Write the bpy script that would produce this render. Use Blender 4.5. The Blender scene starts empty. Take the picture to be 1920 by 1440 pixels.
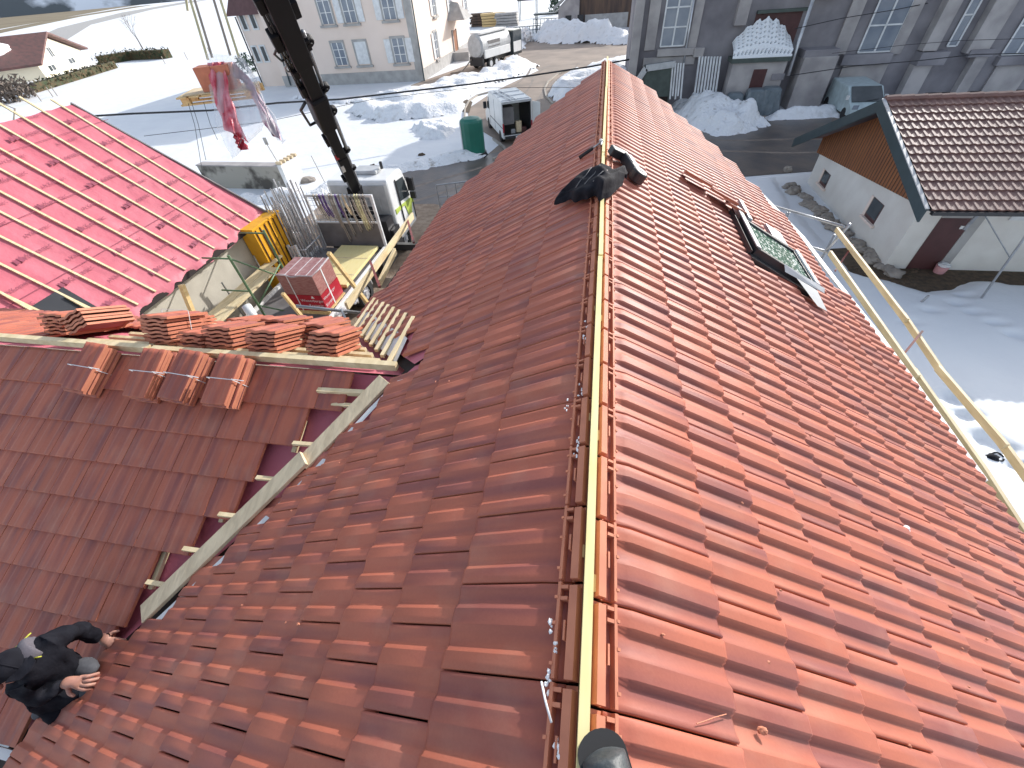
import bpy, math, random
import numpy as np
from mathutils import Vector, Matrix
from mathutils.geometry import tessellate_polygon
random.seed(7); np.random.seed(7)
C = bpy.context.scene.collection
sc = bpy.context.scene
# ------------------------------------------------------------------ camera
F = 760.0; PX, PY = 960.0, 720.0; CAMH = 1.3
_v = np.array([1145 - PX, -80 - PY, F]); _Y = _v / np.linalg.norm(_v)
_ny = (-(F * F) - _v[0] * 66.0) / _v[1]
_n = np.array([66.0, _ny, F]); _Z = -_n / np.linalg.norm(_n)
_X = np.cross(_Y, _Z); RW = np.array([_X, _Y, _Z])      # rows: world axes in camera space
CAM = np.array([0, 0, CAMH])
cam = bpy.data.cameras.new('camera'); camo = bpy.data.objects.new('camera', cam); C.objects.link(camo)
cam.sensor_width = 36; cam.lens = F / 1920 * 36; cam.clip_end = 6000; cam.clip_start = 0.05
m = Matrix(((RW[0][0], -RW[0][1], -RW[0][2], 0), (RW[1][0], -RW[1][1], -RW[1][2], 0), (RW[2][0], -RW[2][1], -RW[2][2], CAMH), (0, 0, 0, 1)))
camo.matrix_world = m; sc.camera = camo
# ------------------------------------------------------------------ light
SUN_AZ, SUN_EL = math.radians(33), math.radians(22.3)
w = bpy.data.worlds.new('World'); sc.world = w; w.use_nodes = True
nt = w.node_tree; bg = nt.nodes['Background']; sky = nt.nodes.new('ShaderNodeTexSky')
sky.sky_type = 'NISHITA'; sky.sun_disc = False; sky.sun_elevation = SUN_EL; sky.sun_rotation = SUN_AZ
sky.air_density = 1.0; sky.dust_density = 1.5
hsw = nt.nodes.new('ShaderNodeHueSaturation'); hsw.inputs['Saturation'].default_value = 0.62; nt.links.new(sky.outputs[0], hsw.inputs['Color']); nt.links.new(hsw.outputs[0], bg.inputs[0]); bg.inputs[1].default_value = 0.15
sd = bpy.data.lights.new('sun', 'SUN'); sd.energy = 2.8; sd.angle = math.radians(0.5); sd.color = (1, 0.965, 0.92)
so = bpy.data.objects.new('sun', sd); C.objects.link(so)
SV = Vector((math.cos(SUN_EL) * math.sin(SUN_AZ), math.cos(SUN_EL) * math.cos(SUN_AZ), math.sin(SUN_EL)))
so.rotation_euler = SV.to_track_quat('Z', 'Y').to_euler(); so.location = SV * 60
sc.view_settings.view_transform = 'Standard'; sc.view_settings.look = 'None'
sc.view_settings.exposure = 0.90; sc.view_settings.gamma = 1
# ------------------------------------------------------------------ survey helpers: photo point -> point on a real plane
def ray(x, y): return RW @ np.array([x - PX, y - PY, F])
def hit(x, y, n, d):
    r = ray(x, y); n = np.array(n, float); t = (d - n @ CAM) / (n @ r)
    return Vector(CAM + t * r)
def gz(x, y, z=-7.0): return hit(x, y, (0, 0, 1), z)
def gx(x, y, X): return hit(x, y, (1, 0, 0), X)
def gy(x, y, Y): return hit(x, y, (0, 1, 0), Y)
def gd(x, y, dep): return Vector(CAM + ray(x, y) * dep / F)
G = -7.0
# ------------------------------------------------------------------ materials
def mk(name, col, rough=0.7, col2=None, scale=3.0, bump=0.0, bscale=None, metal=0.0, spec=0.5, stretch=None, detail=4, trans=0, alpha=1.0, contrast=(0.35, 0.65)):
    mt = bpy.data.materials.new(name); mt.use_nodes = True; t = mt.node_tree; b = t.nodes['Principled BSDF']
    b.inputs['Base Color'].default_value = (*col, 1); b.inputs['Roughness'].default_value = rough
    b.inputs['Metallic'].default_value = metal; b.inputs['Specular IOR Level'].default_value = spec
    if trans: b.inputs['Transmission Weight'].default_value = trans
    if alpha < 1: b.inputs['Alpha'].default_value = alpha
    tc = t.nodes.new('ShaderNodeTexCoord'); mp = t.nodes.new('ShaderNodeMapping'); t.links.new(tc.outputs['Object'], mp.inputs[0])
    if stretch: mp.inputs['Scale'].default_value = stretch
    if col2 is None and bump == 0: col2 = tuple(c * 0.8 for c in col)
    if col2 is not None:
        no = t.nodes.new('ShaderNodeTexNoise'); no.inputs['Scale'].default_value = scale; no.inputs['Detail'].default_value = detail
        t.links.new(mp.outputs[0], no.inputs[0]); cr = t.nodes.new('ShaderNodeValToRGB')
        cr.color_ramp.elements[0].position = contrast[0]; cr.color_ramp.elements[1].position = contrast[1]
        cr.color_ramp.elements[0].color = (*col, 1); cr.color_ramp.elements[1].color = (*col2, 1)
        t.links.new(no.outputs['Fac'], cr.inputs[0]); t.links.new(cr.outputs[0], b.inputs['Base Color'])
    if bump:
        n2 = t.nodes.new('ShaderNodeTexNoise'); n2.inputs['Scale'].default_value = bscale or scale * 3; n2.inputs['Detail'].default_value = 6
        t.links.new(mp.outputs[0], n2.inputs[0]); bp = t.nodes.new('ShaderNodeBump'); bp.inputs['Strength'].default_value = 1.0
        bp.inputs['Distance'].default_value = bump; t.links.new(n2.outputs['Fac'], bp.inputs['Height']); t.links.new(bp.outputs[0], b.inputs['Normal'])
    return mt

def tile_material(name, light, dark, rough):
    mt = bpy.data.materials.new(name); mt.use_nodes = True; t = mt.node_tree; b = t.nodes['Principled BSDF']
    at = t.nodes.new('ShaderNodeAttribute'); at.attribute_name = 'tint'; sp = t.nodes.new('ShaderNodeSeparateColor'); t.links.new(at.outputs['Color'], sp.inputs[0])
    cb = t.nodes.new('ShaderNodeCombineXYZ')
    m1 = t.nodes.new('ShaderNodeMath'); m1.operation = 'MULTIPLY'; m1.inputs[1].default_value = 3.2; t.links.new(sp.outputs[1], m1.inputs[0])
    m2 = t.nodes.new('ShaderNodeMath'); m2.operation = 'MULTIPLY'; m2.inputs[1].default_value = 57.0; t.links.new(sp.outputs[0], m2.inputs[0])
    m3 = t.nodes.new('ShaderNodeMath'); m3.operation = 'MULTIPLY'; m3.inputs[1].default_value = 0.5; t.links.new(sp.outputs[2], m3.inputs[0])
    t.links.new(m1.outputs[0], cb.inputs[0]); t.links.new(m3.outputs[0], cb.inputs[1]); t.links.new(m2.outputs[0], cb.inputs[2])
    no = t.nodes.new('ShaderNodeTexNoise'); no.inputs['Scale'].default_value = 1.0; no.inputs['Detail'].default_value = 2; t.links.new(cb.outputs[0], no.inputs[0])
    cr = t.nodes.new('ShaderNodeValToRGB'); cr.color_ramp.elements[0].position = 0.42; cr.color_ramp.elements[1].position = 0.68
    cr.color_ramp.elements[0].color = (*light, 1); cr.color_ramp.elements[1].color = (*dark, 1); t.links.new(no.outputs['Fac'], cr.inputs[0])
    # speckle and weather on top
    tc = t.nodes.new('ShaderNodeTexCoord'); n2 = t.nodes.new('ShaderNodeTexNoise'); n2.inputs['Scale'].default_value = 110; n2.inputs['Detail'].default_value = 3
    t.links.new(tc.outputs['Object'], n2.inputs[0]); n3 = t.nodes.new('ShaderNodeTexNoise'); n3.inputs['Scale'].default_value = 1.3; n3.inputs['Detail'].default_value = 5
    t.links.new(tc.outputs['Object'], n3.inputs[0])
    ad = t.nodes.new('ShaderNodeMath'); ad.operation = 'MULTIPLY_ADD'; ad.inputs[1].default_value = 0.16; t.links.new(n2.outputs['Fac'], ad.inputs[0])
    a2 = t.nodes.new('ShaderNodeMath'); a2.operation = 'MULTIPLY_ADD'; a2.inputs[1].default_value = 0.4; a2.inputs[2].default_value = 0.72; t.links.new(n3.outputs['Fac'], a2.inputs[0]); t.links.new(a2.outputs[0], ad.inputs[2])
    pv = t.nodes.new('ShaderNodeMath'); pv.operation = 'MULTIPLY_ADD'; pv.inputs[1].default_value = 0.12; pv.inputs[2].default_value = -0.06; t.links.new(sp.outputs[0], pv.inputs[0])
    a3 = t.nodes.new('ShaderNodeMath'); a3.operation = 'ADD'; t.links.new(ad.outputs[0], a3.inputs[0]); t.links.new(pv.outputs[0], a3.inputs[1]); ad = a3
    hs = t.nodes.new('ShaderNodeHueSaturation'); dn = t.nodes.new('ShaderNodeTexNoise'); dn.inputs['Scale'].default_value = 5.0; dn.inputs['Detail'].default_value = 8; t.links.new(tc.outputs['Object'], dn.inputs[0])
    dr_ = t.nodes.new('ShaderNodeValToRGB'); dr_.color_ramp.elements[0].position = 0.52; dr_.color_ramp.elements[1].position = 0.75; dr_.color_ramp.elements[0].color = (0, 0, 0, 1); dr_.color_ramp.elements[1].color = (0.20, 0.20, 0.20, 1); t.links.new(dn.outputs['Fac'], dr_.inputs[0])
    mx = t.nodes.new('ShaderNodeMix'); mx.data_type = 'RGBA'; mx.inputs['B'].default_value = (0.50, 0.30, 0.22, 1); t.links.new(dr_.outputs[0], mx.inputs['Factor']); t.links.new(cr.outputs[0], mx.inputs['A']); t.links.new(mx.outputs['Result'], hs.inputs['Color']); t.links.new(ad.outputs[0], hs.inputs['Value']); t.links.new(hs.outputs[0], b.inputs['Base Color'])
    b.inputs['Roughness'].default_value = rough; b.inputs['Specular IOR Level'].default_value = 0.28
    bp = t.nodes.new('ShaderNodeBump'); bp.inputs['Distance'].default_value = 0.0003; t.links.new(n2.outputs['Fac'], bp.inputs['Height']); t.links.new(bp.outputs[0], b.inputs['Normal'])
    return mt

M = {}
M['tile'] = tile_material('flamed_clay', (0.43, 0.130, 0.080), (0.265, 0.086, 0.074), 0.54)
M['clay'] = mk('clay_edge', (0.56, 0.21, 0.12), 0.7, (0.47, 0.17, 0.10), 9)
M['snow'] = mk('snow', (0.80, 0.82, 0.84), 0.6, (0.75, 0.77, 0.80), 0.4, bump=0.05, bscale=1.1)
M['snow_rough'] = mk('snow_rough', (0.84, 0.85, 0.87), 0.6, (0.62, 0.61, 0.60), 1.9, bump=0.10, bscale=4.5, contrast=(0.55, 0.8))
M['snow_dirty'] = mk('snow_dirty', (0.82, 0.83, 0.85), 0.6, (0.36, 0.33, 0.30), 2.2, bump=0.12, bscale=5, contrast=(0.58, 0.74))
M['road'] = mk('road_asphalt', (0.33, 0.26, 0.21), 0.75, (0.22, 0.18, 0.15), 0.35, bump=0.01, bscale=8, detail=8)
M['wet'] = mk('wet_and_shade_asphalt', (0.075, 0.066, 0.065), 0.35, (0.14, 0.11, 0.09), 0.8, bump=0.01, bscale=6, detail=8)  # wet asphalt; its dark tone also stands in for shade on one road sheet
M['rut'] = mk('wheel_track', (0.17, 0.135, 0.11), 0.6, (0.25, 0.20, 0.165), 2.5)
M['gravel'] = mk('yard_gravel', (0.24, 0.17, 0.12), 0.9, (0.36, 0.28, 0.21), 3, bump=0.03, bscale=15, detail=8)
M['kerb'] = mk('kerb_stone', (0.42, 0.38, 0.33), 0.8)
M['field'] = mk('field_grass', (0.17, 0.13, 0.075), 0.9, (0.23, 0.19, 0.12), 0.02)
M['hill'] = mk('hill_forest', (0.035, 0.05, 0.065), 0.9, (0.40, 0.46, 0.55), 0.012, detail=8, contrast=(0.5, 0.62))
M['pine'] = mk('new_timber', (0.72, 0.54, 0.27), 0.6, (0.62, 0.43, 0.19), 3, stretch=(6, 1, 6))
M['pine_pale'] = mk('pale_timber', (0.74, 0.62, 0.40), 0.65, (0.60, 0.48, 0.28), 3, stretch=(5, 1, 5))
M['yellowboard'] = mk('yellow_board', (0.78, 0.66, 0.29), 0.55, (0.82, 0.72, 0.38), 4, stretch=(8, 1, 1))
M['greyplank'] = mk('grey_plank', (0.74, 0.60, 0.40), 0.8, (0.58, 0.46, 0.30), 7, stretch=(3, 1, 1), bump=0.003)
M['membrane'] = mk('red_membrane', (0.49, 0.115, 0.155), 0.6, (0.54, 0.15, 0.19), 1.2, bump=0.03, bscale=3.0)
M['membrane_dk'] = mk('membrane_ink', (0.29, 0.06, 0.10), 0.6)
M['blackmem'] = mk('black_membrane', (0.03, 0.032, 0.038), 0.5)
M['underdark'] = mk('under_roof', (0.02, 0.012, 0.01), 0.9)
M['zinc_white'] = mk('white_valley_metal', (0.68, 0.68, 0.68), 0.35, (0.58, 0.58, 0.58), 3)
M['cement'] = mk('cement_render', (0.50, 0.47, 0.40), 0.9, (0.42, 0.39, 0.33), 1.5, bump=0.004, bscale=20)
M['concrete'] = mk('old_concrete', (0.34, 0.32, 0.28), 0.9, (0.09, 0.08, 0.07), 0.9, bump=0.01, bscale=5, contrast=(0.5, 0.62))
M['renderwhite'] = mk('white_render', (0.72, 0.70, 0.66), 0.85, (0.64, 0.61, 0.57), 1.2, bump=0.004, bscale=15)
M['render'] = mk('beige_render', (0.80, 0.67, 0.59), 0.9, (0.75, 0.62, 0.54), 0.4)
M['render_cream'] = mk('cream_render', (0.76, 0.70, 0.55), 0.9, (0.70, 0.64, 0.50), 0.5)
M['stone'] = mk('church_stone', (0.28, 0.265, 0.28), 0.9, (0.16, 0.15, 0.165), 0.5, bump=0.01, bscale=4, detail=8)
M['stone_lt'] = mk('dressed_stone', (0.44, 0.41, 0.40), 0.9, (0.29, 0.27, 0.27), 0.8, detail=8)
M['plinth'] = mk('plinth_stone', (0.42, 0.41, 0.40), 0.9, (0.33, 0.32, 0.31), 1.5)
M['white'] = mk('white_paint', (0.78, 0.78, 0.77), 0.35, (0.70, 0.70, 0.69), 2)
M['whiteframe'] = mk('white_frame', (0.72, 0.73, 0.74), 0.5)
M['palecar'] = mk('pale_teal_paint', (0.50, 0.60, 0.62), 0.35)
M['lime'] = mk('lime_paint', (0.50, 0.62, 0.12), 0.4)
M['steel'] = mk('galvanised', (0.42, 0.43, 0.45), 0.4, (0.30, 0.31, 0.33), 4, metal=0.6)
M['steel_lt'] = mk('bright_steel', (0.62, 0.63, 0.66), 0.35, metal=0.4)
M['dark'] = mk('dark_metal', (0.028, 0.028, 0.032), 0.4)
M['black'] = mk('black_fabric', (0.010, 0.010, 0.014), 0.85, (0.022, 0.022, 0.028), 12, bump=0.004, bscale=30, spec=0.12)
M['blacksoft'] = mk('crane_black', (0.010, 0.010, 0.013), 0.5, spec=0.15)
M['rubber'] = mk('rubber', (0.025, 0.025, 0.027), 0.8)
M['grey'] = mk('grey_panel', (0.20, 0.19, 0.19), 0.6, (0.14, 0.13, 0.13), 2)
M['cabgrey'] = mk('cab_grey', (0.50, 0.51, 0.52), 0.45)
M['glass'] = mk('dark_glass', (0.03, 0.04, 0.045), 0.08, (0.06, 0.07, 0.075), 1)
M['glassblue'] = mk('reflecting_glass', (0.16, 0.19, 0.24), 0.12, (0.26, 0.29, 0.33), 0.8)
M['green'] = mk('green_plastic', (0.012, 0.13, 0.095), 0.4, (0.016, 0.16, 0.115), 1)
M['greensteel'] = mk('green_steel', (0.10, 0.18, 0.09), 0.5, (0.14, 0.24, 0.13), 8)
M['redsteel'] = mk('red_steel', (0.26, 0.05, 0.04), 0.5, (0.13, 0.03, 0.025), 8)
M['orange'] = mk('amber_panel', (0.78, 0.40, 0.02), 0.5, (0.70, 0.34, 0.015), 3)
M['red'] = mk('red_print', (0.42, 0.012, 0.03), 0.4)
M['plastic'] = mk('clear_film', (0.80, 0.80, 0.82), 0.3, (0.6, 0.6, 0.64), 5, alpha=0.42, bump=0.02, bscale=9)
M['plastic_thin'] = mk('haze_film', (0.85, 0.86, 0.88), 0.3, alpha=0.30, bump=0.02, bscale=9)
M['plasticred'] = mk('red_film', (0.50, 0.02, 0.05), 0.3, (0.72, 0.30, 0.34), 7, bump=0.02, bscale=12)
M['plasticpurple'] = mk('mauve_film', (0.30, 0.12, 0.20), 0.3, (0.62, 0.48, 0.56), 9, bump=0.02, bscale=12)
M['pinkprint'] = mk('wrapped_tiles', (0.27, 0.10, 0.09), 0.3, (0.38, 0.20, 0.185), 8, stretch=(1, 1, 6))
M['sling'] = mk('sling_webbing', (0.62, 0.56, 0.33), 0.7)
M['slinggrey'] = mk('worn_sling', (0.36, 0.31, 0.26), 0.8)
M['purple'] = mk('purple_sling', (0.12, 0.06, 0.22), 0.7)
M['woodclad'] = mk('larch_boards', (0.32, 0.115, 0.035), 0.6, (0.20, 0.07, 0.025), 2.5, stretch=(1, 6, 0.6))
M['fasciagreen'] = mk('dark_green_fascia', (0.035, 0.06, 0.07), 0.45)
M['browntile'] = mk('brown_tile', (0.20, 0.105, 0.09), 0.6, (0.15, 0.08, 0.07), 2.0)
M['browndoor'] = mk('brown_door', (0.085, 0.03, 0.03), 0.5)
M['redtile'] = mk('dark_red_tiles', (0.16, 0.075, 0.068), 0.7, (0.10, 0.06, 0.055), 1.5)
M['brownroof'] = mk('turret_slates', (0.14, 0.07, 0.07), 0.7)
M['barnwood'] = mk('old_barn_wood', (0.13, 0.085, 0.06), 0.9, (0.07, 0.05, 0.045), 1, stretch=(3, 3, 0.4))
M['hedge'] = mk('hedge_green', (0.03, 0.05, 0.02), 0.9, (0.09, 0.055, 0.025), 2)
M['leaf'] = mk('conifer_needles', (0.02, 0.05, 0.03), 0.9, (0.035, 0.075, 0.045), 3)
M['twig'] = mk('bare_twigs', (0.16, 0.13, 0.11), 0.9)
M['bark'] = mk('bark', (0.10, 0.075, 0.055), 0.9)
M['rock'] = mk('field_stone', (0.36, 0.32, 0.28), 0.9, (0.20, 0.175, 0.155), 3, bump=0.02, bscale=8)
M['tarp'] = mk('grey_tarp', (0.11, 0.14, 0.16), 0.4, (0.16, 0.19, 0.21), 3, bump=0.03, bscale=5)
M['moss'] = mk('mossy_roof', (0.08, 0.10, 0.09), 0.8)
M['skin'] = mk('skin', (0.42, 0.22, 0.16), 0.55, (0.36, 0.17, 0.13), 14)
M['jacket'] = mk('work_jacket', (0.008, 0.008, 0.012), 0.85, (0.015, 0.016, 0.022), 10, bump=0.006, bscale=22, spec=0.12)
M['yoke'] = mk('grey_yoke', (0.10, 0.095, 0.11), 0.8, bump=0.004, bscale=25, col2=(0.11, 0.10, 0.12))
M['kneepad'] = mk('grey_knee', (0.075, 0.078, 0.09), 0.8, (0.05, 0.052, 0.06), 9, bump=0.004, bscale=30)
M['hivis'] = mk('yellow_trim', (0.55, 0.55, 0.06), 0.6)
M['snowbit'] = mk('snow_crumbs', (0.9, 0.9, 0.92), 0.5)
M['dirt'] = mk('dirt', (0.06, 0.045, 0.03), 0.9, (0.12, 0.08, 0.05), 6, bump=0.02, bscale=10)
M['pink'] = mk('pink_bucket', (0.70, 0.36, 0.38), 0.5)
M['cable'] = mk('black_cable', (0.03, 0.03, 0.035), 0.7)
M['paving'] = mk('blue_grey_sheet', (0.10, 0.15, 0.19), 0.5, (0.16, 0.20, 0.24), 3)
def skylight_glass():
    mt = mk('frosted_film_glass', (0.20, 0.30, 0.24), 0.15); t = mt.node_tree; b = t.nodes['Principled BSDF']
    tc = t.nodes.new('ShaderNodeTexCoord'); vo = t.nodes.new('ShaderNodeTexVoronoi'); vo.inputs['Scale'].default_value = 26
    t.links.new(tc.outputs['Object'], vo.inputs[0]); cr = t.nodes.new('ShaderNodeValToRGB'); cr.color_ramp.elements[0].position = 0.25; cr.color_ramp.elements[1].position = 0.5
    cr.color_ramp.elements[0].color = (0.85, 0.88, 0.82, 1); cr.color_ramp.elements[1].color = (0.07, 0.15, 0.10, 1)
    t.links.new(vo.outputs['Distance'], cr.inputs[0]); t.links.new(cr.outputs[0], b.inputs['Base Color']); return mt
M['skyglass'] = skylight_glass()
# ------------------------------------------------------------------ mesh builder
def ortho(d, up=Vector((0, 0, 1))):
    d = d.normalized(); s = d.cross(up)
    if s.length < 1e-4: s = d.cross(Vector((1, 0, 0)))
    s.normalize(); return s, s.cross(d).normalized()
class MB:
    def __init__(s): s.v = []; s.f = []; s.c = []
    def add(s, vs, fs):
        o = len(s.v); s.v += [Vector(p) for p in vs]; s.f += [tuple(i + o for i in f) for f in fs]; return s
    def hexa(s, p):   # 8 points bottom 4 then top 4
        return s.add(p, [(0, 3, 2, 1), (4, 5, 6, 7), (0, 1, 5, 4), (1, 2, 6, 5), (2, 3, 7, 6), (3, 0, 4, 7)])
    def box(s, x0, x1, y0, y1, z0, z1):
        return s.hexa([(x0, y0, z0), (x1, y0, z0), (x1, y1, z0), (x0, y1, z0), (x0, y0, z1), (x1, y0, z1), (x1, y1, z1), (x0, y1, z1)])
    def obox(s, o, ax, ay, az):   # corner o and three edge vectors
        o, ax, ay, az = map(Vector, (o, ax, ay, az))
        return s.hexa([o, o + ax, o + ax + ay, o + ay, o + az, o + ax + az, o + ax + ay + az, o + ay + az])
    def beam(s, p, q, w, h, up=(0, 0, 1)):
        p, q = Vector(p), Vector(q); a, u = ortho(q - p, Vector(up)); a = a * w / 2; u = u * h / 2
        return s.hexa([p - a - u, p + a - u, q + a - u, q - a - u, p - a + u, p + a + u, q + a + u, q - a + u])
    def tube(s, pts, r, seg=8, r2=None):
        pts = [Vector(p) for p in pts]; n = len(pts); o = len(s.v)
        for i, p in enumerate(pts):
            d = pts[min(i + 1, n - 1)] - pts[max(i - 1, 0)]; a, u = ortho(d)
            rr = r if r2 is None else r + (r2 - r) * i / (n - 1)
            if isinstance(r, (list, tuple)): rr = r[i]
            for k in range(seg):
                t = 2 * math.pi * k / seg; s.v.append(p + a * math.cos(t) * rr + u * math.sin(t) * rr)
        for i in range(n - 1):
            for k in range(seg):
                k2 = (k + 1) % seg; s.f.append((o + i * seg + k, o + i * seg + k2, o + (i + 1) * seg + k2, o + (i + 1) * seg + k))
        s.f.append(tuple(o + k for k in range(seg))[::-1]); s.f.append(tuple(o + (n - 1) * seg + k for k in range(seg))); return s
    def quad(s, a, b, c, d): return s.add([a, b, c, d], [(0, 1, 2, 3)])
    def prism(s, poly, ext):
        poly = [Vector(p) for p in poly]; ext = Vector(ext); n = len(poly)
        tr = tessellate_polygon([poly]); fs = [tuple(t) for t in tr] + [tuple(i + n for i in t[::-1]) for t in tr]
        fs += [(i, (i + 1) % n, (i + 1) % n + n, i + n) for i in range(n)]
        return s.add(poly + [p + ext for p in poly], fs)
    def sheet(s, poly):
        poly = [Vector(p) for p in poly]; return s.add(poly, [tuple(t) for t in tessellate_polygon([poly])])
    def blob(s, c, rx, ry, rz, seed=0, n=8, m_=6, jag=0.15):
        rnd = random.Random(seed); o = len(s.v); c = Vector(c)
        for i in range(m_ + 1):
            th = math.pi * i / m_
            for k in range(n):
                ph = 2 * math.pi * k / n; j = 1 + rnd.uniform(-jag, jag) if 0 < i < m_ else 1
                s.v.append(c + Vector((rx * math.sin(th) * math.cos(ph) * j, ry * math.sin(th) * math.sin(ph) * j, rz * math.cos(th) * j)))
        for i in range(m_):
            for k in range(n):
                k2 = (k + 1) % n; s.f.append((o + i * n + k, o + (i + 1) * n + k, o + (i + 1) * n + k2, o + i * n + k2))
        return s
    def wheel(s, c, r, w, axis=(1, 0, 0), seg=28, inner=0.0):
        c = Vector(c); ax = Vector(axis).normalized(); a, u = ortho(ax)
        prof = [(inner, -w / 2), (r * 0.93, -w / 2), (r, -w * 0.36), (r, w * 0.36), (r * 0.93, w / 2), (inner, w / 2)]; o = len(s.v)
        for (rr, x) in prof:
            for k in range(seg):
                t = 2 * math.pi * k / seg; s.v.append(c + ax * x + (a * math.cos(t) + u * math.sin(t)) * max(rr, 0.001))
        for i in range(len(prof) - 1):
            for k in range(seg):
                k2 = (k + 1) % seg; s.f.append((o + i * seg + k, o + i * seg + k2, o + (i + 1) * seg + k2, o + (i + 1) * seg + k))
        return s
    def build(s, name, mat, parent=None, smooth=False, bevel=0.0, mods=None, fix=True):
        org = Vector((0, 0, 0)); p = parent
        while p is not None: org += Vector(p.location); p = p.parent
        me = bpy.data.meshes.new(name); vs = s.v
        loc = Vector((0, 0, 0))
        if parent is None and vs:
            mn = Vector((min(v.x for v in vs), min(v.y for v in vs), min(v.z for v in vs))); mx = Vector((max(v.x for v in vs), max(v.y for v in vs), max(v.z for v in vs)))
            loc = Vector(((mn.x + mx.x) / 2, (mn.y + mx.y) / 2, mn.z)); org = loc
        me.from_pydata([tuple(v - org) for v in vs], [], s.f); me.update()
        if fix:
            import bmesh
            bm = bmesh.new(); bm.from_mesh(me); bmesh.ops.recalc_face_normals(bm, faces=bm.faces); bm.to_mesh(me); bm.free()
        me.materials.append(M[mat] if isinstance(mat, str) else mat)
        if smooth:
            for q in me.polygons: q.use_smooth = True
        o = bpy.data.objects.new(name, me); C.objects.link(o); o.location = loc
        if parent is not None: o.parent = parent; o.location = (0, 0, 0)
        if bevel:
            b = o.modifiers.new('bevel', 'BEVEL'); b.width = bevel; b.segments = 2; b.limit_method = 'ANGLE'
        return o
def thing(name, label, cat, loc, group=None):
    o = bpy.data.objects.new(name, None); C.objects.link(o); o.location = Vector(loc); o.empty_display_size = 0.2
    o['label'] = label; o['category'] = cat
    if group: o['group'] = group
    return o
def tag(o, label, cat, group=None):
    o['label'] = label; o['category'] = cat
    if group: o['group'] = group
    return o
def struct(o, kind='structure'): o['kind'] = kind; return o
def add_print(o, mb, mat):
    import bmesh
    org = Vector((0, 0, 0)); p = o
    while p is not None: org += Vector(p.location); p = p.parent
    o.data.materials.append(M[mat]); bm = bmesh.new(); bm.from_mesh(o.data); vs = [bm.verts.new(v - org) for v in mb.v]
    for f in mb.f:
        try: q = bm.faces.new([vs[i] for i in f]); q.material_index = 1
        except ValueError: pass
    bm.to_mesh(o.data); bm.free()
def text_mesh(mb, txt, org, ax, ay, size, lift=0.0):
    cu = bpy.data.curves.new('t', 'FONT'); cu.body = txt; cu.size = size; cu.align_x = 'LEFT'; cu.resolution_u = 2
    ob = bpy.data.objects.new('t', cu); C.objects.link(ob); dg = bpy.context.evaluated_depsgraph_get(); dg.update()
    me = bpy.data.meshes.new_from_object(ob.evaluated_get(dg)); ax = Vector(ax).normalized(); ay = Vector(ay).normalized(); n = ax.cross(ay); org = Vector(org)
    mb.add([org + ax * v.co.x + ay * v.co.y + n * lift for v in me.vertices], [tuple(p.vertices) for p in me.polygons])
    bpy.data.objects.remove(ob); bpy.data.curves.remove(cu); bpy.data.meshes.remove(me)
# ------------------------------------------------------------------ noise for height fields
_tab = np.random.rand(256, 256)
def vnoise(x, y):
    xi = np.floor(x).astype(int); yi = np.floor(y).astype(int); fx = x - xi; fy = y - yi; fx = fx * fx * (3 - 2 * fx); fy = fy * fy * (3 - 2 * fy)
    g = lambda i, j: _tab[i % 256, j % 256]
    return (g(xi, yi) * (1 - fx) + g(xi + 1, yi) * fx) * (1 - fy) + (g(xi, yi + 1) * (1 - fx) + g(xi + 1, yi + 1) * fx) * fy
def fbm(x, y, o=4):
    r = 0; a = 0.5
    for i in range(o): r = r + a * vnoise(x * 2 ** i + 13.7 * i, y * 2 ** i + 7.1 * i); a *= 0.5
    return r
def bank(name, pts, h, cell=0.25, ramp=1.2, base=G, mat='snow_rough', rough=0.8, freq=0.7, kind='structure', dent=None):
    P = np.array([(p[0], p[1]) for p in pts]); x0, y0 = P.min(0) - 0.3; x1, y1 = P.max(0) + 0.3
    X, Y = np.meshgrid(np.arange(x0, x1, cell), np.arange(y0, y1, cell), indexing='ij')
    ins = np.zeros(X.shape, bool); dist = np.full(X.shape, 1e9); n = len(P)
    for i in range(n):
        a = P[i]; b = P[(i + 1) % n]
        c = ((a[1] > Y) != (b[1] > Y)) & (X < (b[0] - a[0]) * (Y - a[1]) / (b[1] - a[1] + 1e-12) + a[0]); ins ^= c
        d = b - a; t = np.clip(((X - a[0]) * d[0] + (Y - a[1]) * d[1]) / (d @ d + 1e-12), 0, 1)
        dist = np.minimum(dist, np.hypot(X - a[0] - t * d[0], Y - a[1] - t * d[1]))
    sd_ = np.where(ins, dist, -dist) + (fbm(X * freq * 1.7 + 50, Y * freq * 1.7, 4) - 0.45) * ramp * 0.9
    k = np.clip(sd_ / ramp, 0, 1); k = k * k * (3 - 2 * k)
    Z = base - 0.02 + h * k * (1 - rough + rough * 1.9 * fbm(X * freq, Y * freq, 5)) + 0.03 * k
    if dent: Z = dent(X, Y, Z, k)
    keep = sd_ > -0.05
    idx = -np.ones(X.shape, int); vs = []; fs = []
    for i in range(X.shape[0] - 1):
        for j in range(X.shape[1] - 1):
            if keep[i, j] and keep[i + 1, j] and keep[i + 1, j + 1] and keep[i, j + 1]:
                q = []
                for (a, b) in ((i, j), (i + 1, j), (i + 1, j + 1), (i, j + 1)):
                    if idx[a, b] < 0: idx[a, b] = len(vs); vs.append((X[a, b], Y[a, b], Z[a, b]))
                    q.append(idx[a, b])
                fs.append(tuple(q))
    mb = MB(); mb.add(vs, fs); o = mb.build(name, mat, smooth=True); struct(o, kind); return o
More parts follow.
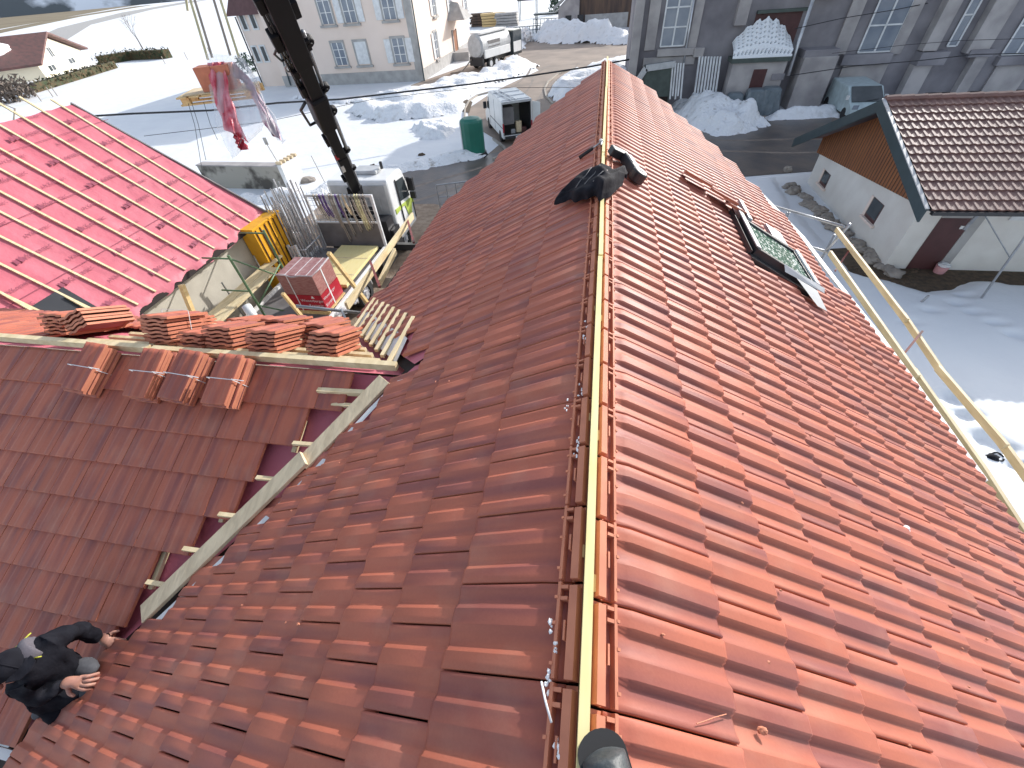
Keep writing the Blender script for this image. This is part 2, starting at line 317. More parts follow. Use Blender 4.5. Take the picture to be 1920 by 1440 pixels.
# ================================================================== SETTING
N_ = 24
g = MB(); g.add([(-2500, -400, G), (2500, -400, G), (2500, 3200, G), (-2500, 3200, G)], [(0, 1, 2, 3)]); struct(g.build('ground', 'snow'))
def flat(name, pts, z, mat, kind='structure'):
    mb = MB(); mb.sheet([(p[0], p[1], z) for p in pts]); return struct(mb.build(name, mat), kind)
def gp(l): return [gz(*p) for p in l]
flat('road', gp([(560, 420), (640, 350), (760, 322), (905, 298), (940, 268), (880, 232), (876, 205), (925, 172), (1010, 132), (985, 112), (900, 150), (800, 178), (770, 160), (860, 128), (955, 92), (985, 76), (1230, 76), (1260, 150), (1330, 190), (1450, 214), (1560, 204), (1620, 200), (1560, 270), (1500, 300), (1350, 325), (1180, 420), (950, 520)]), G + 0.012, 'road')
flat('wet_road', gp([(585, 372), (700, 335), (800, 312), (905, 292), (960, 280), (1010, 250), (1060, 230), (1100, 260), (960, 420), (780, 400), (620, 385)]), G + 0.02, 'wet')
flat('yard', [(-11.2, 3), (-2.4, 3), (-2.4, 14.5), (-5, 18.8), (-8, 20.2), (-11.5, 20.0), (-15, 18), (-15, 12.5)], G + 0.03, 'gravel')
flat('painted_shade_road', gp([(1225, 232), (1560, 222), (1545, 320), (1290, 340)]), G + 0.022, 'wet')  # darker asphalt sheet puts the shade of this stretch into its colour
# fields and hills at the horizon
def band(name, ring, z, mat): 
    mb = MB(); mb.sheet([(x, y, z) for x, y in ring]); return struct(mb.build(name, mat))
band('field', [(-360, 240), (-520, 440), (-800, 780), (-1150, 1250), (-2200, 1400), (-2200, 300), (-1200, 120), (-600, 160)], G + 0.05, 'field')
band('track', [(-150, 120), (-290, 265), (-480, 520), (-760, 980), (-800, 960), (-500, 500), (-302, 255), (-160, 112)], G + 0.03, 'plinth')
band('track', [(-220, 130), (-340, 255), (-520, 470), (-820, 900), (-850, 880), (-535, 455), (-350, 240), (-230, 115)], G + 0.03, 'field')
hv = []; hf = []; nh = 90
for i in range(nh):
    a = math.radians(-88 + 150 * i / (nh - 1)); x, y = math.sin(a), math.cos(a)
    hgt = 26 + 60 * float(fbm(np.array(i * 0.13), np.array(3.3), 4)) + 24 * float(fbm(np.array(i * 0.9), np.array(9.3), 3))
    for (rr, zz) in ((1500, -8), (1560, hgt * 0.5), (1700, hgt), (2100, hgt * 1.5)): hv.append((x * rr, y * rr, zz))
for i in range(nh - 1):
    for k in range(3): hf.append((i * 4 + k, i * 4 + 4 + k, i * 4 + 5 + k, i * 4 + 1 + k))
hm = MB(); hm.add(hv, hf); struct(hm.build('hills', 'hill', smooth=True))
# snow banks
bank('snow_bank', gp([(640, 205), (760, 175), (880, 148), (950, 118), (1000, 118), (1012, 124), (975, 142), (925, 160), (880, 185), (872, 212), (800, 222), (700, 232)]), 0.75, 0.3, 1.6)
bank('snow_bank', gp([(1026, 170), (1040, 152), (1080, 135), (1140, 116), (1190, 112), (1196, 150), (1110, 190), (1062, 202), (1040, 192), (1026, 180)]), 0.7, 0.3, 1.3)
bank('snow_heap', gp([(990, 74), (1010, 66), (1050, 60), (1110, 66), (1195, 74), (1197, 88), (1150, 84), (1100, 82), (1050, 84), (1000, 80)]), 1.9, 0.45, 3.0, freq=0.45)
bank('snow_heap', gp([(1262, 205), (1300, 190), (1350, 205), (1400, 214), (1432, 226), (1440, 236), (1400, 252), (1340, 256), (1290, 244), (1262, 228)]), 1.1, 0.14, 1.6, mat='snow_dirty')
bank('snow_heap', gp([(1236, 178), (1300, 178), (1345, 200), (1330, 216), (1250, 206)]), 0.7, 0.2, 1.2)
bank('snow_heap', gp([(1430, 218), (1500, 212), (1580, 208), (1580, 222), (1500, 226), (1440, 228)]), 0.55, 0.16, 0.8)
bank('snow_verge', gp([(420, 372), (520, 362), (600, 352), (700, 318), (820, 292), (905, 284), (925, 294), (860, 306), (740, 330), (640, 356), (560, 382), (450, 384)]), 0.4, 0.16, 0.9, mat='snow_dirty')
bank('snow_verge', gp([(960, 98), (985, 92), (990, 76), (960, 76), (930, 90), (905, 104), (930, 110)]), 0.5, 0.3, 1.0)
bank('snow_verge', gp([(800, 175), (700, 180), (620, 182), (560, 176), (540, 186), (640, 196), (780, 182)]), 0.25, 0.3, 0.8)
bank('snow_verge', gp([(770, 240), (830, 225), (858, 238), (840, 262), (790, 262)]), 0.45, 0.14, 0.9, freq=1.6)
def kerb(pxs, w_=0.14):
    pts = gp(pxs); mb = MB()
    for a, b in zip(pts, pts[1:]): mb.beam(Vector((a.x, a.y, G + 0.06)), Vector((b.x, b.y, G + 0.06)), w_, 0.12)
    struct(mb.build('kerb', 'kerb'))
kerb([(874, 252), (871, 230), (872, 205), (880, 190), (895, 180), (925, 172)]); kerb([(1036, 196), (1024, 182), (1021, 168), (1028, 154), (1046, 140), (1080, 128)]); kerb([(925, 300), (950, 290), (945, 278), (925, 262)])
rnd = random.Random(31); rut = MB()
for (x0, y0, x1, y1) in ((930, 200, 1000, 120), (945, 205, 1030, 122), (985, 210, 1080, 118), (620, 405, 900, 312), (660, 420, 930, 322), (1290, 262, 1540, 262), (1300, 285, 1540, 285)):
    a = gz(x0, y0, G + 0.024); b = gz(x1, y1, G + 0.024); d = b - a; s_ = Vector((-d.y, d.x, 0)).normalized(); n = 14; o = len(rut.v)
    for k in range(n + 1):
        q = a + d * k / n + s_ * (0.4 * math.sin(k * 0.5 + x0) * min(1, d.length / 20)); wv = 0.10 + 0.05 * rnd.random(); rut.v += [q - s_ * wv, q + s_ * wv]
    for k in range(n): rut.f.append((o + 2 * k, o + 2 * k + 2, o + 2 * k + 3, o + 2 * k + 1))
struct(rut.build('road_wheel_tracks', 'rut'))
# bare earth patch by the drive
flat('bare_earth', gp([(850, 208), (872, 185), (886, 192), (880, 212)]), G + 0.035, 'dirt')
def feet(X, Y, Z, k):
    rnd = random.Random(5); x, y = 9.2, 8.2
    trail = [gz(1790, 576), (gz(1820, 592)), gz(1862, 612), gz(1895, 632), gz(1915, 640), gz(1800, 560)] + [gz(1790, 760), gz(1812, 790), gz(1838, 826), gz(1800, 780), gz(1780, 750), gz(1850, 838), gz(1900, 880), gz(1880, 850), gz(1740, 590), gz(1700, 612)]
    for p in trail:
        d2 = ((X - p[0]) / 0.26) ** 2 + ((Y - p[1]) / 0.13) ** 2; Z = Z - 0.16 * np.exp(-d2)
    return Z
bank('snow_yard', [(3.2, -2), (24, -2), (24, 14.2), (12.6, 14.3), (11.0, 13.6), (9.3, 14.6), (8.9, 20), (9.2, 24), (6.5, 22.5), (3.6, 15)], 0.16, 0.09, 0.6, mat='snow', rough=0.35, freq=0.5, dent=feet)
flat('bare_earth', [(8.6, 14.0), (10.6, 13.0), (12.4, 13.6), (22, 14.3), (22, 15), (11, 15), (10.6, 16.5), (8.9, 16.2)], G + 0.035, 'dirt')
# ================================================================== ROOF TILES
def profile(u):      # cross-section of one clay tile, two shallow pans
    pts = [(0, 0.016), (0.02, 0.022), (0.20, 0.022), (0.222, 0.012), (0.24, 0.0115), (0.262, 0.0), (0.36, 0.004), (0.46, 0.014), (0.50, 0.022), (0.70, 0.022), (0.722, 0.0125), (0.74, 0.012), (0.762, 0.001), (0.88, 0.005), (0.98, 0.017), (1.0, 0.012)]
    for i in range(len(pts) - 1):
        if pts[i][0] <= u <= pts[i + 1][0]:
            t = (u - pts[i][0]) / (pts[i + 1][0] - pts[i][0]); return pts[i][1] + t * (pts[i + 1][1] - pts[i][1])
    return 0
US = [0, 0.02, 0.10, 0.19, 0.20, 0.222, 0.24, 0.262, 0.31, 0.36, 0.41, 0.46, 0.50, 0.51, 0.60, 0.69, 0.70, 0.722, 0.74, 0.762, 0.80, 0.84, 0.88, 0.93, 0.98, 1.0]
class Field:
    def __init__(s): s.v = []; s.f = []; s.c = []; s.rnd = random.Random(11)
    def tile(s, O, eu, ev, n, w, L, first=False, relief=1.0, lift0=0.0, lift1=0.026, roll=0.0, gap=0.0016):
        r = s.rnd.random(); o = len(s.v); VS = [0, 0.10, 0.17, 0.22, 0.5, 0.97, 1.0]; nu = len(US)
        jit = s.rnd.uniform(-0.0016, 0.0016)
        for v in VS:
            fd = 1.0
            if first: fd = min(1, max(0, (v - 0.08) / 0.14))
            for u in US:
                uu = u; 
                if first and v < 0.22 and 0.2 < u < 0.8: uu = u
                z = profile(uu) * relief * (0.15 + 0.85 * fd) + lift0 + (lift1 - lift0) * v + jit + roll * (1 - u) * w
                if v == 1.0: z -= 0.005
                p = O + eu * (gap + u * (w - 2 * gap)) + ev * (v * L) + n * z
                s.v.append(p); s.c.append((r, u, v, 1))
        nv = len(VS)
        for i in range(nv - 1):
            for k in range(nu - 1): s.f.append((o + i * nu + k, o + i * nu + k + 1, o + (i + 1) * nu + k + 1, o + (i + 1) * nu + k))
        s.m = getattr(s, 'm', []); s.m += [0] * (len(s.f) - len(s.m))
        b = len(s.v)
        for k in range(nu): s.v.append(s.v[o + (nv - 1) * nu + k] - n * 0.02); s.c.append((r, US[k], 1, 1))
        for k in range(nu - 1): s.f.append((o + (nv - 1) * nu + k, o + (nv - 1) * nu + k + 1, b + k + 1, b + k))
        for (k, fl) in ((0, 0), (nu - 1, 1)):
            b = len(s.v)
            for i in range(nv): s.v.append(s.v[o + i * nu + k] - n * 0.022); s.c.append((r, US[k], VS[i], 1))
            for i in range(nv - 1): s.f.append((o + i * nu + k, o + (i + 1) * nu + k, b + i + 1, b + i))
        b = len(s.v)
        for k in range(nu): s.v.append(s.v[o + k] - n * 0.02); s.c.append((r, US[k], 0, 1))
        for k in range(nu - 1): s.f.append((o + k, o + k + 1, b + k + 1, b + k))
        s.m += [1] * (len(s.f) - len(s.m))
    def build(s, name, parent):
        org = Vector(parent.location) if parent else Vector((0, 0, 0)); me = bpy.data.meshes.new(name)
        me.from_pydata([tuple(v - org) for v in s.v], [], s.f); me.update()
        ca = me.color_attributes.new('tint', 'FLOAT_COLOR', 'POINT'); ca.data.foreach_set('color', np.array(s.c, float).ravel())
        me.materials.append(M['tile']); me.materials.append(M['clay']); me.polygons.foreach_set('material_index', s.m); me.polygons.foreach_set('use_smooth', [k == 0 for k in s.m])
        import bmesh
        bm = bmesh.new(); bm.from_mesh(me); bmesh.ops.recalc_face_normals(bm, faces=bm.faces); bm.to_mesh(me); bm.free()
        o = bpy.data.objects.new(name, me); C.objects.link(o); o.parent = parent; return o
SL = math.radians(29.5); TT = math.tan(SL); cs, sn = math.cos(SL), math.sin(SL); XR = 0.077
nR = Vector((sn, 0, cs)); nL = Vector((-sn, 0, cs)); eR = Vector((cs, 0, -sn)); eL = Vector((-cs, 0, -sn))
TW, TL = 0.2555, 0.302
def far_r(x): return float(np.interp(x, [0.1, 1.04, 1.57, 2.18, 2.46, 2.71, 2.99, 3.07, 3.21, 3.26], [9.62, 9.45, 8.7, 8.1, 7.5, 6.8, 6.2, 5.1, 4.2, 3.5]))
def far_l(x): return float(np.interp(-x, [-0.1, 1.19, 1.54, 2.18, 2.50, 2.55, 2.69, 2.74], [9.6, 8.7, 7.85, 7.25, 6.8, 6.0, 4.8, 3.7]))
house = thing('farmhouse', 'long house with a half finished red clay tile roof and a tiled side wing', 'house', (0, 4, G))
# right-hand slope
hole = [(0.95, 4.6, 1.55, 5.35)]
def in_sky(x, y): return 1.56 < x < 2.28 and 3.95 < y < 4.82
JY = 0.128 + 0.02
fr = Field(); s0 = 0.062
for c in range(12):
    d0 = s0 + (0 if c == 0 else 0.43 + TL * (c - 1) - 0.05); L = 0.43 if c == 0 else TL + 0.05
    if c == 11: L = 0.17
    x_low = XR + (d0 + L) * cs; off = TW * 0.5 * (c % 2)
    k = -9
    while True:
        y = JY + off + TW * k; k += 1
        if y > far_r(x_low) : break
        if y < -1.3: continue
        xm = XR + (d0 + L * 0.6) * cs
        if in_sky(xm, y + TW / 2): continue
        lifted = (c in (3,) and 4.80 < y < 4.98) or (c in (4,) and 4.62 < y < 4.9) 
        O = Vector((XR, y + TW, 0)) + eR * d0 + nR * (-0.012)
        if c < 12: fr.tile(O, Vector((0, -1, 0)), eR, nR, TW, L, first=(c == 0), relief=0.92, lift1=0.023, gap=0.0034)
        else: fr.tile(O, Vector((0, -1, 0)), eR, nR, TW, L * 0.4)
fr.build('right_roof_slope', house)
# left-hand slope
AW = math.radians(25); WY, WZ = 2.11, -0.85; tw_ = math.tan(AW)
def wing_front_z(y): return WZ - tw_ * (WY - y)
def wing_back_z(y): return WZ - 0.577 * (y - WY)
def left_z(x): return -TT * (XR - x)
def left_keep(x, y):
    if y > far_l(x): return False
    if y > 3.9: return True
    z = left_z(x)
    if y >= WY: return z > wing_back_z(y) + 0.03 + 0.15 * min(1, (4.2 - y))
    return z > wing_front_z(y) + 0.075
fl = Field()
for c in range(20):
    d0 = s0 + (0 if c == 0 else 0.43 + TL * (c - 1) - 0.05); L = 0.43 if c == 0 else TL + 0.05
    x_low = XR - (d0 + L) * cs; off = TW * 0.5 * (c % 2) + 0.04
    k = -9
    while True:
        y = JY + off + TW * k; k += 1
        if y > 10: break
        if y < -1.6: continue
        if x_low < -2.79 and y > 1.2: continue
        xm = XR - (d0 + L * 0.85) * cs; ym = y + TW / 2
        if y + TW > far_l(x_low) + 0.1: continue
        if not left_keep(xm, ym): continue
        if y < -0.3 and x_low < -3.4: continue
        O = Vector((XR, y, 0)) + eL * d0 + nL * (-0.012)
        fl.tile(O, Vector((0, 1, 0)), eL, nL, TW, L, first=(c == 0), relief=0.6, lift1=0.019, gap=0.003)
fl.build('left_roof_slope', house)
# head rails of the first course on each side, with lugs at the joints
hr = MB(); rnd = random.Random(3)
for sgn, e, n, jo in ((1, eR, nR, 0), (-1, eL, nL, 0.04)):
    y = JY - TW * 6 + jo
    while y < 9.5:
        a, b = y + 0.004, y + TW - 0.004
        o = Vector((XR, 0, 0))
        hr.obox(o + e * 0.028 + n * -0.03 + Vector((0, a, 0)), e * 0.026, Vector((0, b - a - 0.012, 0)), n * 0.045)
        hr.obox(o + e * 0.084 + n * -0.02 + Vector((0, a, 0)), e * 0.010, Vector((0, b - a, 0)), n * 0.034)
        hr.obox(o + e * 0.026 + n * -0.035 + Vector((0, a, 0)), e * 0.078, Vector((0, b - a, 0)), n * 0.02)
        for t_ in (0.02, 0.052):
            hr.obox(o + e * 0.060 + n * -0.015 + Vector((0, b - t_, 0)), e * 0.026, Vector((0, 0.010, 0)), n * 0.028)
        hr.obox(o + e * 0.060 + n * -0.015 + Vector((0, a + 0.09, 0)), e * 0.006, Vector((0, 0.05, 0)), n * 0.031)
        for t_ in (0.03, 0.13, 0.20): hr.obox(o + e * 0.092 + n * -0.01 + Vector((0, a + t_, 0)), e * 0.010, Vector((0, 0.008, 0)), n * 0.026)
        y += TW
hr.build('tile_head_rails', 'clay', house)
rb = MB()
rb.beam((XR, -1.4, 0.0), (XR + 0.001, 2.35, 0.0), 0.027, 0.05); rb.beam((XR + 0.004, 2.37, 0.002), (XR - 0.004, 4.3, 0.0), 0.027, 0.05); rb.beam((XR - 0.004, 4.32, 0.002), (XR + 0.004, 7.2, 0.0), 0.027, 0.05); rb.beam((XR + 0.008, 7.22, 0.0), (XR + 0.008, 9.75, 0.003), 0.027, 0.05)
rb.build('ridge_batten', M['yellowboard'], house)
for y in (0.42, 0.98, 1.75, 2.6, 3.5):
    sr = MB(); sr.box(XR + 0.0145, XR + 0.026, y, y + 0.05, -0.12, -0.015); sr.build('batten_bracket', 'pine', house); sr = MB(); sr.box(XR - 0.026, XR - 0.0145, y + 0.1, y + 0.14, -0.12, -0.02); sr.build('batten_bracket', 'pine', house)
# dark deck under the tiles
dk = MB()
def plan_deck(mb, pts, fz, dz):
    mb.sheet([(x, y, fz(x) + dz) for x, y in pts])
plan_deck(dk, [(XR, -1.6), (3.26, -1.6), (3.24, 3.4), (3.1, 4.3), (2.98, 5.2), (2.85, 6.1), (2.6, 6.7), (2.1, 8.0), (1.5, 8.6), (1.0, 9.3), (XR, 9.55)], lambda x: -TT * (x - XR), -0.06)
plan_deck(dk, [(XR, -1.6), (XR, 9.5), (-1.1, 8.6), (-1.5, 7.7), (-2.1, 7.1), (-2.42, 6.7), (-2.5, 6.0), (-2.62, 4.8), (-2.66, 3.5), (-1.35, 2.11), (-4.2, -1.2), (-4.2, -1.6)], left_z, -0.06)
dk.build('roof_deck', 'underdark', house)
# white eaves strip along the right-hand edge
ev_ = MB(); ex = [(3.285, -1.0), (3.295, 2.3), (3.29, 3.5), (3.25, 4.2), (3.12, 5.15), (3.03, 6.2), (2.77, 6.85), (2.55, 7.35)]
for i in range(len(ex) - 1):
    a, b = ex[i], ex[i + 1]
    if a[1] < 2: continue
    ev_.beam((a[0], a[1], left_z(2 * XR - a[0]) - 0.01), (b[0], b[1], left_z(2 * XR - b[0]) - 0.01), 0.05, 0.02)
ev_.build('eaves_strip', 'snowbit', house)
# walls of the main house
wl = MB(); wl.box(-2.35, 2.85, -1.5, 6.3, G - 0.1, -1.75); wl.prism([(-2.35, 6.3, G), (2.55, 6.3, G), (2.3, 7.4, G), (0.8, 9.0, G), (-0.9, 8.5, G), (-2.0, 7.0, G)], (0, 0, 4.9)); wl.build('wall', 'cement', house)
gw = MB()
gw.prism([(0.8, 8.9, -2.1), (-0.85, 8.4, -2.1), (XR, 9.3, -2.1)], (0, 0, 1.5)); gw.build('gable_wall', 'cement', house)
# ------------------------------------------------------------------ side wing
csw, snw = math.cos(AW), math.sin(AW); eW = Vector((0, -csw, -snw)); nW = Vector((0, -snw, csw))
rowd = [0.06, 0.385, 0.69, 0.985, 1.268, 1.54, 1.79, 2.04, 2.30, 2.55, 2.80]
rend = []
for (px, py) in [(653, 735), (569, 805), (486, 872), (449, 940), (369, 1010), (285, 1072), (249, 1145)]:
    rend.append(hit(px, py, (0, -tw_, 1), WZ - tw_ * WY).x)
while len(rend) < 10: rend.append(rend[-1] - 0.17)
rend[7] = -3.02; rend[8] = -3.2; rend[9] = -3.4
fw = Field()
for c in range(10):
    d0 = rowd[c] - (0.05 if c else 0); L = rowd[c + 1] - d0; x = rend[c]
    while x > -11.2:
        O = Vector((x, WY, WZ)) + eW * d0 + nW * -0.005
        fw.tile(O, Vector((-1, 0, 0)), eW, nW, TW * 0.92, L, relief=0.16, lift1=0.024); x -= TW * 0.92
fw.build('wing_front_slope', house)
AB = math.atan(0.577); cb_, sb_ = math.cos(AB), math.sin(AB); eB = Vector((0, cb_, -sb_)); nB = Vector((0, sb_, cb_))
fb = Field()
for c in (-3, -2, -1, 0, 1):
    d0 = 0.92 + c * 0.26
    x = -11.0
    while x < (-3.1 if c == 1 else -4.3 if c == 0 else -5.15):
        fb.tile(Vector((x, WY, WZ)) + eB * d0, Vector((1, 0, 0)), eB, nB, TW, 0.31, relief=0.6); x += TW
fb.build('wing_back_slope', house)
wm = MB()   # underlay of the wing and along the valley, seen between the tiles
wm.sheet([(-11, WY, WZ - 0.1), (-1.2, WY, WZ - 0.1), (-2.2, 1.0, wing_front_z(1.0) - 0.1), (-3.4, -0.3, wing_front_z(-0.3) - 0.1), (-3.4, -0.42, wing_front_z(-0.42) - 0.1), (-11, -0.42, wing_front_z(-0.42) - 0.1)])
wm.sheet([(-11, WY, WZ - 0.075), (-11, 3.42, wing_back_z(3.42) - 0.07), (-2.5, 3.42, wing_back_z(3.42) - 0.07), (-1.3, WY, WZ - 0.075)])
plan_deck(wm, [(-1.25, 2.11), (-2.05, 2.9), (-2.66, 3.5), (-2.4, 4.2), (-1.9, 3.4), (-1.0, 2.2)], left_z, -0.035)
plan_deck(wm, [(-1.25, 2.11), (-3.7, -0.2), (-3.4, -0.25), (-1.0, 2.1)], left_z, -0.055)
wm.build('wing_underlay', 'membrane', house)
bt = MB()
bt.beam((-11, WY - 0.01, WZ + 0.01), (-5.9, WY, WZ + 0.012), 0.05, 0.06); bt.beam((-5.88, WY + 0.01, WZ + 0.015), (-3.7, WY - 0.005, WZ + 0.02), 0.05, 0.06); bt.beam((-3.68, WY, WZ + 0.01), (-1.42, WY + 0.02, WZ + 0.005), 0.05, 0.06)
bt.beam((-2.02, WY - 0.22, wing_front_z(WY - 0.2) - 0.0), (-1.52, WY - 0.20, wing_front_z(WY - 0.2)), 0.04, 0.04)
for i in range(7):     # battens on the back slope
    y = WY + 0.13 + i * 0.165; xe = -1.50 - (y - WY) * 1.02
    bt.beam((-4.6, y, wing_back_z(y) + 0.01), (xe, y, wing_back_z(y) + 0.01), 0.035, 0.04)
for i in range(8):     # battens crossing the valley on the main slope
    x = -1.55 - i * 0.15; y0 = WY + (-1.45 - x) * 1.05 + 0.02
    bt.beam((x, y0, left_z(x) + 0.005), (x + 0.0, y0 + 0.62, left_z(x) + 0.005), 0.035, 0.035)
bt.build('roof_battens', 'pine_pale', house)
# flat pieces between the battens
vm = MB()
p0 = Vector((-1.47, 2.16, left_z(-1.47) - 0.0)); p1 = Vector((-2.66, 3.42, left_z(-2.66) - 0.0))
d = p1 - p0; nseg = 10
for i in range(nseg):
    a = p0 + d * (i / nseg); b = p0 + d * ((i + 0.94) / nseg); sx = Vector((0, 0.34, 0))
    vm.add([a + Vector((0, 0.05, -0.012)), b + Vector((0, 0.05, -0.012)), b + sx + Vector((0, 0.0, 0.01)), a + sx + Vector((0, 0.0, 0.01))], [(0, 1, 2, 3)])
    vm.add([a + sx + Vector((0, 0.0, 0.01)), b + sx + Vector((0, 0.0, 0.01)), b + sx + Vector((0, 0.02, -0.03)), a + sx + Vector((0, 0.02, -0.03))], [(0, 1, 2, 3)])
vm.build('valley_metal', 'zinc_white', house); vm = MB()
vpts = [hit(px, py, (-TT, 0, 1), -TT * XR + 0.0) for px, py in ((752, 712), (700, 762), (592, 880), (470, 1000), (290, 1168))]
for a, b in zip(vpts, vpts[1:]): vm.add([a + Vector((-0.03, 0, -0.012)), b + Vector((-0.03, 0, -0.012)), b + Vector((0.035, 0, 0.016)), a + Vector((0.035, 0, 0.016))], [(0, 1, 2, 3)])
vm.build('valley_metal', 'zinc_white', house)
yb = MB()   # pale packing strips between the back-slope battens
for i in range(5):
    y = WY + 0.17 + i * 0.165; xa = -1.9 - i * 0.16
    yb.add([(xa - 0.6, y, wing_back_z(y) - 0.03), (xa + 0.25, y, wing_back_z(y) - 0.03), (xa + 0.16, y + 0.09, wing_back_z(y + 0.09) - 0.03), (xa - 0.68, y + 0.09, wing_back_z(y + 0.09) - 0.03)], [(0, 1, 2, 3)])
yb.build('underlay_flap', 'pine_pale', house)
# long plank lying in the valley
vb = MB(); pa = gz(736, 706, -0.90); pb = hit(262, 1160, (-TT, 0, 1), -TT * XR); 
pts = [hit(px, py, (-TT, 0, 1), -TT * XR + 0.035) for px, py in ((722, 712), (568, 870), (268, 1152))]
vup = (nW + nL).normalized()
vb.beam(pts[0], pts[1], 0.145, 0.028, up=vup); vb.beam(pts[1] + (pts[0] - pts[1]) * 0.05 + vup * 0.03, pts[2], 0.14, 0.028, up=vup); vb.build('valley_plank', 'greyplank', house, bevel=0.003)
vs_ = MB()
for k, (px, py) in enumerate([(662, 765), (590, 838), (522, 903), (452, 972), (386, 1037), (318, 1100)]):
    vs_ = MB(); p = hit(px, py, (-TT, 0, 1), -TT * XR)
    vs_.beam(p + Vector((-0.17, 0.0, 0.02)), p + Vector((0.03, 0.0, 0.03)), 0.03, 0.022); vs_.beam(p + Vector((0.10, 0.06, 0.055)), p + Vector((0.03, -0.15, 0.03)), 0.026, 0.03)
    if k % 2: vs_.beam(p + Vector((-0.20, 0.22, 0.02)), p + Vector((-0.20, -0.02, -0.08)), 0.035, 0.03)
    vs_.build('valley_batten_end', 'pine_pale', house)
vw = MB(); vw.box(-11, -2.36, 0.2, 3.15, G, -1.95); vw.build('wing_wall', 'cement', house)
gt = MB(); gt.beam((-11, -0.475, -2.06), (-3.05, -0.475, -2.06), 0.05, 0.04); gt.build('gutter', 'white', house)
lr = thing('lean_to_roof', 'blue-grey corrugated lean-to roof below the white gutter in the bottom left corner', 'roof', (-6, -1, -2.7))
lm = MB(); o = 0
for i in range(241):
    x = -9.6 + i * 0.03; h = 0.02 * math.sin(i * math.pi / 2.5)
    lm.v += [Vector((x + 0.2, -0.52, -2.30 + h)), Vector((x + 0.2, -2.2, -2.65 + h))]
for i in range(240): lm.f.append((2 * i, 2 * i + 2, 2 * i + 3, 2 * i + 1))
lm.build('sheet', 'paving', lr)
lm = MB(); lm.beam((-3.32, -0.50, -2.10), (-3.5, -1.4, -2.40), 0.04, 0.03); lm.build('strut', 'redsteel', lr)
# ------------------------------------------------------------------ skylight
sk = thing('roof_window', 'grey framed roof window with dappled frosted pane in the sunny tiled slope', 'skylight', (2.0, 4.6, -TT * 1.95))
def onR(x, y, hgt): return Vector((x, y, -TT * (x - XR))) + nR * hgt
def rbox(mb, x0, x1, y0, y1, h0, h1):
    mb.hexa([onR(x0, y0, h0), onR(x1, y0, h0), onR(x1, y1, h0), onR(x0, y1, h0), onR(x0, y0, h1), onR(x1, y0, h1), onR(x1, y1, h1), onR(x0, y1, h1)])
X0, X1, Y0, Y1 = 1.58, 2.30, 4.02, 4.76
fm = MB(); rbox(fm, X0, X1, Y0, Y0 + 0.05, -0.05, 0.105); rbox(fm, X0, X1, Y1 - 0.05, Y1, -0.05, 0.105); rbox(fm, X0, X0 + 0.06, Y0 + 0.05, Y1 - 0.05, -0.05, 0.103); rbox(fm, X1 - 0.06, X1, Y0 + 0.05, Y1 - 0.05, -0.05, 0.103); fm.build('window_frame', 'dark', sk, bevel=0.006)
pn = MB(); rbox(pn, X0 + 0.061, X1 - 0.061, Y0 + 0.051, Y1 - 0.051, 0.075, 0.085); pn.build('pane', 'skyglass', sk)
wb = MB(); rbox(wb, X1 - 0.05, X1 - 0.005, Y0 + 0.02, Y1 - 0.03, 0.106, 0.125); wb.build('white_bar', 'snowbit', sk, bevel=0.004)
fs_ = MB(); rbox(fs_, X0 - 0.02, X0 + 0.035, Y0 + 0.02, Y1 + 0.22, 0.106, 0.116); fs_.build('head_flashing', 'cabgrey', sk); fs_ = MB(); rbox(fs_, X0 - 0.045, X0 - 0.03, Y0 - 0.02, Y1 + 0.2, -0.02, 0.07); fs_.build('painted_head_gap', 'dark', sk)  # dark strip at the head stands in for shade in the tile gap
fs_ = MB(); fs_.add([onR(X0 + 0.27, Y0 - 0.03, 0.12), onR(X1 + 0.03, Y0 - 0.01, 0.125), onR(X1 + 0.03, Y0 - 0.07, 0.10), onR(X0 + 0.30, Y0 - 0.09, 0.08)], [(0, 1, 2, 3)]); fs_.add([onR(X1 - 0.05, Y0 - 0.075, 0.09), onR(X1 + 0.02, Y0 - 0.32, 0.045), onR(X1 - 0.10, Y0 - 0.34, 0.045), onR(X0 + 0.42, Y0 - 0.10, 0.09)], [(0, 1, 2, 3)]); fs_.build('side_flashing', 'cabgrey', sk)
so_ = fs_; dkm = MB(); rbox(dkm, X0 - 0.03, X0 + 0.58, Y0 - 0.09, Y0 - 0.002, 0.0, 0.035); dkm.build('painted_shade_strip', 'dark', sk)  # dark strip paints the shade along the near side of the frame
rt = MB(); rbox(rt, X1 - 0.3, X1 - 0.1, Y1 + 0.03, Y1 + 0.36, 0.06, 0.10); rbox(rt, X0 + 0.07, X0 + 0.12, Y1 + 0.003, Y1 + 0.5, 0.02, 0.13); rt.build('hood', 'steel', sk, bevel=0.004)
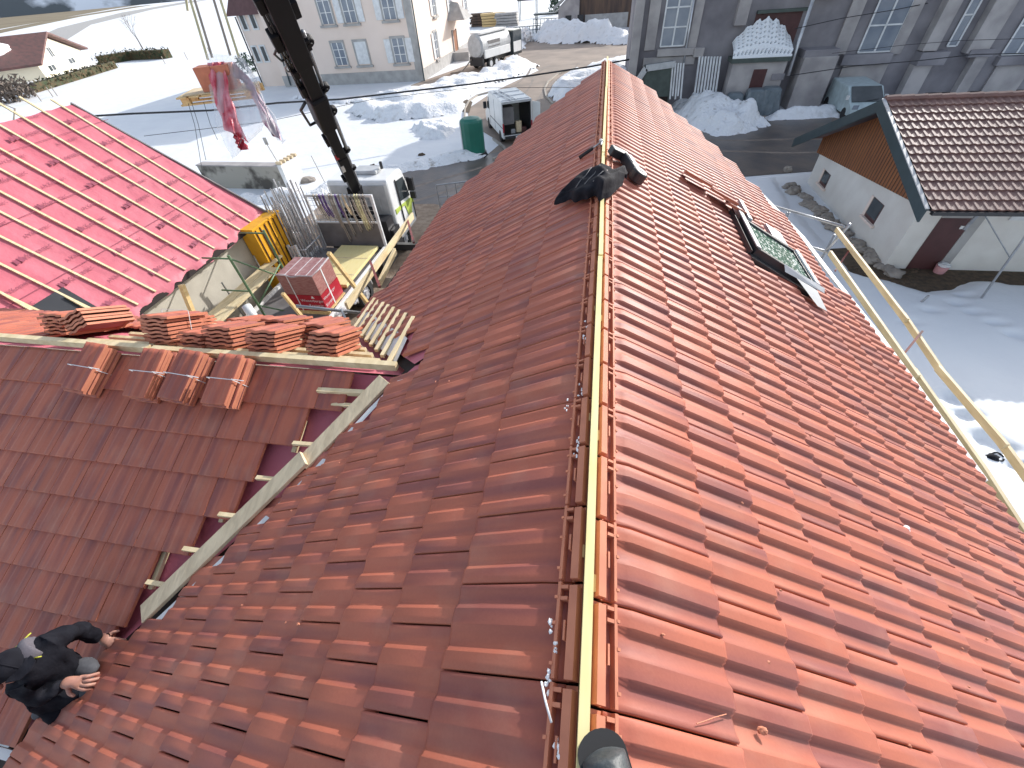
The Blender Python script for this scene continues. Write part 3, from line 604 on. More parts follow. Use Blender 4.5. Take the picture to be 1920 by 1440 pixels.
# lifted tiles beside the skylight
def loose(pos, e, n, eu, label, grp=None, w=TW, L=0.37, tilt=0.09):
    t = thing('roof_tile', label, 'roof tile', pos, grp); f = Field(); f.tile(Vector(pos), eu, e, n, w, L, lift0=0.04, lift1=0.07, roll=0); o = f.build('clay_body', t); return t
axR = Vector((0, -1, 0))
for (px, py, lb, rl) in ((1272, 338, 'lifted red tile, farthest from the roof window in the stepped row of three', 0.30), (1322, 372, 'lifted red tile in the middle of the stepped row by the roof window', 0.30), (1352, 398, 'lifted red tile right against the head of the roof window', 0.28)):
    p = hit(px, py, (TT, 0, 1), TT * XR); rot = Matrix.Rotation(rl, 3, eR); eu = (rot @ Vector((0, 1, 0))); nn = rot @ nR
    t = thing('roof_tile', lb, 'roof tile', p, 'lifted tiles by the roof window'); f = Field(); f.tile(p + nR * 0.10 - Vector((0, 0.0, 0)), Vector((eu.x, eu.y, -abs(eu.z))).normalized(), eR, nn, 0.24, 0.36, lift0=0, lift1=0.02); f.build('clay_body', t)
# ================================================================== RED UNDERLAY ROOF
EA = 40; ta = math.tan(math.radians(EA)); EX, EZ = -10.91, -4.0
def pz(x): return EZ - ta * (x - EX)
barn = thing('neighbouring_house', 'building across the yard whose roof is bare red printed underlay with long battens', 'house', (-13, 8, G))
pr = MB(); nx_, ny_ = 60, 150; XT = -14.95; rnd = np.random.RandomState(4)
vs = []; fs = []
for i in range(nx_ + 1):
    for j in range(ny_ + 1):
        x = EX + 0.05 + (XT - EX) * i / nx_; y = 2.5 + (12.15 - 2.5) * j / ny_
        y -= 0.0 if j < ny_ - 8 else 0.60 * i / nx_ * (j - ny_ + 8) / 8
        z = pz(x) + 0.07 * (float(fbm(np.array(x * 1.6), np.array(y * 2.6), 4)) - 0.45) - 0.018 * abs(math.sin(y * math.pi / 0.56))
        if i == 0: x += 0.06 * math.sin(y * 5.1) + 0.04 * math.sin(y * 11); z -= 0.08 + 0.05 * math.sin(y * 7)
        vs.append((x, y, z))
for i in range(nx_):
    for j in range(ny_):
        a = i * (ny_ + 1) + j; fs.append((a, a + 1, a + ny_ + 2, a + ny_ + 1))
pr.add(vs, fs); underlay = pr.build('roof_underlay', 'membrane', barn, smooth=True)
pr = MB(); pr.add([(EX + 0.1, 2.5, pz(EX) - 0.15), (XT, 2.5, pz(XT) - 0.15), (XT, 11.5, pz(XT) - 0.15), (EX + 0.1, 12.1, pz(EX) - 0.15), (-19, 11.7, -4.2), (-19, 2.5, -4.2)], [(0, 1, 2, 3), (1, 5, 4, 2)]); pr.build('roof_deck', 'underdark', barn)
cbn = MB(); nPk = Vector((math.sin(math.radians(EA)), 0, math.cos(math.radians(EA)))); yb_ = [11.36, 10.80, 10.22, 9.58, 8.93, 8.38, 7.80, 7.30, 6.72, 6.05, 5.45, 4.9]
for i, y in enumerate(yb_):
    ext = 0.7 if i in (1, 2, 3) else 0.25
    dd = Vector((XT - EX, 0, pz(XT) - pz(EX))).normalized()
    cbn.beam(Vector((EX + 0.0, y, pz(EX) + 0.03)), Vector((XT, y - 0.13 * (i < 9), pz(XT) + 0.03)) + dd * ext * 0.6, 0.05, 0.035, up=nPk)
cbn.build('counter_battens', 'pine_pale', barn)
edge = MB(); edge.beam((EX + 0.1, 12.17, pz(EX) - 0.06), (XT, 11.57, pz(XT) - 0.06), 0.04, 0.12, up=nPk); edge.build('verge_board', 'grey', barn)
inkm = MB(); rnd = random.Random(8); ayp = Vector((XT - EX, 0, pz(XT) - pz(EX))).normalized(); axp = Vector((0, 1, 0)); 
row = 0
sdn = 0.35
while sdn < 5.2:
    y = 3.2 + (row % 2) * 0.75
    while y < 11.3 - 0.05 * sdn:
        o = Vector((EX, y, pz(EX))) + ayp * sdn + nPk * 0.034
        if row % 2 == 0:
            # wordmark with a small bird-like block logo in front
            inkm.prism([o, o + axp * 0.10 + ayp * 0.02, o + axp * 0.10 + ayp * 0.11, o + axp * 0.03 + ayp * 0.14], nPk * 0.002)
            inkm.prism([o + axp * 0.13, o + axp * 0.24 + ayp * 0.03, o + axp * 0.20 + ayp * 0.16, o + axp * 0.12 + ayp * 0.10], nPk * 0.002)
            text_mesh(inkm, 'Koramic', o + axp * 0.29 + ayp * 0.02, axp, ayp, 0.17)
        else:
            text_mesh(inkm, 'A Koramic', o, axp, ayp, 0.135)
        y += 1.5
    sdn += 0.43; row += 1
for sdn in (1.45, 2.95, 4.45):
    o = Vector((EX, 2.6, pz(EX))) + ayp * sdn + nPk * 0.03; inkm.prism([o, o + axp * 9.2, o + axp * 9.2 + ayp * 0.012, o + ayp * 0.012], nPk * 0.002)
add_print(underlay, inkm, 'membrane_dk')

bmz = MB(); p = hit(0, 598, (ta, 0, 1), ta * EX + EZ)
bmz.add([hit(30, 592, (ta, 0, 1), ta * EX + EZ + 0.05), hit(210, 592, (ta, 0, 1), ta * EX + EZ + 0.05), hit(118, 538, (ta, 0, 1), ta * EX + EZ + 0.05)], [(0, 1, 2)])
bmz.build('black_patch', 'blackmem', barn)
bmz = MB(); bmz.beam(hit(-60, 597, (ta, 0, 1), ta * EX + EZ + 0.08), hit(199, 597, (ta, 0, 1), ta * EX + EZ + 0.08), 0.10, 0.09, up=nPk); bmz.beam(hit(70, 588, (ta, 0, 1), ta * EX + EZ + 0.1), hit(0, 548, (ta, 0, 1), ta * EX + EZ + 0.1), 0.05, 0.04, up=nPk); bmz.beam(hit(185, 590, (ta, 0, 1), ta * EX + EZ + 0.1), hit(122, 555, (ta, 0, 1), ta * EX + EZ + 0.1), 0.05, 0.04, up=nPk)
bmz.build('trimmer_beam', 'pine_pale', barn)
bw = MB(); bw.box(-18.6, EX - 0.15, 2.6, 11.9, G - 0.1, -4.15); bw.prism([(EX - 0.15, 11.9, -4.3), (XT, 11.6, pz(XT) - 0.3), (-18.6, 11.9, -4.3)], (0, -0.2, 0)); bw.build('wall', 'cement', barn)
# antenna-like bracing seen past the top of that roof
tb = MB(); a = gd(24, 245, 17.5); b = gd(28, 203, 17.5); tb.tube([a, b], 0.03, 6); tb.tube([gd(-5, 190, 17.5), gd(28, 204, 17.5)], 0.02, 6); tb.tube([gd(-5, 243, 17.5), gd(24, 238, 17.5)], 0.02, 6)
tag(tb.build('scaffold_pole', 'slinggrey'), 'thin scaffold pole standing at the ridge of the red underlay roof', 'pole')
# ================================================================== TILE BUNDLES AND STACKS ON THE WING
def tile_pile(loc, e, n, eu, count, label, group, strap=False, w=0.235, L=0.40, th=0.030, jit=0.012, seed=0):
    t = thing('tile_bundle', label, 'tile bundle', loc, group); rnd = random.Random(seed); loc = Vector(loc)
    for k in range(count):
        f = Field(); f.rnd = random.Random(seed * 31 + k); o = loc + n * (th * k) + eu * rnd.uniform(-jit, jit) + e * rnd.uniform(-jit, jit)
        f.tile(o, eu, e, n, w, L, relief=0.5, lift1=0.0); f.build('tile', t)
    if strap:
        mb = MB(); c = loc + e * L * 0.5; hh = th * count + 0.004
        mb.obox(c - eu * 0.004 + n * hh, eu * (w + 0.008), e * 0.006, n * 0.003); mb.obox(c - eu * 0.006 - n * 0.02, eu * 0.004, e * 0.006, n * (hh + 0.02)); mb.obox(c + eu * (w + 0.002) - n * 0.02, eu * 0.004, e * 0.006, n * (hh + 0.02))
        if strap == 2: mb.beam(c + n * (hh + 0.004), c - eu * 0.1 + n * (hh - 0.01), 0.006, 0.003)
        mb.build('strap', 'whiteframe', t)
    return t
lbl = ['strapped tile bundle on the shaded wing slope, leftmost of the four', 'strapped tile bundle on the shaded wing slope, second from the left', 'strapped tile bundle on the shaded wing slope, third from the left', 'strapped tile bundle on the shaded wing slope, rightmost of the four']
for i, (px, py) in enumerate([(204, 655), (318, 662), (383, 668), (462, 674)]):
    p = hit(px, py - 4, (0, -tw_, 1), WZ - tw_ * WY + 0.14); rot = Matrix.Rotation(math.radians(-4 + 3 * (i % 2)), 3, nW); e = rot @ eW; eu = rot @ Vector((-1, 0, 0))
    tile_pile(p - nW * 0.14 + nW * 0.045 - eu * 0.0, e, nW, eu, 5, lbl[i], 'tile bundles laid on the wing slope', strap=2, w=0.22, L=0.42, seed=i + 1)
st = [((-5.25, 2.30), 6, 0, 'orange tile stack at the far left end behind the wing ridge'), ((-4.72, 2.20), 5, 30, 'tilted orange tile stack leaning up on its neighbours behind the wing ridge'),
      ((-4.20, 2.40), 6, 0, 'orange tile stack just right of the tilted one behind the wing ridge'), ((-3.86, 2.18), 8, 2, 'tallest orange tile stack, with a hanging strap, behind the wing ridge'),
      ((-3.62, 2.74), 5, -3, 'orange tile stack at the back edge, left of the middle, behind the wing ridge'), ((-3.24, 2.18), 6, 2, 'orange tile stack right above the third bundle, behind the wing ridge'),
      ((-3.16, 2.66), 6, -3, 'orange tile stack in the middle of the back row behind the wing ridge'), ((-2.80, 2.16), 6, 3, 'orange tile stack close to the ridge beam, above the rightmost bundle'),
      ((-2.88, 2.90), 5, 0, 'orange tile stack lowest down, towards the back eaves of the wing'), ((-2.62, 2.56), 6, -3, 'orange tile stack just behind the rightmost stack of the wing'),
      ((-2.26, 2.20), 6, 4, 'orange tile stack nearest the bare battens of the wing'), ((-3.52, 2.20), 4, -4, 'low orange tile stack squeezed beside the tallest stack behind the wing ridge'), ((-4.45, 2.75), 4, 3, 'low orange tile stack at the back, behind the tilted stack')]
for i, ((x, y), c, rz, lb) in enumerate(st):
    n = nB; base = Vector((x, y, wing_back_z(y))) + nB * 0.045; rot = Matrix.Rotation(math.radians(rz if rz != 30 else 0), 3, nB)
    e = rot @ eB; eu = rot @ Vector((1, 0, 0))
    if rz == 30: r2 = Matrix.Rotation(math.radians(-26), 3, eB); eu = r2 @ eu; n = r2 @ nB; base = base + Vector((0, 0, 0.03))
    tile_pile(base, e, n, eu, c, lb, 'tile stacks behind the wing ridge', strap=(1 if c == 8 else False), w=0.27, L=0.42, th=0.034, seed=20 + i, jit=0.018)
# ================================================================== THINGS ON THE MAIN ROOF
def skin_obj(name, verts, edges, radii, mat, parent, root=0, sub=2, smooth=True):
    org = Vector((0, 0, 0)); p = parent
    while p is not None: org += Vector(p.location); p = p.parent
    me = bpy.data.meshes.new(name); me.from_pydata([tuple(Vector(v) - org) for v in verts], edges, []); me.update()
    o = bpy.data.objects.new(name, me); C.objects.link(o); o.parent = parent; me.materials.append(M[mat])
    md = o.modifiers.new('skin', 'SKIN'); md.use_smooth_shade = smooth
    if not me.skin_vertices:
        bpy.context.view_layer.objects.active = o
        me.attributes
    for i, r in enumerate(radii):
        sv = me.skin_vertices[0].data[i]; sv.radius = (r, r) if not isinstance(r, tuple) else r; sv.use_root = (i == root)
    s = o.modifiers.new('sub', 'SUBSURF'); s.levels = sub; s.render_levels = sub
    return o
def cloth(name, pts_fn, nu, nv, mat, parent, thick=0.01):
    mb = MB(); mb.add([pts_fn(i / (nu - 1), j / (nv - 1)) for i in range(nu) for j in range(nv)], [(i * nv + j, (i + 1) * nv + j, (i + 1) * nv + j + 1, i * nv + j + 1) for i in range(nu - 1) for j in range(nv - 1)])
    o = mb.build(name, mat, parent, smooth=True)
    if thick: s = o.modifiers.new('solid', 'SOLIDIFY'); s.thickness = thick
    return o
def slope_pt(x, y, hgt):      # point over the main roof
    return Vector((x, y, (-TT * abs(x - XR)) + hgt))
# jacket slung over the ridge: mound of folded cloth with a long sleeve down the left slope
jc = thing('jacket', 'crumpled black work jacket slung over the roof ridge', 'jacket', slope_pt(0.0, 3.2, 0.03))
ja = [hit(1042, 384, (-TT, 0, 1), -TT * XR + 0.04), hit(1072, 358, (-TT, 0, 1), -TT * XR + 0.08), hit(1108, 338, (-TT, 0, 1), -TT * XR + 0.10), gz(1140, 334, 0.11), hit(1172, 336, (TT, 0, 1), TT * XR + 0.08)]
def jfn(u, v):
    k = u * 3.999; i = int(k); t = k - i; c = ja[i] * (1 - t) + ja[i + 1] * t; c = c.copy()
    c.z = max(-TT * abs(c.x - XR) + 0.0, -TT * abs(c.x - XR))
    wd = float(np.interp(u, [0, 0.12, 0.35, 0.6, 0.9, 1], [0.045, 0.085, 0.17, 0.23, 0.24, 0.13])); hg = float(np.interp(u, [0, 0.1, 0.3, 0.6, 0.9, 1], [0.035, 0.075, 0.095, 0.13, 0.12, 0.05]))
    a = math.pi * v; fold = (0.012 * math.sin(u * 17 + v * 5) + 0.014 * math.sin(u * 7 - v * 13) + 0.009 * math.sin(v * 27 + u * 9)) * min(1, u * 6)
    off = Vector((0.2, 1, 0)).normalized()
    wd *= 1 + 0.16 * math.sin(u * 15 + 1.3) + 0.08 * math.sin(u * 37)
    q = c + off * (-math.cos(a) * (wd + fold)); q.z = TT * (0.10 - math.sqrt((q.x - XR) ** 2 + 0.010)) + 0.016 + (hg + fold) * max(0, math.sin(a)) ** 0.6
    return q
cloth('body', jfn, 60, 30, 'black', jc, 0)
def lfn(u, v):
    q = jfn(0.42 + 0.42 * u, 0.97); q.y += 0.015 + 0.06 * v; q.z = -TT * abs(q.x - XR) + 0.03 + 0.035 * math.sin(math.pi * v) + 0.006 * math.sin(u * 20); return q
cloth('red_lining', lfn, 24, 5, 'red', jc, 0.006)
mb = MB()
for k in range(3): mb.tube([jfn(0.35 + 0.12 * k + 0.04 * t, 0.25 + 0.12 * t) + Vector((0, 0, 0.002)) for t in range(4)], 0.004, 6)
mb.build('piping', 'grey', jc, smooth=True)
# nail gun lying right of the ridge
p0 = hit(1172, 300, (TT, 0, 1), TT * XR + 0.07); p1 = hit(1190, 328, (TT, 0, 1), TT * XR + 0.07)
ng = thing('nail_gun', 'black nail gun lying beside the jacket on the sunny side of the ridge', 'nail gun', p1 - nR * 0.05)
A_ = (p0 - p1).normalized(); S_ = A_.cross(nR).normalized()
mb = MB(); mb.obox(p1 - S_ * 0.045 - A_ * 0.02 - nR * 0.03, S_ * 0.09, A_ * 0.30, nR * 0.09); mb.wheel(p1 - A_ * 0.05 + nR * 0.02, 0.075, 0.10, nR, 18); mb.build('housing', 'dark', ng, bevel=0.012)
mb = MB(); mb.obox(p1 + A_ * 0.28 - S_ * 0.16 - nR * 0.03, S_ * 0.20, A_ * 0.09, nR * 0.075); mb.build('battery', 'dark', ng, bevel=0.01)
mb = MB(); mb.obox(p1 + A_ * 0.02 + S_ * 0.05 - nR * 0.02, S_ * 0.035, A_ * 0.22, nR * 0.05); mb.obox(p1 + A_ * 0.10 - S_ * 0.03 + nR * 0.061, S_ * 0.012, A_ * 0.14, nR * 0.004); mb.build('magazine', 'steel', ng, bevel=0.003)
mb = MB(); mb.wheel(p1 - A_ * 0.05 + nR * 0.073, 0.018, 0.006, nR, 14); mb.build('cap', 'whiteframe', ng)
# hammer on the left of the ridge
h0 = hit(1086, 296, (-TT, 0, 1), -TT * XR + 0.03); h1 = hit(1128, 266, (-TT, 0, 1), -TT * XR + 0.04)
hm_ = thing('hammer', 'hammer with dark rubber grip lying against the left side of the ridge', 'hammer', h0)
mb = MB(); mb.tube([h0, h0 + (h1 - h0) * 0.6], 0.018, 8); mb.build('grip', 'rubber', hm_, smooth=True)
mb = MB(); mb.tube([h0 + (h1 - h0) * 0.6, h1], 0.009, 8); mb.build('shaft', 'steel', hm_, smooth=True)
mb = MB(); d = (h1 - h0).normalized(); sd2 = d.cross(nL); mb.tube([h1 - sd2 * 0.06, h1 + sd2 * 0.02], 0.019, 8); mb.tube([h1 + sd2 * 0.02, h1 + sd2 * 0.09 - d * 0.02], 0.014, 8, 0.004); mb.build('head', 'steel', hm_)
# small things on the near tiles
def pebble(name, px, py, r, mat, label, cat, side=1, group=None):
    p = hit(px, py, (TT * side, 0, 1), TT * side * XR + 0.02); mb = MB(); mb.blob(p, r, r * 0.8, r * 0.5, seed=int(px), jag=0.3); tag(mb.build(name, mat), label, cat, group)
pebble('tile_chip', 1430, 1370, 0.014, 'clay', 'small broken tile chip lying on the sunny tiles near the boot', 'tile chip')
pebble('snow_crumb', 1697, 992, 0.03, 'snowbit', 'lump of white snow on the sunny tiles towards the right edge', 'snow lump')
mb = MB()
for t in range(9):
    pass
def crumbs(name, pxs, r, label, side):
    mb = MB(); rnd = random.Random(len(pxs) * 7)
    for (a, b) in pxs:
        for k in range(5):
            p = hit(a + rnd.uniform(-4, 4), b + rnd.uniform(-12, 12), (TT * side, 0, 1), TT * side * XR + 0.014); mb.blob(p, rnd.uniform(0.3, 1) * r, rnd.uniform(0.5, 1.6) * r, r * 0.4, seed=rnd.randint(0, 999), n=6, m_=4, jag=0.4)
    o = mb.build(name, 'snowbit', smooth=True); o['kind'] = 'stuff'; o['label'] = label; o['category'] = 'frost'; return o
crumbs('frost', [(1033, 1175), (1040, 1215), (1100, 610), (1096, 640), (1088, 730), (1080, 845), (1082, 830), (1030, 1265), (1024, 1290), (1045, 1395), (1050, 1412), (1062, 760)], 0.007, 'crumbs of melting frost along the left side of the ridge', -1)
mb = MB(); a = hit(1015, 1278, (-TT, 0, 1), -TT * XR + 0.028); b = hit(1034, 1355, (-TT, 0, 1), -TT * XR + 0.022); mb.tube([a, (a + b) / 2 + nL * 0.004, b], 0.003, 6); tag(mb.build('icicle', 'snowbit', smooth=True), 'thin broken icicle lying on the shaded tiles near the ridge', 'icicle')
mb = MB(); mb.tube([hit(px, py, (TT, 0, 1), TT * XR + 0.024) for px, py in ((1306, 1357), (1322, 1352), (1340, 1345), (1362, 1339))], 0.0016, 5); tag(mb.build('twig', 'clay'), 'thin brown twig lying across a sunny tile by the boot', 'twig')
rnd = random.Random(23); mb = MB()
for k in range(70):
    side = rnd.choice((1, 1, -1)); x = XR + side * rnd.uniform(0.2, 2.6); y = rnd.uniform(0.2, 4.5)
    if side < 0 and not left_keep(x, y): continue
    if 1.4 < x < 2.5 and 3.6 < y < 5: continue
    p = Vector((x, y, -TT * abs(x - XR))) + (nR if side > 0 else nL) * 0.022; mb.blob(p, rnd.uniform(0.003, 0.008), rnd.uniform(0.003, 0.008), 0.003, seed=k, n=6, m_=4, jag=0.4)
o_ = mb.build('clay_crumbs', 'clay'); o_['kind'] = 'stuff'
# the photographer's boot on the ridge
bt_ = gz(1130, 1470, 0.04); bo = thing('boot', 'toe of a dark grey work boot standing on the ridge at the bottom edge', 'boot', (bt_.x, bt_.y, 0.03))
tip = gz(1128, 1402, 0.07); hl = gz(1175, 1560, 0.06)
dv = (hl - tip); L_ = dv.length
def bfn(u, v):
    c = tip + dv * u; a = math.pi * v; wd = 0.052 * min(1, (u * 9 + 0.02) ** 0.5) * (1 - 0.15 * u) ; hg = 0.062 * min(1, (u * 6 + 0.02) ** 0.5) + 0.05 * u
    s_ = Vector((dv.y, -dv.x, 0)).normalized(); q = c + s_ * (math.cos(a) * wd); q.z = 0.045 + hg * math.sin(a) ** 0.75 + (0.004 * math.sin(u * 60) if u > 0.35 else 0); return q
None if True else cloth('upper', bfn, 40, 22, mk('boot_leather', (0.03, 0.04, 0.045), 0.45, (0.06, 0.07, 0.075), 20, bump=0.004, bscale=30), bo, 0)
M['boot'] = mk('boot_leather', (0.03, 0.038, 0.042), 0.5, (0.065, 0.075, 0.08), 25, bump=0.004, bscale=40)
cloth('upper', bfn, 40, 22, 'boot', bo, 0)
mb = MB(); s_ = Vector((dv.y, -dv.x, 0)).normalized(); ring = []
for k in range(13):
    a = math.pi * k / 12; ring.append(tip + dv * 0.08 + s_ * math.cos(a) * 0.056 - dv.normalized() * math.sin(a) * 0.045)
ring = [tip + dv * 1.0 + s_ * 0.05] + ring + [tip + dv * 1.0 - s_ * 0.05]
mb.prism([Vector((q.x, q.y, 0.03)) for q in ring], (0, 0, 0.02)); mb.build('sole', 'rubber', bo)
mb = MB()
for k in range(3): 
    q = tip + dv * (0.42 + 0.1 * k); mb.tube([q + s_ * 0.03 + Vector((0, 0, 0.085)), q + Vector((0, 0, 0.10)), q - s_ * 0.03 + Vector((0, 0, 0.085))], 0.003, 6)
mb.build('lace', 'slinggrey', bo)
# ================================================================== WORKER ON THE WING
def wz(x, y): return wing_front_z(y)
def W(px, py, hgt):    # photo point at a height over the wing slope
    return hit(px, py, (0, -tw_, 1), WZ - tw_ * WY + hgt)
wk = thing('person', 'roofer in dark jacket and black cap kneeling on the wing slope', 'person', W(110, 1300, 0))
head = W(24, 1250, 0.56); neck = W(50, 1240, 0.52); chest = W(78, 1240, 0.40); belly = W(100, 1262, 0.26); pel = W(88, 1305, 0.17)
sA = W(92, 1204, 0.44); eA = W(150, 1182, 0.22); wA = W(186, 1200, 0.085); sB = W(52, 1284, 0.44); eB_ = W(80, 1308, 0.36); wB = W(122, 1278, 0.33)
kA = W(186, 1283, 0.14); aA = W(120, 1318, 0.07); hB = W(104, 1316, 0.20); kB = W(120, 1344, 0.17); aB = W(150, 1375, 0.07); tB = W(132, 1364, 0.08)
V = [pel, belly, chest, neck, (neck + head) / 2 + Vector((0, 0, 0.0)), sA, (sA + eA) / 2, eA, (eA + wA) / 2, wA, sB, (sB + eB_) / 2, eB_, (eB_ + wB) / 2, wB, (pel + kA) / 2 + nW * 0.05, kA, aA, hB, kB, tB]
Ed = [(0, 1), (1, 2), (2, 3), (3, 4), (2, 5), (5, 6), (6, 7), (7, 8), (8, 9), (2, 10), (10, 11), (11, 12), (12, 13), (13, 14), (0, 15), (15, 16), (16, 17), (0, 18), (18, 19), (19, 20)]
Rr = [0.13, 0.14, 0.14, 0.065, 0.055, 0.085, 0.062, 0.055, 0.05, 0.042, 0.085, 0.062, 0.055, 0.05, 0.042, 0.095, 0.072, 0.05, 0.09, 0.075, 0.05]
bodyo = skin_obj('body', V, Ed, Rr, 'jacket', wk, sub=3)
tx = bpy.data.textures.new('folds', 'CLOUDS'); tx.noise_scale = 0.09; dm = bodyo.modifiers.new('folds', 'DISPLACE'); dm.texture = tx; dm.strength = 0.045; dm.mid_level = 0.5
hd = MB(); hdir = (head - neck).normalized(); hd.blob(head, 0.066, 0.082, 0.092, seed=1, n=16, m_=12, jag=0.0); hd.blob(head + Vector((0.066, 0.0, -0.02)), 0.016, 0.012, 0.018, seed=2, n=8, m_=6, jag=0.0); hd.blob(head + Vector((0.0, -0.095, -0.01)), 0.012, 0.02, 0.03, seed=2, n=8, m_=6, jag=0.0); hd.build('head', 'skin', wk, smooth=True)
cp = MB(); n_ = 18
for i in range(9):
    th = math.pi / 2 * i / 8
    for k in range(n_): ph = 2 * math.pi * k / n_; cp.v.append(head + Vector((-0.012 + 0.078 * math.sin(th) * math.cos(ph), 0.092 * math.sin(th) * math.sin(ph), 0.010 + 0.098 * math.cos(th))))
for i in range(8):
    for k in range(n_): k2 = (k + 1) % n_; cp.f.append((i * n_ + k, (i + 1) * n_ + k, (i + 1) * n_ + k2, i * n_ + k2))
cpo = cp.build('cap', 'jacket', wk, smooth=True); cp = MB(); cp.prism([head + Vector((0.055, -0.07, 0.012)), head + Vector((0.115, -0.045, 0.0)), head + Vector((0.128, 0.0, -0.004)), head + Vector((0.115, 0.045, 0.0)), head + Vector((0.055, 0.07, 0.012))], (0, 0, 0.008)); cp.tube([head + Vector((-0.012 + 0.0785 * math.cos(a), 0, 0.010 + 0.099 * math.sin(a))) for a in [t * 0.3 for t in range(11)]], 0.003, 5); cp.build('brim', 'jacket', cpo)
mb = MB(); mb.tube([head + Vector((0.070 * math.cos(a), 0.088 * math.sin(a), 0.0)) for a in [x * 0.12 - 0.8 for x in range(14)]], 0.005, 6); mb.tube([neck + Vector((0.05, 0.02, 0.02)), chest + Vector((0.12, 0.02, 0.13))], 0.004, 6); a = sA + Vector((-0.10, -0.06, 0.07)); mb.tube([a, a + Vector((0.03, 0.08, 0.01))], 0.004, 6); mb.build('yellow_trim', 'hivis', wk, smooth=True)
yk = [sA + nW * 0.030, (sA + chest) / 2 + Vector((-0.03, 0, 0.05)), neck + Vector((0.0, 0.03, 0.015)), (sB + neck) / 2 + Vector((0, 0, 0.02))]
skin_obj('shoulder_yoke', yk, [(0, 1), (1, 2), (2, 3)], [0.075, 0.105, 0.075, 0.06], 'yoke', wk)
kp = MB(); kp.blob(kA + nW * 0.03, 0.085, 0.075, 0.055, seed=3, n=12, m_=8, jag=0.03); kp.build('knee_pad', 'kneepad', wk, smooth=True)
kp = MB(); kp.blob(W(158, 1252, 0.20), 0.10, 0.055, 0.04, seed=5, n=12, m_=8, jag=0.05); kp.build('tool_pouch', 'kneepad', wk, smooth=True)
def hand(name, wr, dirv, nrm, parent, curl=0.15, sgn=1):
    dirv = dirv.normalized(); nrm = nrm.normalized(); sd3 = dirv.cross(nrm).normalized() * sgn
    V = [wr - dirv * 0.02, wr + dirv * 0.035]; E_ = [(0, 1)]; R_ = [0.030, 0.034]
    V.append(wr + dirv * 0.07); E_.append((1, 2)); R_.append(0.033)
    Ls = [0.066, 0.078, 0.072, 0.056]
    for k in range(4):
        o = wr + dirv * (0.088 - 0.004 * abs(k - 1.4)) + sd3 * (0.030 - 0.020 * k); a = (k - 1.5) * -0.10
        d2 = (dirv * math.cos(a) + sd3 * -math.sin(a) * -1 * 0.9).normalized(); i0 = len(V)
        V += [o, o + d2 * Ls[k] * 0.5 + nrm * 0.006, o + d2 * Ls[k] - nrm * (0.004 + curl * 0.05)]; E_ += [(2, i0), (i0, i0 + 1), (i0 + 1, i0 + 2)]; R_ += [0.0125, 0.0115, 0.0095]
    i0 = len(V); t0 = wr + dirv * 0.03 + sd3 * 0.034; V += [t0, t0 + (dirv * 0.6 + sd3).normalized() * 0.032, t0 + (dirv * 0.9 + sd3 * 0.8).normalized() * 0.062 - nrm * 0.008]; E_ += [(1, i0), (i0, i0 + 1), (i0 + 1, i0 + 2)]; R_ += [0.014, 0.011, 0.009]
    return skin_obj(name, V, E_, R_, 'skin', parent)
hand('hand', wA + nW * -0.02, W(214, 1211, 0.065) - wA, nW, wk, sgn=-1)
hand('hand', wB, W(165, 1280, 0.28) - wB, (nW + Vector((0.3, 0, 0))).normalized(), wk, curl=0.8, sgn=1)
def shoe(a, d, up, parent):
    d = d.normalized(); V = [a, a + d * 0.10, a + d * 0.20, a + up * 0.07]; skin_obj('shoe', V, [(0, 1), (1, 2), (0, 3)], [0.045, 0.045, 0.036, 0.045], 'kneepad', parent)
shoe(tB, W(152, 1374, 0.06) - tB, nW, wk); shoe(aA, Vector((-1, -0.5, -0.2)), nW, wk)
# ================================================================== GUARD RAIL ALONG THE RIGHT EAVES
gr_ = thing('guard_rail', 'two long timber rails on dark red brackets along the right eaves', 'guard rail', (3.6, 4, -2.3))
def rail(pl, X, w, h, name='rail', mat='pine_pale'):
    for q_, (a, b) in enumerate(pl):
        A = gx(*a, X + 0.034 * (q_ % 2)); B = gx(*b, X + 0.034 * (q_ % 2)); mb = MB(); mb.beam(A, B, w, h); mb.build(name, mat, gr_)
rail([((1568, 430), (1700, 602)), ((1692, 590), (1768, 702)), ((1758, 690), (1885, 838)), ((1872, 822), (1960, 942))], 3.75, 0.03, 0.07)
rail([((1556, 474), (1720, 708)), ((1712, 694), (1846, 886)), ((1838, 874), (1945, 1042))], 3.46, 0.03, 0.07)
for (a, b) in (((1597, 462), (1566, 508)), ((1727, 624), (1686, 674)), ((1935, 975), (1893, 1000))):
    A = gx(*a, 3.8); B = gx(*b, 3.48); mb = MB(); mb.beam(A + (A - B) * 0.06, B, 0.022, 0.022); mb.build('bracket', 'redsteel', gr_)
ss = thing('tube_scaffold', 'grey tubular scaffold ends standing in the snow beyond the timber guard rail', 'scaffold', gz(1540, 560, -7))
mb = MB()
pA = gx(1455, 388, 3.8)
for (a, b) in (((1453, 387), (1582, 425)), ((1500, 457), (1556, 474)), ((1476, 398), (1468, 418)), ((1594, 420), (1540, 482))):
    mb.tube([gx(*a, 3.9), gx(*b, 3.9)], 0.022, 6)
q = gx(1565, 440, 3.9); mb.tube([q, Vector((q.x, q.y, G))], 0.024, 6); q = gx(1480, 398, 3.9); mb.tube([q, Vector((q.x, q.y, G))], 0.024, 6)
mb.build('tube', 'steel', ss, smooth=True)
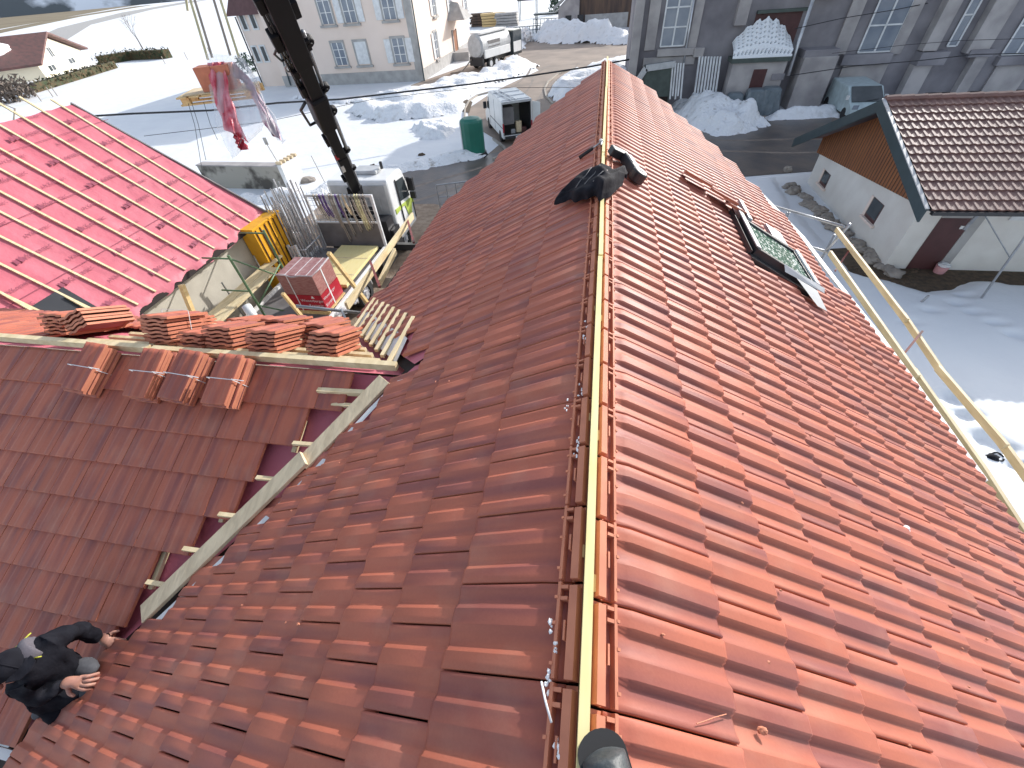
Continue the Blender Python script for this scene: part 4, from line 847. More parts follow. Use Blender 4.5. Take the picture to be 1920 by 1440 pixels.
# ================================================================== CRANE TRUCK
TR = Vector((-8.9, 12, G)); tk = thing('crane_truck', 'white flatbed truck with lime stripe and tall black loader crane parked in the yard', 'truck', TR)
BX0, BX1, BY0, BY1, BZ = -10.25, -7.62, 8.7, 13.3, -5.85
mb = MB(); mb.box(BX0, BX1, BY0, BY1, BZ - 0.10, BZ); mb.build('load_bed', 'grey', tk, bevel=0.01)
mb = MB(); mb.box(BX1 + 0.001, BX1 + 0.10, BY0, BY1, BZ - 0.22, BZ + 0.10)
mb.build('side_board', 'white', tk, bevel=0.01)
mb = MB(); mb.box(BX0 - 0.1, BX0 - 0.001, BY0, BY1, BZ - 0.22, BZ + 0.10); mb.build('side_board', 'white', tk, bevel=0.01)
mb = MB(); mb.box(BX0, BX1, BY0 - 0.08, BY0 - 0.002, BZ - 0.35, BZ + 0.02); mb.build('tail_board', 'steel', tk, bevel=0.01)
mb = MB(); mb.box(-9.5, -9.35, 8.9, 17.2, -6.45, -6.2); mb.box(-8.5, -8.35, 8.9, 17.2, -6.45, -6.2); mb.box(-9.5, -8.35, 9.4, 9.6, -6.4, -6.25); mb.box(-7.95, -7.65, 12.9, 14.3, -6.7, -6.15); mb.box(-10.2, -7.6, 14.0, 14.6, -6.35, -6.0)
mb.build('chassis', 'dark', tk)
for (x, y, wd) in ((-7.85, 11.3, 0.42), (-10.05, 11.3, 0.42), (-7.82, 15.5, 0.30), (-10.1, 15.5, 0.30)):
    sgx = 1 if x > -9 else -1
    mb = MB(); mb.wheel((x, y, G + 0.50), 0.50, wd, (1, 0, 0), 32, 0.27); wh = mb.build('wheel', 'rubber', tk, smooth=False)
    mb = MB(); mb.wheel((x, y, G + 0.50), 0.27, wd - 0.1, (1, 0, 0), 24, 0.0); mb.wheel((x + sgx * wd * 0.38, y, G + 0.5), 0.10, 0.10, (1, 0, 0), 14, 0.0)
    for k in range(8):
        a = 2 * math.pi * k / 8; mb.wheel((x + sgx * (wd / 2 - 0.03), y + 0.19 * math.cos(a), G + 0.5 + 0.19 * math.sin(a)), 0.022, 0.04, (1, 0, 0), 8)
    mb.build('rim', 'steel_lt', wh)
for (y) in (11.3, 15.5):
    mb = MB(); mb.tube([Vector((-7.72, y + 0.60 * math.cos(a), G + 0.5 + 0.60 * math.sin(a))) for a in [math.pi * t / 12 for t in range(13)]], 0.035, 6); mb.build('mudguard', 'whiteframe', tk, smooth=True)
# headboard
HY = 13.42
mb = MB(); mb.box(-7.62, -7.52, HY - 0.04, HY + 0.05, BZ, -3.9); mb.box(-10.15, -10.05, HY - 0.04, HY + 0.05, BZ, -3.9); mb.box(-10.05, -7.62, HY - 0.03, HY + 0.04, -3.98, -3.9); mb.box(-10.05, -7.62, HY - 0.03, HY + 0.04, -4.92, -4.86); mb.build('headboard_frame', 'whiteframe', tk, bevel=0.008)
mb = MB(); mb.box(-10.05, -7.62, HY, HY + 0.02, BZ, -4.925); mb.build('headboard_panel', 'grey', tk)
mb = MB()
for k in range(11): x = -9.9 + k * 0.21; mb.box(x, x + 0.012, HY, HY + 0.012, -4.86, -3.98)
for k in range(5): z = -4.80 + k * 0.17; mb.box(-10.05, -7.62, HY + 0.013, HY + 0.022, z, z + 0.010)
mb.build('mesh_panel', 'steel', tk)
rnd = random.Random(5)
for k, (x, ln, mt) in enumerate([(-9.75, 0.7, 'slinggrey'), (-9.62, 0.9, 'slinggrey'), (-9.52, 0.75, 'purple'), (-9.38, 0.8, 'purple'), (-9.15, 1.2, 'slinggrey'), (-9.05, 1.75, 'slinggrey'), (-8.90, 0.8, 'purple'), (-8.78, 1.5, 'slinggrey'), (-8.62, 0.7, 'greyplank'), (-8.45, 1.35, 'slinggrey'), (-8.30, 0.8, 'slinggrey'), (-8.18, 1.3, 'sling'), (-8.08, 1.25, 'sling'), (-7.98, 1.2, 'slinggrey'), (-7.85, 1.0, 'slinggrey')]):
    y = HY - 0.07; z = -3.88; pts = [Vector((x, HY, z + 0.0)), Vector((x, y, z - 0.03)), Vector((x + 0.01, y, z - ln * 0.5)), Vector((x + 0.03 + 0.08, y - 0.01, z - ln * 0.95)), Vector((x + 0.075 + 0.08, y - 0.01, z - ln)), Vector((x + 0.11 + 0.06, y, z - ln * 0.93)), Vector((x + 0.06, y, z - ln * 0.5)), Vector((x + 0.035, y, z - 0.03))]
    mb = MB(); mb.tube(pts, 0.021, 6); mb.build('lashing_strap', mt, tk, smooth=True)
# cab
CY0, CY1, CZ0, CZ1 = 14.95, 16.95, -6.35, -4.0
sec = [(CY0, CZ0), (CY1 - 0.02, CZ0), (CY1 + 0.08, -5.5), (CY1 - 0.02, -5.05), (CY1 - 0.42, -4.12), (CY1 - 0.6, -4.0), (CY0 + 0.1, CZ1), (CY0, CZ1 - 0.12)]
mb = MB(); mb.prism([(-10.15, y, z) for y, z in sec], (2.5, 0, 0)); mb.build('cab', 'white', tk, bevel=0.07)
mb = MB(); mb.box(-10.02, -7.78, CY0 - 0.035, CY0 - 0.004, CZ0 + 0.1, CZ1 - 0.14); mb.build('cab_rear_panel', 'cabgrey', tk, bevel=0.05)
mb = MB(); mb.box(-9.0, -8.1, CY0 - 0.06, CY0 - 0.037, -5.1, -4.6); mb.box(-9.9, -9.3, CY0 - 0.055, CY0 - 0.037, -5.3, -4.5); mb.build('cab_rear_vent', 'cabgrey', tk, bevel=0.02)
mb = MB(); mb.prism([(-7.642, 15.75, -5.05), (-7.642, 16.72, -5.18), (-7.642, 16.45, -4.35), (-7.642, 15.75, -4.28)], (0.012, 0, 0)); mb.build('side_window', 'glass', tk)
mb = MB(); mb.prism([(-7.636, 15.1, -5.12), (-7.636, 16.95, -5.3), (-7.636, 16.98, -5.55), (-7.636, 15.9, -5.3), (-7.636, 15.1, -5.32)], (0.012, 0, 0)); mb.prism([(-7.634, 16.0, -5.25), (-7.634, 16.8, -5.4), (-7.634, 16.5, -5.9), (-7.634, 16.2, -5.8)], (0.012, 0, 0)); mb.build('lime_stripe', 'lime', tk)
mb = MB(); mb.box(-7.64, -7.60, 15.62, 15.66, CZ0 + 0.2, -4.2); mb.box(-7.64, -7.60, 16.85, 16.87, CZ0 + 0.2, -5.1); mb.build('door_seam', 'dark', tk)
mb = MB(); mb.box(-7.58, -7.32, 16.55, 16.72, -4.95, -4.45); mb.box(-7.56, -7.34, 16.60, 16.74, -5.28, -5.0); mb.tube([(-7.6, 16.5, -4.4), (-7.45, 16.62, -4.45)], 0.02, 6); mb.build('wing_mirror', 'dark', tk, bevel=0.03)
mb = MB(); mb.box(-9.3, -8.3, 15.6, 16.3, -3.995, -3.86); mb.build('roof_hatch', 'cabgrey', tk, bevel=0.04)
mb = MB(); mb.tube([(-8.2, 16.0, -3.9), (-8.2, 16.0, -3.65)], 0.06, 8); mb.build('beacon', 'dark', tk)
mb = MB(); mb.box(-7.66, -7.55, 14.3, 14.9, -6.4, -5.6); mb.box(-8.3, -7.7, 14.2, 14.8, -5.95, -5.2); mb.tube([(-7.9, 14.3, -5.3), (-7.7, 14.5, -5.6), (-8.0, 14.7, -5.9)], 0.025, 6); mb.tube([(-8.1, 14.2, -5.1), (-7.8, 14.3, -5.5), (-7.75, 14.6, -6.0)], 0.02, 6); mb.build('hydraulic_unit', 'dark', tk)
# outrigger
mb = MB(); mb.box(-7.6, -5.4, 14.15, 14.35, -6.35, -6.1); mb.box(-5.6, -5.4, 14.15, 14.35, G + 0.06, -6.0); mb.box(-5.75, -5.25, 14.0, 14.5, G + 0.04, G + 0.09); mb.build('outrigger', 'dark', tk)
# crane
cb0 = Vector((-8.75, 14.25, -6.0)); cb1 = Vector((-8.55, 14.2, -3.9))
mb = MB(); mb.beam(cb0, cb1, 0.42, 0.42, up=(0, 1, 0)); mb.box(-9.35, -8.2, 14.0, 14.5, -5.0, -4.75); mb.build('crane_column', 'blacksoft', tk, bevel=0.03)
B = [gd(664, 352, 14.4), gd(636, 288, 11.6), gd(606, 222, 9.4), gd(592, 182, 8.6), gd(545, 70, 6.6), gd(506, -20, 5.6)]
mb = MB(); upb = Vector((0, -0.4, 1))
mb.beam(B[0], B[1], 0.30, 0.36, up=upb); mb.beam(B[1] + (B[0] - B[1]) * 0.01, B[2], 0.27, 0.32, up=upb); mb.build('crane_boom', 'blacksoft', tk, bevel=0.02)
mb = MB(); mb.beam(B[2] + (B[1] - B[2]) * 0.14, B[3] + (B[4] - B[3]) * 0.12, 0.38, 0.44, up=upb); mb.build('boom_knuckle', 'blacksoft', tk, bevel=0.05)
mb = MB(); mb.beam(B[3], B[4], 0.27, 0.32, up=upb); mb.beam(B[4] + (B[3] - B[4]) * 0.3, B[5] + (B[5] - B[4]) * 0.5, 0.32, 0.38, up=upb); mb.build('boom_extension', 'blacksoft', tk, bevel=0.015)
side_b, _ = ortho(B[4] - B[3], upb)
mb = MB()
for k, (t0, t1) in enumerate([(0.0, 1.6), (0.1, 1.6)]):
    o_ = side_b * (0.19 + 0.05 * k); mb.tube([B[3] + (B[4] - B[3]) * t0 + o_, B[3] + (B[4] - B[3]) * t1 + o_], 0.024, 6)
mb.tube([B[3] + side_b * 0.25, B[3] + side_b * 0.40 + (B[2] - B[3]) * 0.2, B[2] + side_b * 0.34, B[2] + side_b * 0.2], 0.03, 6)
mb.tube([B[4] + side_b * 0.22, B[4] + side_b * 0.36 + (B[3] - B[4]) * 0.1, B[4] + side_b * 0.30 + (B[3] - B[4]) * 0.22, B[4] + side_b * 0.16 + (B[3] - B[4]) * 0.2], 0.02, 6)
mb.build('hydraulic_hose', 'dark', tk, smooth=True)
mb = MB(); sb0, _ = ortho(B[1] - B[0], upb); mb.tube([B[0] - sb0 * 0.20, B[1] - sb0 * 0.20], 0.05, 10); mb.tube([B[1] - sb0 * 0.25, B[2] - sb0 * 0.25], 0.05, 10); mb.tube([B[3] - side_b * 0.22, B[4] - side_b * 0.22], 0.035, 8); mb.build('ram', 'steel', tk, smooth=True)
for (bi, t_, rr) in ((1, 0.0, 0.13), (2, 0.1, 0.16), (3, 0.1, 0.13), (4, -0.25, 0.12), (0, 0.55, 0.11)):
    q = B[bi] + (B[bi + 1] - B[bi]) * t_; s_, _ = ortho(B[bi + 1] - B[bi], upb); mb = MB(); mb.wheel(q - s_ * 0.22, rr, 0.10, _ if False else s_.cross(B[bi + 1] - B[bi]).normalized(), 16); mb.wheel(q - s_ * 0.24, rr * 0.45, 0.16, s_.cross(B[bi + 1] - B[bi]).normalized(), 12); mb.build('pivot', 'blacksoft', tk)
mb = MB(); u_b = s_.cross(B[1] - B[0]).normalized()
for (ta_, tb_, mtt) in ((0.60, 0.72, 'whiteframe'), (0.76, 0.80, 'whiteframe')):
    pass
nb = (ortho(B[1] - B[0], upb)[1]); fac = nb if (CAM_V := Vector(CAM) - B[0]).dot(nb) > 0 else -nb
m1 = MB(); q = B[0] + (B[1] - B[0]) * 0.72 + fac * 0.182; ax_ = (B[1] - B[0]).normalized(); m1.obox(q + sb0 * 0.06, sb0 * 0.1, ax_ * 0.45, fac * 0.004); m1.build('white_lettering', 'whiteframe', tk)
m1 = MB(); q = B[1] + (B[2] - B[1]) * 0.05 + fac * 0.162; m1.obox(q + sb0 * 0.08, sb0 * 0.1, ax_ * 0.32, fac * 0.004); m1.build('red_mark', 'red', tk)
for (bi, t_, off, l_, w__) in ((3, 0.15, 0.19, 0.35, 0.10), (3, 0.5, 0.17, 0.25, 0.14), (3, 0.8, -0.20, 0.3, 0.12), (4, -0.1, 0.24, 0.4, 0.14), (4, 0.4, -0.22, 0.35, 0.12), (4, 0.75, 0.22, 0.3, 0.12), (1, 0.4, 0.16, 0.5, 0.10), (1, 0.75, -0.17, 0.3, 0.10), (0, 0.35, 0.18, 0.3, 0.12)):
    q = B[bi] + (B[bi + 1] - B[bi]) * t_; dd_ = (B[bi + 1] - B[bi]).normalized(); s_, u_ = ortho(dd_, upb); mb = MB(); mb.obox(q + s_ * off - s_ * w__ / 2 - u_ * 0.08, s_ * w__, dd_ * l_, u_ * 0.16); mb.build('boom_bracket', 'blacksoft', tk, bevel=0.015)
for (bi, ph) in ((3, 0.0), (3, 1.5), (4, 0.7)):
    dd_ = (B[bi + 1] - B[bi]); s_, u_ = ortho(dd_, upb); mb = MB(); mb.tube([B[bi] + dd_ * (k / 12) + s_ * (0.16 + 0.06 * math.sin(k * 0.9 + ph)) + u_ * (0.20 + 0.03 * math.cos(k * 1.3 + ph)) for k in range(13)], 0.014, 6); mb.build('hydraulic_hose', 'dark', tk, smooth=True)
q = B[4] + (B[3] - B[4]) * 0.35; dd_ = (B[4] - B[3]).normalized(); s_, u_ = ortho(dd_, upb); mb = MB(); mb.tube([q + s_ * (0.24 + 0.07 * math.sin(a)) + dd_ * 0.12 * math.cos(a) for a in [t * 0.5 for t in range(13)]], 0.016, 6); mb.build('hose_coil', 'steel', tk, smooth=True)
# jib and hook carrying the load (out of the top of the frame)
TIP = B[5] + (B[5] - B[4]) * 0.5; hk = gd(372, -115, 6.3)
mb = MB(); mb.beam(TIP, hk + Vector((0, 0, 0.25)), 0.2, 0.22); mb.build('jib', 'blacksoft', tk)
# ---- goods on the bed
mb = MB(); lo = [gz(659, 450, BZ + 0.2), gz(716, 452, BZ + 0.2), gz(680, 528, BZ + 0.2), gz(640, 534, BZ + 0.2), gz(628, 486, BZ + 0.2)]
pk = thing('formwork_panel', 'large yellow board panel lying on the truck bed', 'panel', (sum(p.x for p in lo) / 5, sum(p.y for p in lo) / 5, BZ))
x0 = -9.22; x1 = -7.74; y0 = 10.5; y1 = 13.15
mb.box(x0, x1, y0, y1, BZ + 0.1, BZ + 0.2); mb.build('board', 'yellowboard', pk, bevel=0.005)
mb = MB()
for y in (y0 + 0.6, y0 + 1.7): mb.box(x0 - 0.003, x1 + 0.003, y, y + 0.03, BZ + 0.201, BZ + 0.208)
mb.build('tie_band', 'greyplank', pk)
mb = MB(); mb.box(x0 + 0.1, x1 - 0.1, y0 + 0.1, y0 + 0.2, BZ + 0.002, BZ + 0.099); mb.box(x0 + 0.1, x1 - 0.1, y1 - 0.3, y1 - 0.2, BZ + 0.002, BZ + 0.099); mb.build('bearer', 'pine', pk)
# pallet of wrapped tiles
PZ0 = BZ + 0.14; a = gz(560, 576, PZ0); b = gz(633, 572, PZ0)
px0, px1, py0 = -8.86, -7.70, 9.10; py1 = 10.15; pz1 = PZ0 + 1.22
pl = thing('tile_pallet', 'wrapped pallet of red tiles with red printed film at the rear of the truck bed', 'pallet of tiles', ((px0 + px1) / 2, (py0 + py1) / 2, BZ))
mb = MB()
for k in range(3): mb.box(px0, px1, py0 + 0.02 + k * 0.42, py0 + 0.12 + k * 0.42, BZ, PZ0 - 0.03)
for k in range(6): mb.box(px0 + 0.21 * k, px0 + 0.21 * k + 0.17, py0, py1, PZ0 - 0.029, PZ0); 
mb.build('pallet', 'pine', pl)
mb = MB(); 
for k in range(2):
    for r_ in range(30): z = PZ0 + 0.003 + r_ * 0.037; mb.box(px0 + 0.02 + k * 0.565, px0 + 0.565 + k * 0.565, py0 + 0.02, py1 - 0.02, z, z + 0.031)
mb.build('tiles', 'clay', pl)
mb = MB(); mb.box(px0, px1, py0, py1, PZ0 + 0.56, pz1 + 0.004); o_ = mb.build('upper_film', 'pinkprint', pl, bevel=0.02)
mb = MB(); mb.box(px0 - 0.004, px1 + 0.004, py0 - 0.004, py1 + 0.004, PZ0 + 0.02, PZ0 + 0.56); pfilm = mb.build('printed_film', 'red', pl)
mb = MB(); X1_ = px1 + 0.006; Y0_ = py0 - 0.006
text_mesh(mb, 'Wienerberger', (px0 + 0.42, Y0_, PZ0 + 0.33), (1, 0, 0), (0, 0, 1), 0.13); text_mesh(mb, 'Koramic', (px0 + 0.62, Y0_, PZ0 + 0.16), (1, 0, 0), (0, 0, 1), 0.14); text_mesh(mb, 'Koramic', (px0 + 0.02, Y0_, PZ0 + 0.18), (1, 0, 0), (0, 0, 1), 0.09)
text_mesh(mb, 'Wienerberger', (X1_, py0 + 0.05, PZ0 + 0.36), (0, 1, 0), (0, 0, 1), 0.12); text_mesh(mb, 'Koramic', (X1_, py0 + 0.05, PZ0 + 0.14), (0, 1, 0), (0, 0, 1), 0.14)
mb.prism([(px0 + 0.80, Y0_, PZ0 + 0.46), (px0 + 0.92, Y0_, PZ0 + 0.46), (px0 + 0.86, Y0_, PZ0 + 0.55)], (0, -0.002, 0)); add_print(pfilm, mb, 'whiteframe')
mb = MB()
for (zz) in (pz1 + 0.006,):
    for k in range(3): x = px0 + 0.28 + k * 0.34; mb.box(x, x + 0.02, py0, py1, zz, zz + 0.004)
mb.box(px0 + 0.32, px0 + 0.35, py0 - 0.009, py0 - 0.005, PZ0, pz1); mb.box(px1 + 0.005, px1 + 0.009, py0 + 0.45, py0 + 0.50, PZ0, pz1); mb.build('strap', 'whiteframe', pl)
mb = MB(); mb.tube([(px0, py0, pz1 + 0.01), (px0 + 0.3, py0 - 0.01, pz1 + 0.02), (px0 + 0.5, py0 - 0.02, pz1 - 0.04), (px0 + 0.8, py0 - 0.01, pz1 + 0.01), (px1, py0, pz1 - 0.0), (px1 + 0.02, py0 + 0.4, pz1), (px1, py1, pz1 + 0.02)], 0.025, 6); mb.build('gathered_film', 'plastic', pl, smooth=True)
mb = MB(); rnd = random.Random(4)
for k in range(9): p = Vector((px0 + 1.20 + rnd.uniform(0.12, 0.5), py0 + rnd.uniform(0.0, 0.9), BZ + 0.03)); mb.blob(p, 0.09, 0.1, 0.05, seed=k, jag=0.4)
tag(mb.build('scrap_film', 'plastic'), 'crumpled clear film dropped on the truck bed beside the tile pallet', 'plastic film')
# stanchion rack: bundles of upright steel posts standing by the truck
sx = thing('stanchion_rack', 'dense rack of upright grey steel props standing left of the truck headboard', 'prop rack', (-10.3, 12.0, G))
rnd = random.Random(6); 
for k in range(48):
    x = -11.15 + (k % 12) * 0.105 + rnd.uniform(-0.02, 0.02); y = 12.2 + (k // 12) * 0.34 + rnd.uniform(-0.05, 0.05); z1 = -3.95 + rnd.uniform(-0.25, 0.25) + 0.14 * (k // 12)
    mb = MB(); mb.tube([(x, y, -6.3), (x, y, z1)], 0.022, 6); mb.tube([(x, y, -5.2), (x, y, -4.7)], 0.036, 6); mb.build('prop', ['steel', 'steel_lt', 'steel_lt', 'steel'][k % 4], sx)
mb = MB(); mb.box(-11.1, -9.95, 12.05, 13.2, -6.4, -6.3)
for (x, y) in ((-11.08, 12.08), (-10.0, 12.08), (-10.0, 13.17), (-11.08, 13.17)): mb.tube([(x, y, G), (x, y, -5.3)], 0.03, 6)
mb.tube([(-11.08, 12.08, -5.32), (-10.0, 12.08, -5.32)], 0.03, 6); mb.tube([(-10.0, 12.08, -5.32), (-10.0, 13.17, -5.32)], 0.03, 6); mb.build('rack_frame', 'steel_lt', sx)
for k in range(6):
    mb = MB(); x = -10.9 + k * 0.14; mb.box(x, x + 0.07, 11.86, 11.95, -6.4, -5.1 + 0.05 * (k % 2)); mb.build('white_post', 'whiteframe', sx)
# yellow container by the corner of the red roof
yc = thing('ribbed_container', 'amber yellow ribbed steel container at the corner of the red underlay roof', 'container', (-10.8, 11.5, G))
mb = MB(); mb.box(-11.03, -10.55, 10.85, 12.3, G, -4.05); mb.build('box', 'orange', yc, bevel=0.01)
mb = MB()
for k in range(6): y = 10.95 + k * 0.24; mb.box(-10.549, -10.52, y, y + 0.03, G + 0.1, -4.08)
mb.build('rib', 'browndoor', yc); mb = MB(); mb.box(-11.03, -10.52, 10.82, 12.33, -4.049, -3.99); mb.build('top_rail', 'orange', yc)
# ---- scaffold walkway in the yard
wk2 = thing('scaffold', 'green scaffold frame with long pale plank walkway along the cement wall of the yard', 'scaffold', (-10.0, 9, G))
WKZ = -5.15
wl_ = [gz(352, 612, WKZ), gz(405, 612, WKZ), gz(540, 500, WKZ), gz(545, 470, WKZ), gz(528, 462, WKZ)]
mb = MB(); mb.box(-10.72, -10.40, 4.6, 11.4, WKZ - 0.05, WKZ); mb.build('plank', 'pine_pale', wk2); mb = MB(); mb.box(-10.38, -10.06, 4.0, 10.6, WKZ - 0.06, WKZ + 0.0); mb.build('plank', 'pine_pale', wk2)
for (x, y, z1) in ((-9.75, 8.82, -3.75), (-9.75, 10.45, -3.8)):
    mb = MB(); mb.tube([(x, y, G), (x, y, z1)], 0.035, 8); mb.build('post', 'greensteel', wk2)
mb = MB(); P = [Vector((-9.75, 8.82, z)) for z in (-3.85, -4.9, -5.4)]; Q = [Vector((-9.75, 10.45, z)) for z in (-3.9, -4.9, -5.5)]
for (a, b) in ((P[0], Q[2]), (P[2], Q[1]), (P[0], P[0] + Vector((-0.9, 0, 0.0))), (Q[0], Q[0] + Vector((-0.9, 0, 0))), (P[1], P[1] + Vector((-0.95, 0, 0.0))), (P[2], Vector((-9.0, 9.6, -6.3)))): mb.tube([a, b], 0.024, 6)
mb.build('brace', 'greensteel', wk2, smooth=True)
mb = MB()
for (x, y) in ((-10.75, 7.2), (-10.75, 9.0), (-10.75, 10.6)): mb.tube([(x, y, G), (x, y, -4.75)], 0.025, 6); mb.tube([(x, y, WKZ - 0.08), (x + 0.75, y, WKZ - 0.08)], 0.02, 6)
mb.build('upright', 'steel', wk2)
def post(px_a, px_b, X, r, mat, label, name='timber_post', cat='post', sq=True):
    A = gx(*px_a, X); Bq = gx(*px_b, X); mb = MB(); mb.beam(A, Bq, r, r) if sq else mb.tube([A, Bq], r, 8); tag(mb.build(name, mat), label, cat)
post((340, 534), (372, 612), -9.4, 0.10, 'pine', 'orange-yellow timber post standing up behind the wing eaves, near the white pipe')
post((616, 474), (692, 572), -6.3, 0.09, 'pine', 'bright yellow timber prop slanting up beside the wrapped tile pallet')
post((530, 550), (588, 620), -6.8, 0.07, 'pine', 'thin pale timber prop rising from the wing eaves in front of the truck tail')
mb = MB(); mb.tube([gd(462, 574, 8.2), gd(482, 604, 8.2)], 0.09, 12); tag(mb.build('white_pipe', 'whiteframe', smooth=True), 'short white plastic pipe sticking up in the dark yard corner', 'pipe')
# rail beside the truck
gl = thing('guard_rail', 'pale timber rail on rusty brackets along the left eaves above the truck', 'guard rail', (-3.6, 7.5, -2.5))
mb = MB(); mb.beam(gx(774, 404, -3.35), gx(650, 574, -3.15), 0.035, 0.11); mb.build('rail', 'pine_pale', gl)
mb = MB(); mb.beam(gx(741, 470, -3.15), gx(712, 530, -3.10), 0.035, 0.10); mb.build('rail', 'pine_pale', gl)
for (a, b) in (((764, 412), (776, 455)), ((694, 490), (712, 538))): mb = MB(); mb.beam(gx(*a, -3.35), gx(*b, -2.75), 0.035, 0.03); mb.build('bracket', 'redsteel', gl)
mb = MB(); mb.tube([gx(555, 574, -4.2), gx(690, 588, -3.4)], 0.025, 6); mb.tube([gx(640, 580, -3.7), gx(655, 615, -3.4)], 0.02, 6); mb.build('tube', 'steel', gl, smooth=True)
mb = MB()
for k in range(5): z = -2.7 - 0.1 * k
mb.box(-2.95, -2.45, 6.4, 6.6, -3.4, -3.3)
for k in range(4): mb.box(-3.2, -2.5, 4.6 + k * 0.62, 4.72 + k * 0.62, -2.6, -2.5)
mb.build('beam_end', 'pine_pale', gl)
# dark lean-to floor below the wing
mb = MB(); mb.box(-9.5, -5.0, 3.6, 7.9, -6.1, -6.0); tag(mb.build('tailgate_platform', 'grey', bevel=0.01), 'dark grey loading platform in the shadow behind the truck', 'platform')
mb = MB(); mb.box(-8.6, -7.6, 6.9, 7.5, -5.995, -5.97); mb.box(-6.9, -6.0, 7.0, 7.5, -5.995, -5.97); tag(mb.build('steel_sheet', 'paving'), 'blue-grey steel sheets lying on the dark loading platform', 'sheet')
# ================================================================== HANGING LOAD
hl_c = gd(408, 184, 6.4)
ld = thing('hanging_pallet', 'pallet with a few red tiles and torn film hanging in slings from the crane', 'pallet of tiles', hl_c)
ux = (gd(480, 186, 6.5) - gd(333, 184, 6.3)); ux.z = 0; plen = ux.length; ux.normalize(); uy = Vector((0, 0, 1)).cross(ux); o = gd(333, 186, 6.3)
mb = MB(); 
for k in range(6): mb.obox(o + ux * (plen * k / 6) - uy * 0.05, ux * plen * 0.13, uy * 0.8, Vector((0, 0, 0.02)))
for k in range(3): mb.obox(o + uy * (0.0 + 0.33 * k) - Vector((0, 0, 0.10)), ux * plen, uy * 0.08, Vector((0, 0, 0.022)))
for k in range(3):
    for j in range(3): mb.obox(o + ux * (plen * (0.03 + 0.43 * k)) + uy * (0.0 + 0.33 * j) - Vector((0, 0, 0.079)), ux * 0.12, uy * 0.08, Vector((0, 0, 0.078)))
mb.build('pallet', 'pine', ld)
mb = MB(); mb.obox(o + ux * plen * 0.08 + Vector((0, 0, 0.022)), ux * plen * 0.85, uy * 0.6, Vector((0, 0, 0.015))); mb.build('liner', 'greyplank', ld)
for (u0, lw, hh) in ((0.36, 0.24, 0.30), (0.585, 0.24, 0.30)):
    mb = MB()
    for r_ in range(6): mb.obox(o + ux * (plen * u0) + uy * (0.05 + 0.055 * r_) + Vector((0, 0, 0.04)), ux * lw, uy * 0.045, Vector((0, 0, hh)))
    mb.build('tiles', 'clay', ld)
def hang(name, pxs, mat, seed, dep=6.35, wv=0.05):
    # film: strip between two pixel polylines, hung in the vertical plane of the load
    n = len(pxs); rnd = random.Random(seed); cols = 9
    def fn(u, v):
        k = u * (n - 1.001); i = int(k); t = k - i
        l = [pxs[i][q] * (1 - t) + pxs[i + 1][q] * t for q in range(4)]
        x = l[0] * (1 - v) + l[2] * v; y = l[1] * (1 - v) + l[3] * v; dd = dep + wv * math.sin(u * 9 + v * 6 + seed) + wv * 0.6 * math.sin(v * 17 + u * 4)
        return gd(x + 1.5 * math.sin(u * 22 + v * 9), y, dd)
    return cloth(name, fn, 36, 16, mat, ld, 0)
hang('clear_film', [(386, 100, 452, 104), (388, 130, 470, 132), (396, 190, 486, 190), (408, 240, 498, 222), (416, 262, 492, 245), (430, 285, 470, 262), (434, 300, 452, 284)], 'plastic_thin', 1, 6.28)
hang('red_film', [(388, 118, 420, 115), (392, 140, 424, 142), (400, 180, 432, 180), (412, 215, 444, 215), (422, 244, 456, 250), (440, 252, 468, 268)], 'plasticred', 2, 6.22, 0.03)
hang('red_film', [(436, 250, 448, 248), (442, 268, 456, 262), (450, 282, 468, 280)], 'red', 5, 6.2, 0.02)
hang('mauve_film', [(422, 118, 440, 116), (432, 142, 462, 140), (452, 150, 480, 165), (470, 175, 492, 190), (485, 210, 508, 214), (497, 235, 524, 248), (510, 254, 530, 264)], 'plasticpurple', 3, 6.4, 0.04)
hang('clear_film', [(446, 108, 458, 108), (470, 140, 480, 146), (484, 180, 500, 196), (492, 215, 520, 226), (505, 245, 534, 262), (520, 262, 532, 270)], 'plastic', 4, 6.36, 0.03)
for (a, b, mt) in (((390, 112), (348, -30), 'sling'), ((398, 108), (356, -30), 'slinggrey'), ((432, 104), (392, -30), 'slinggrey'), ((448, 108), (404, -30), 'sling'), ((352, 20), (340, -60), 'sling')):
    mb = MB(); A = gd(*a, 6.35); Bq = gd(*b, 6.3); mb.beam(A, Bq, 0.035, 0.008); mb.beam(Bq, hk, 0.03, 0.008); mb.build('sling', mt, ld)
mb = MB(); 
for (x, y, y2) in ((365, 214, 320), (372, 214, 300), (394, 212, 262)): mb.tube([gd(x - 12, y - 20, 6.35), gd(x, y + 20, 6.35), gd(x + 14, y2, 6.4)], 0.004, 5)
mb.build('loose_band', 'cable', ld)
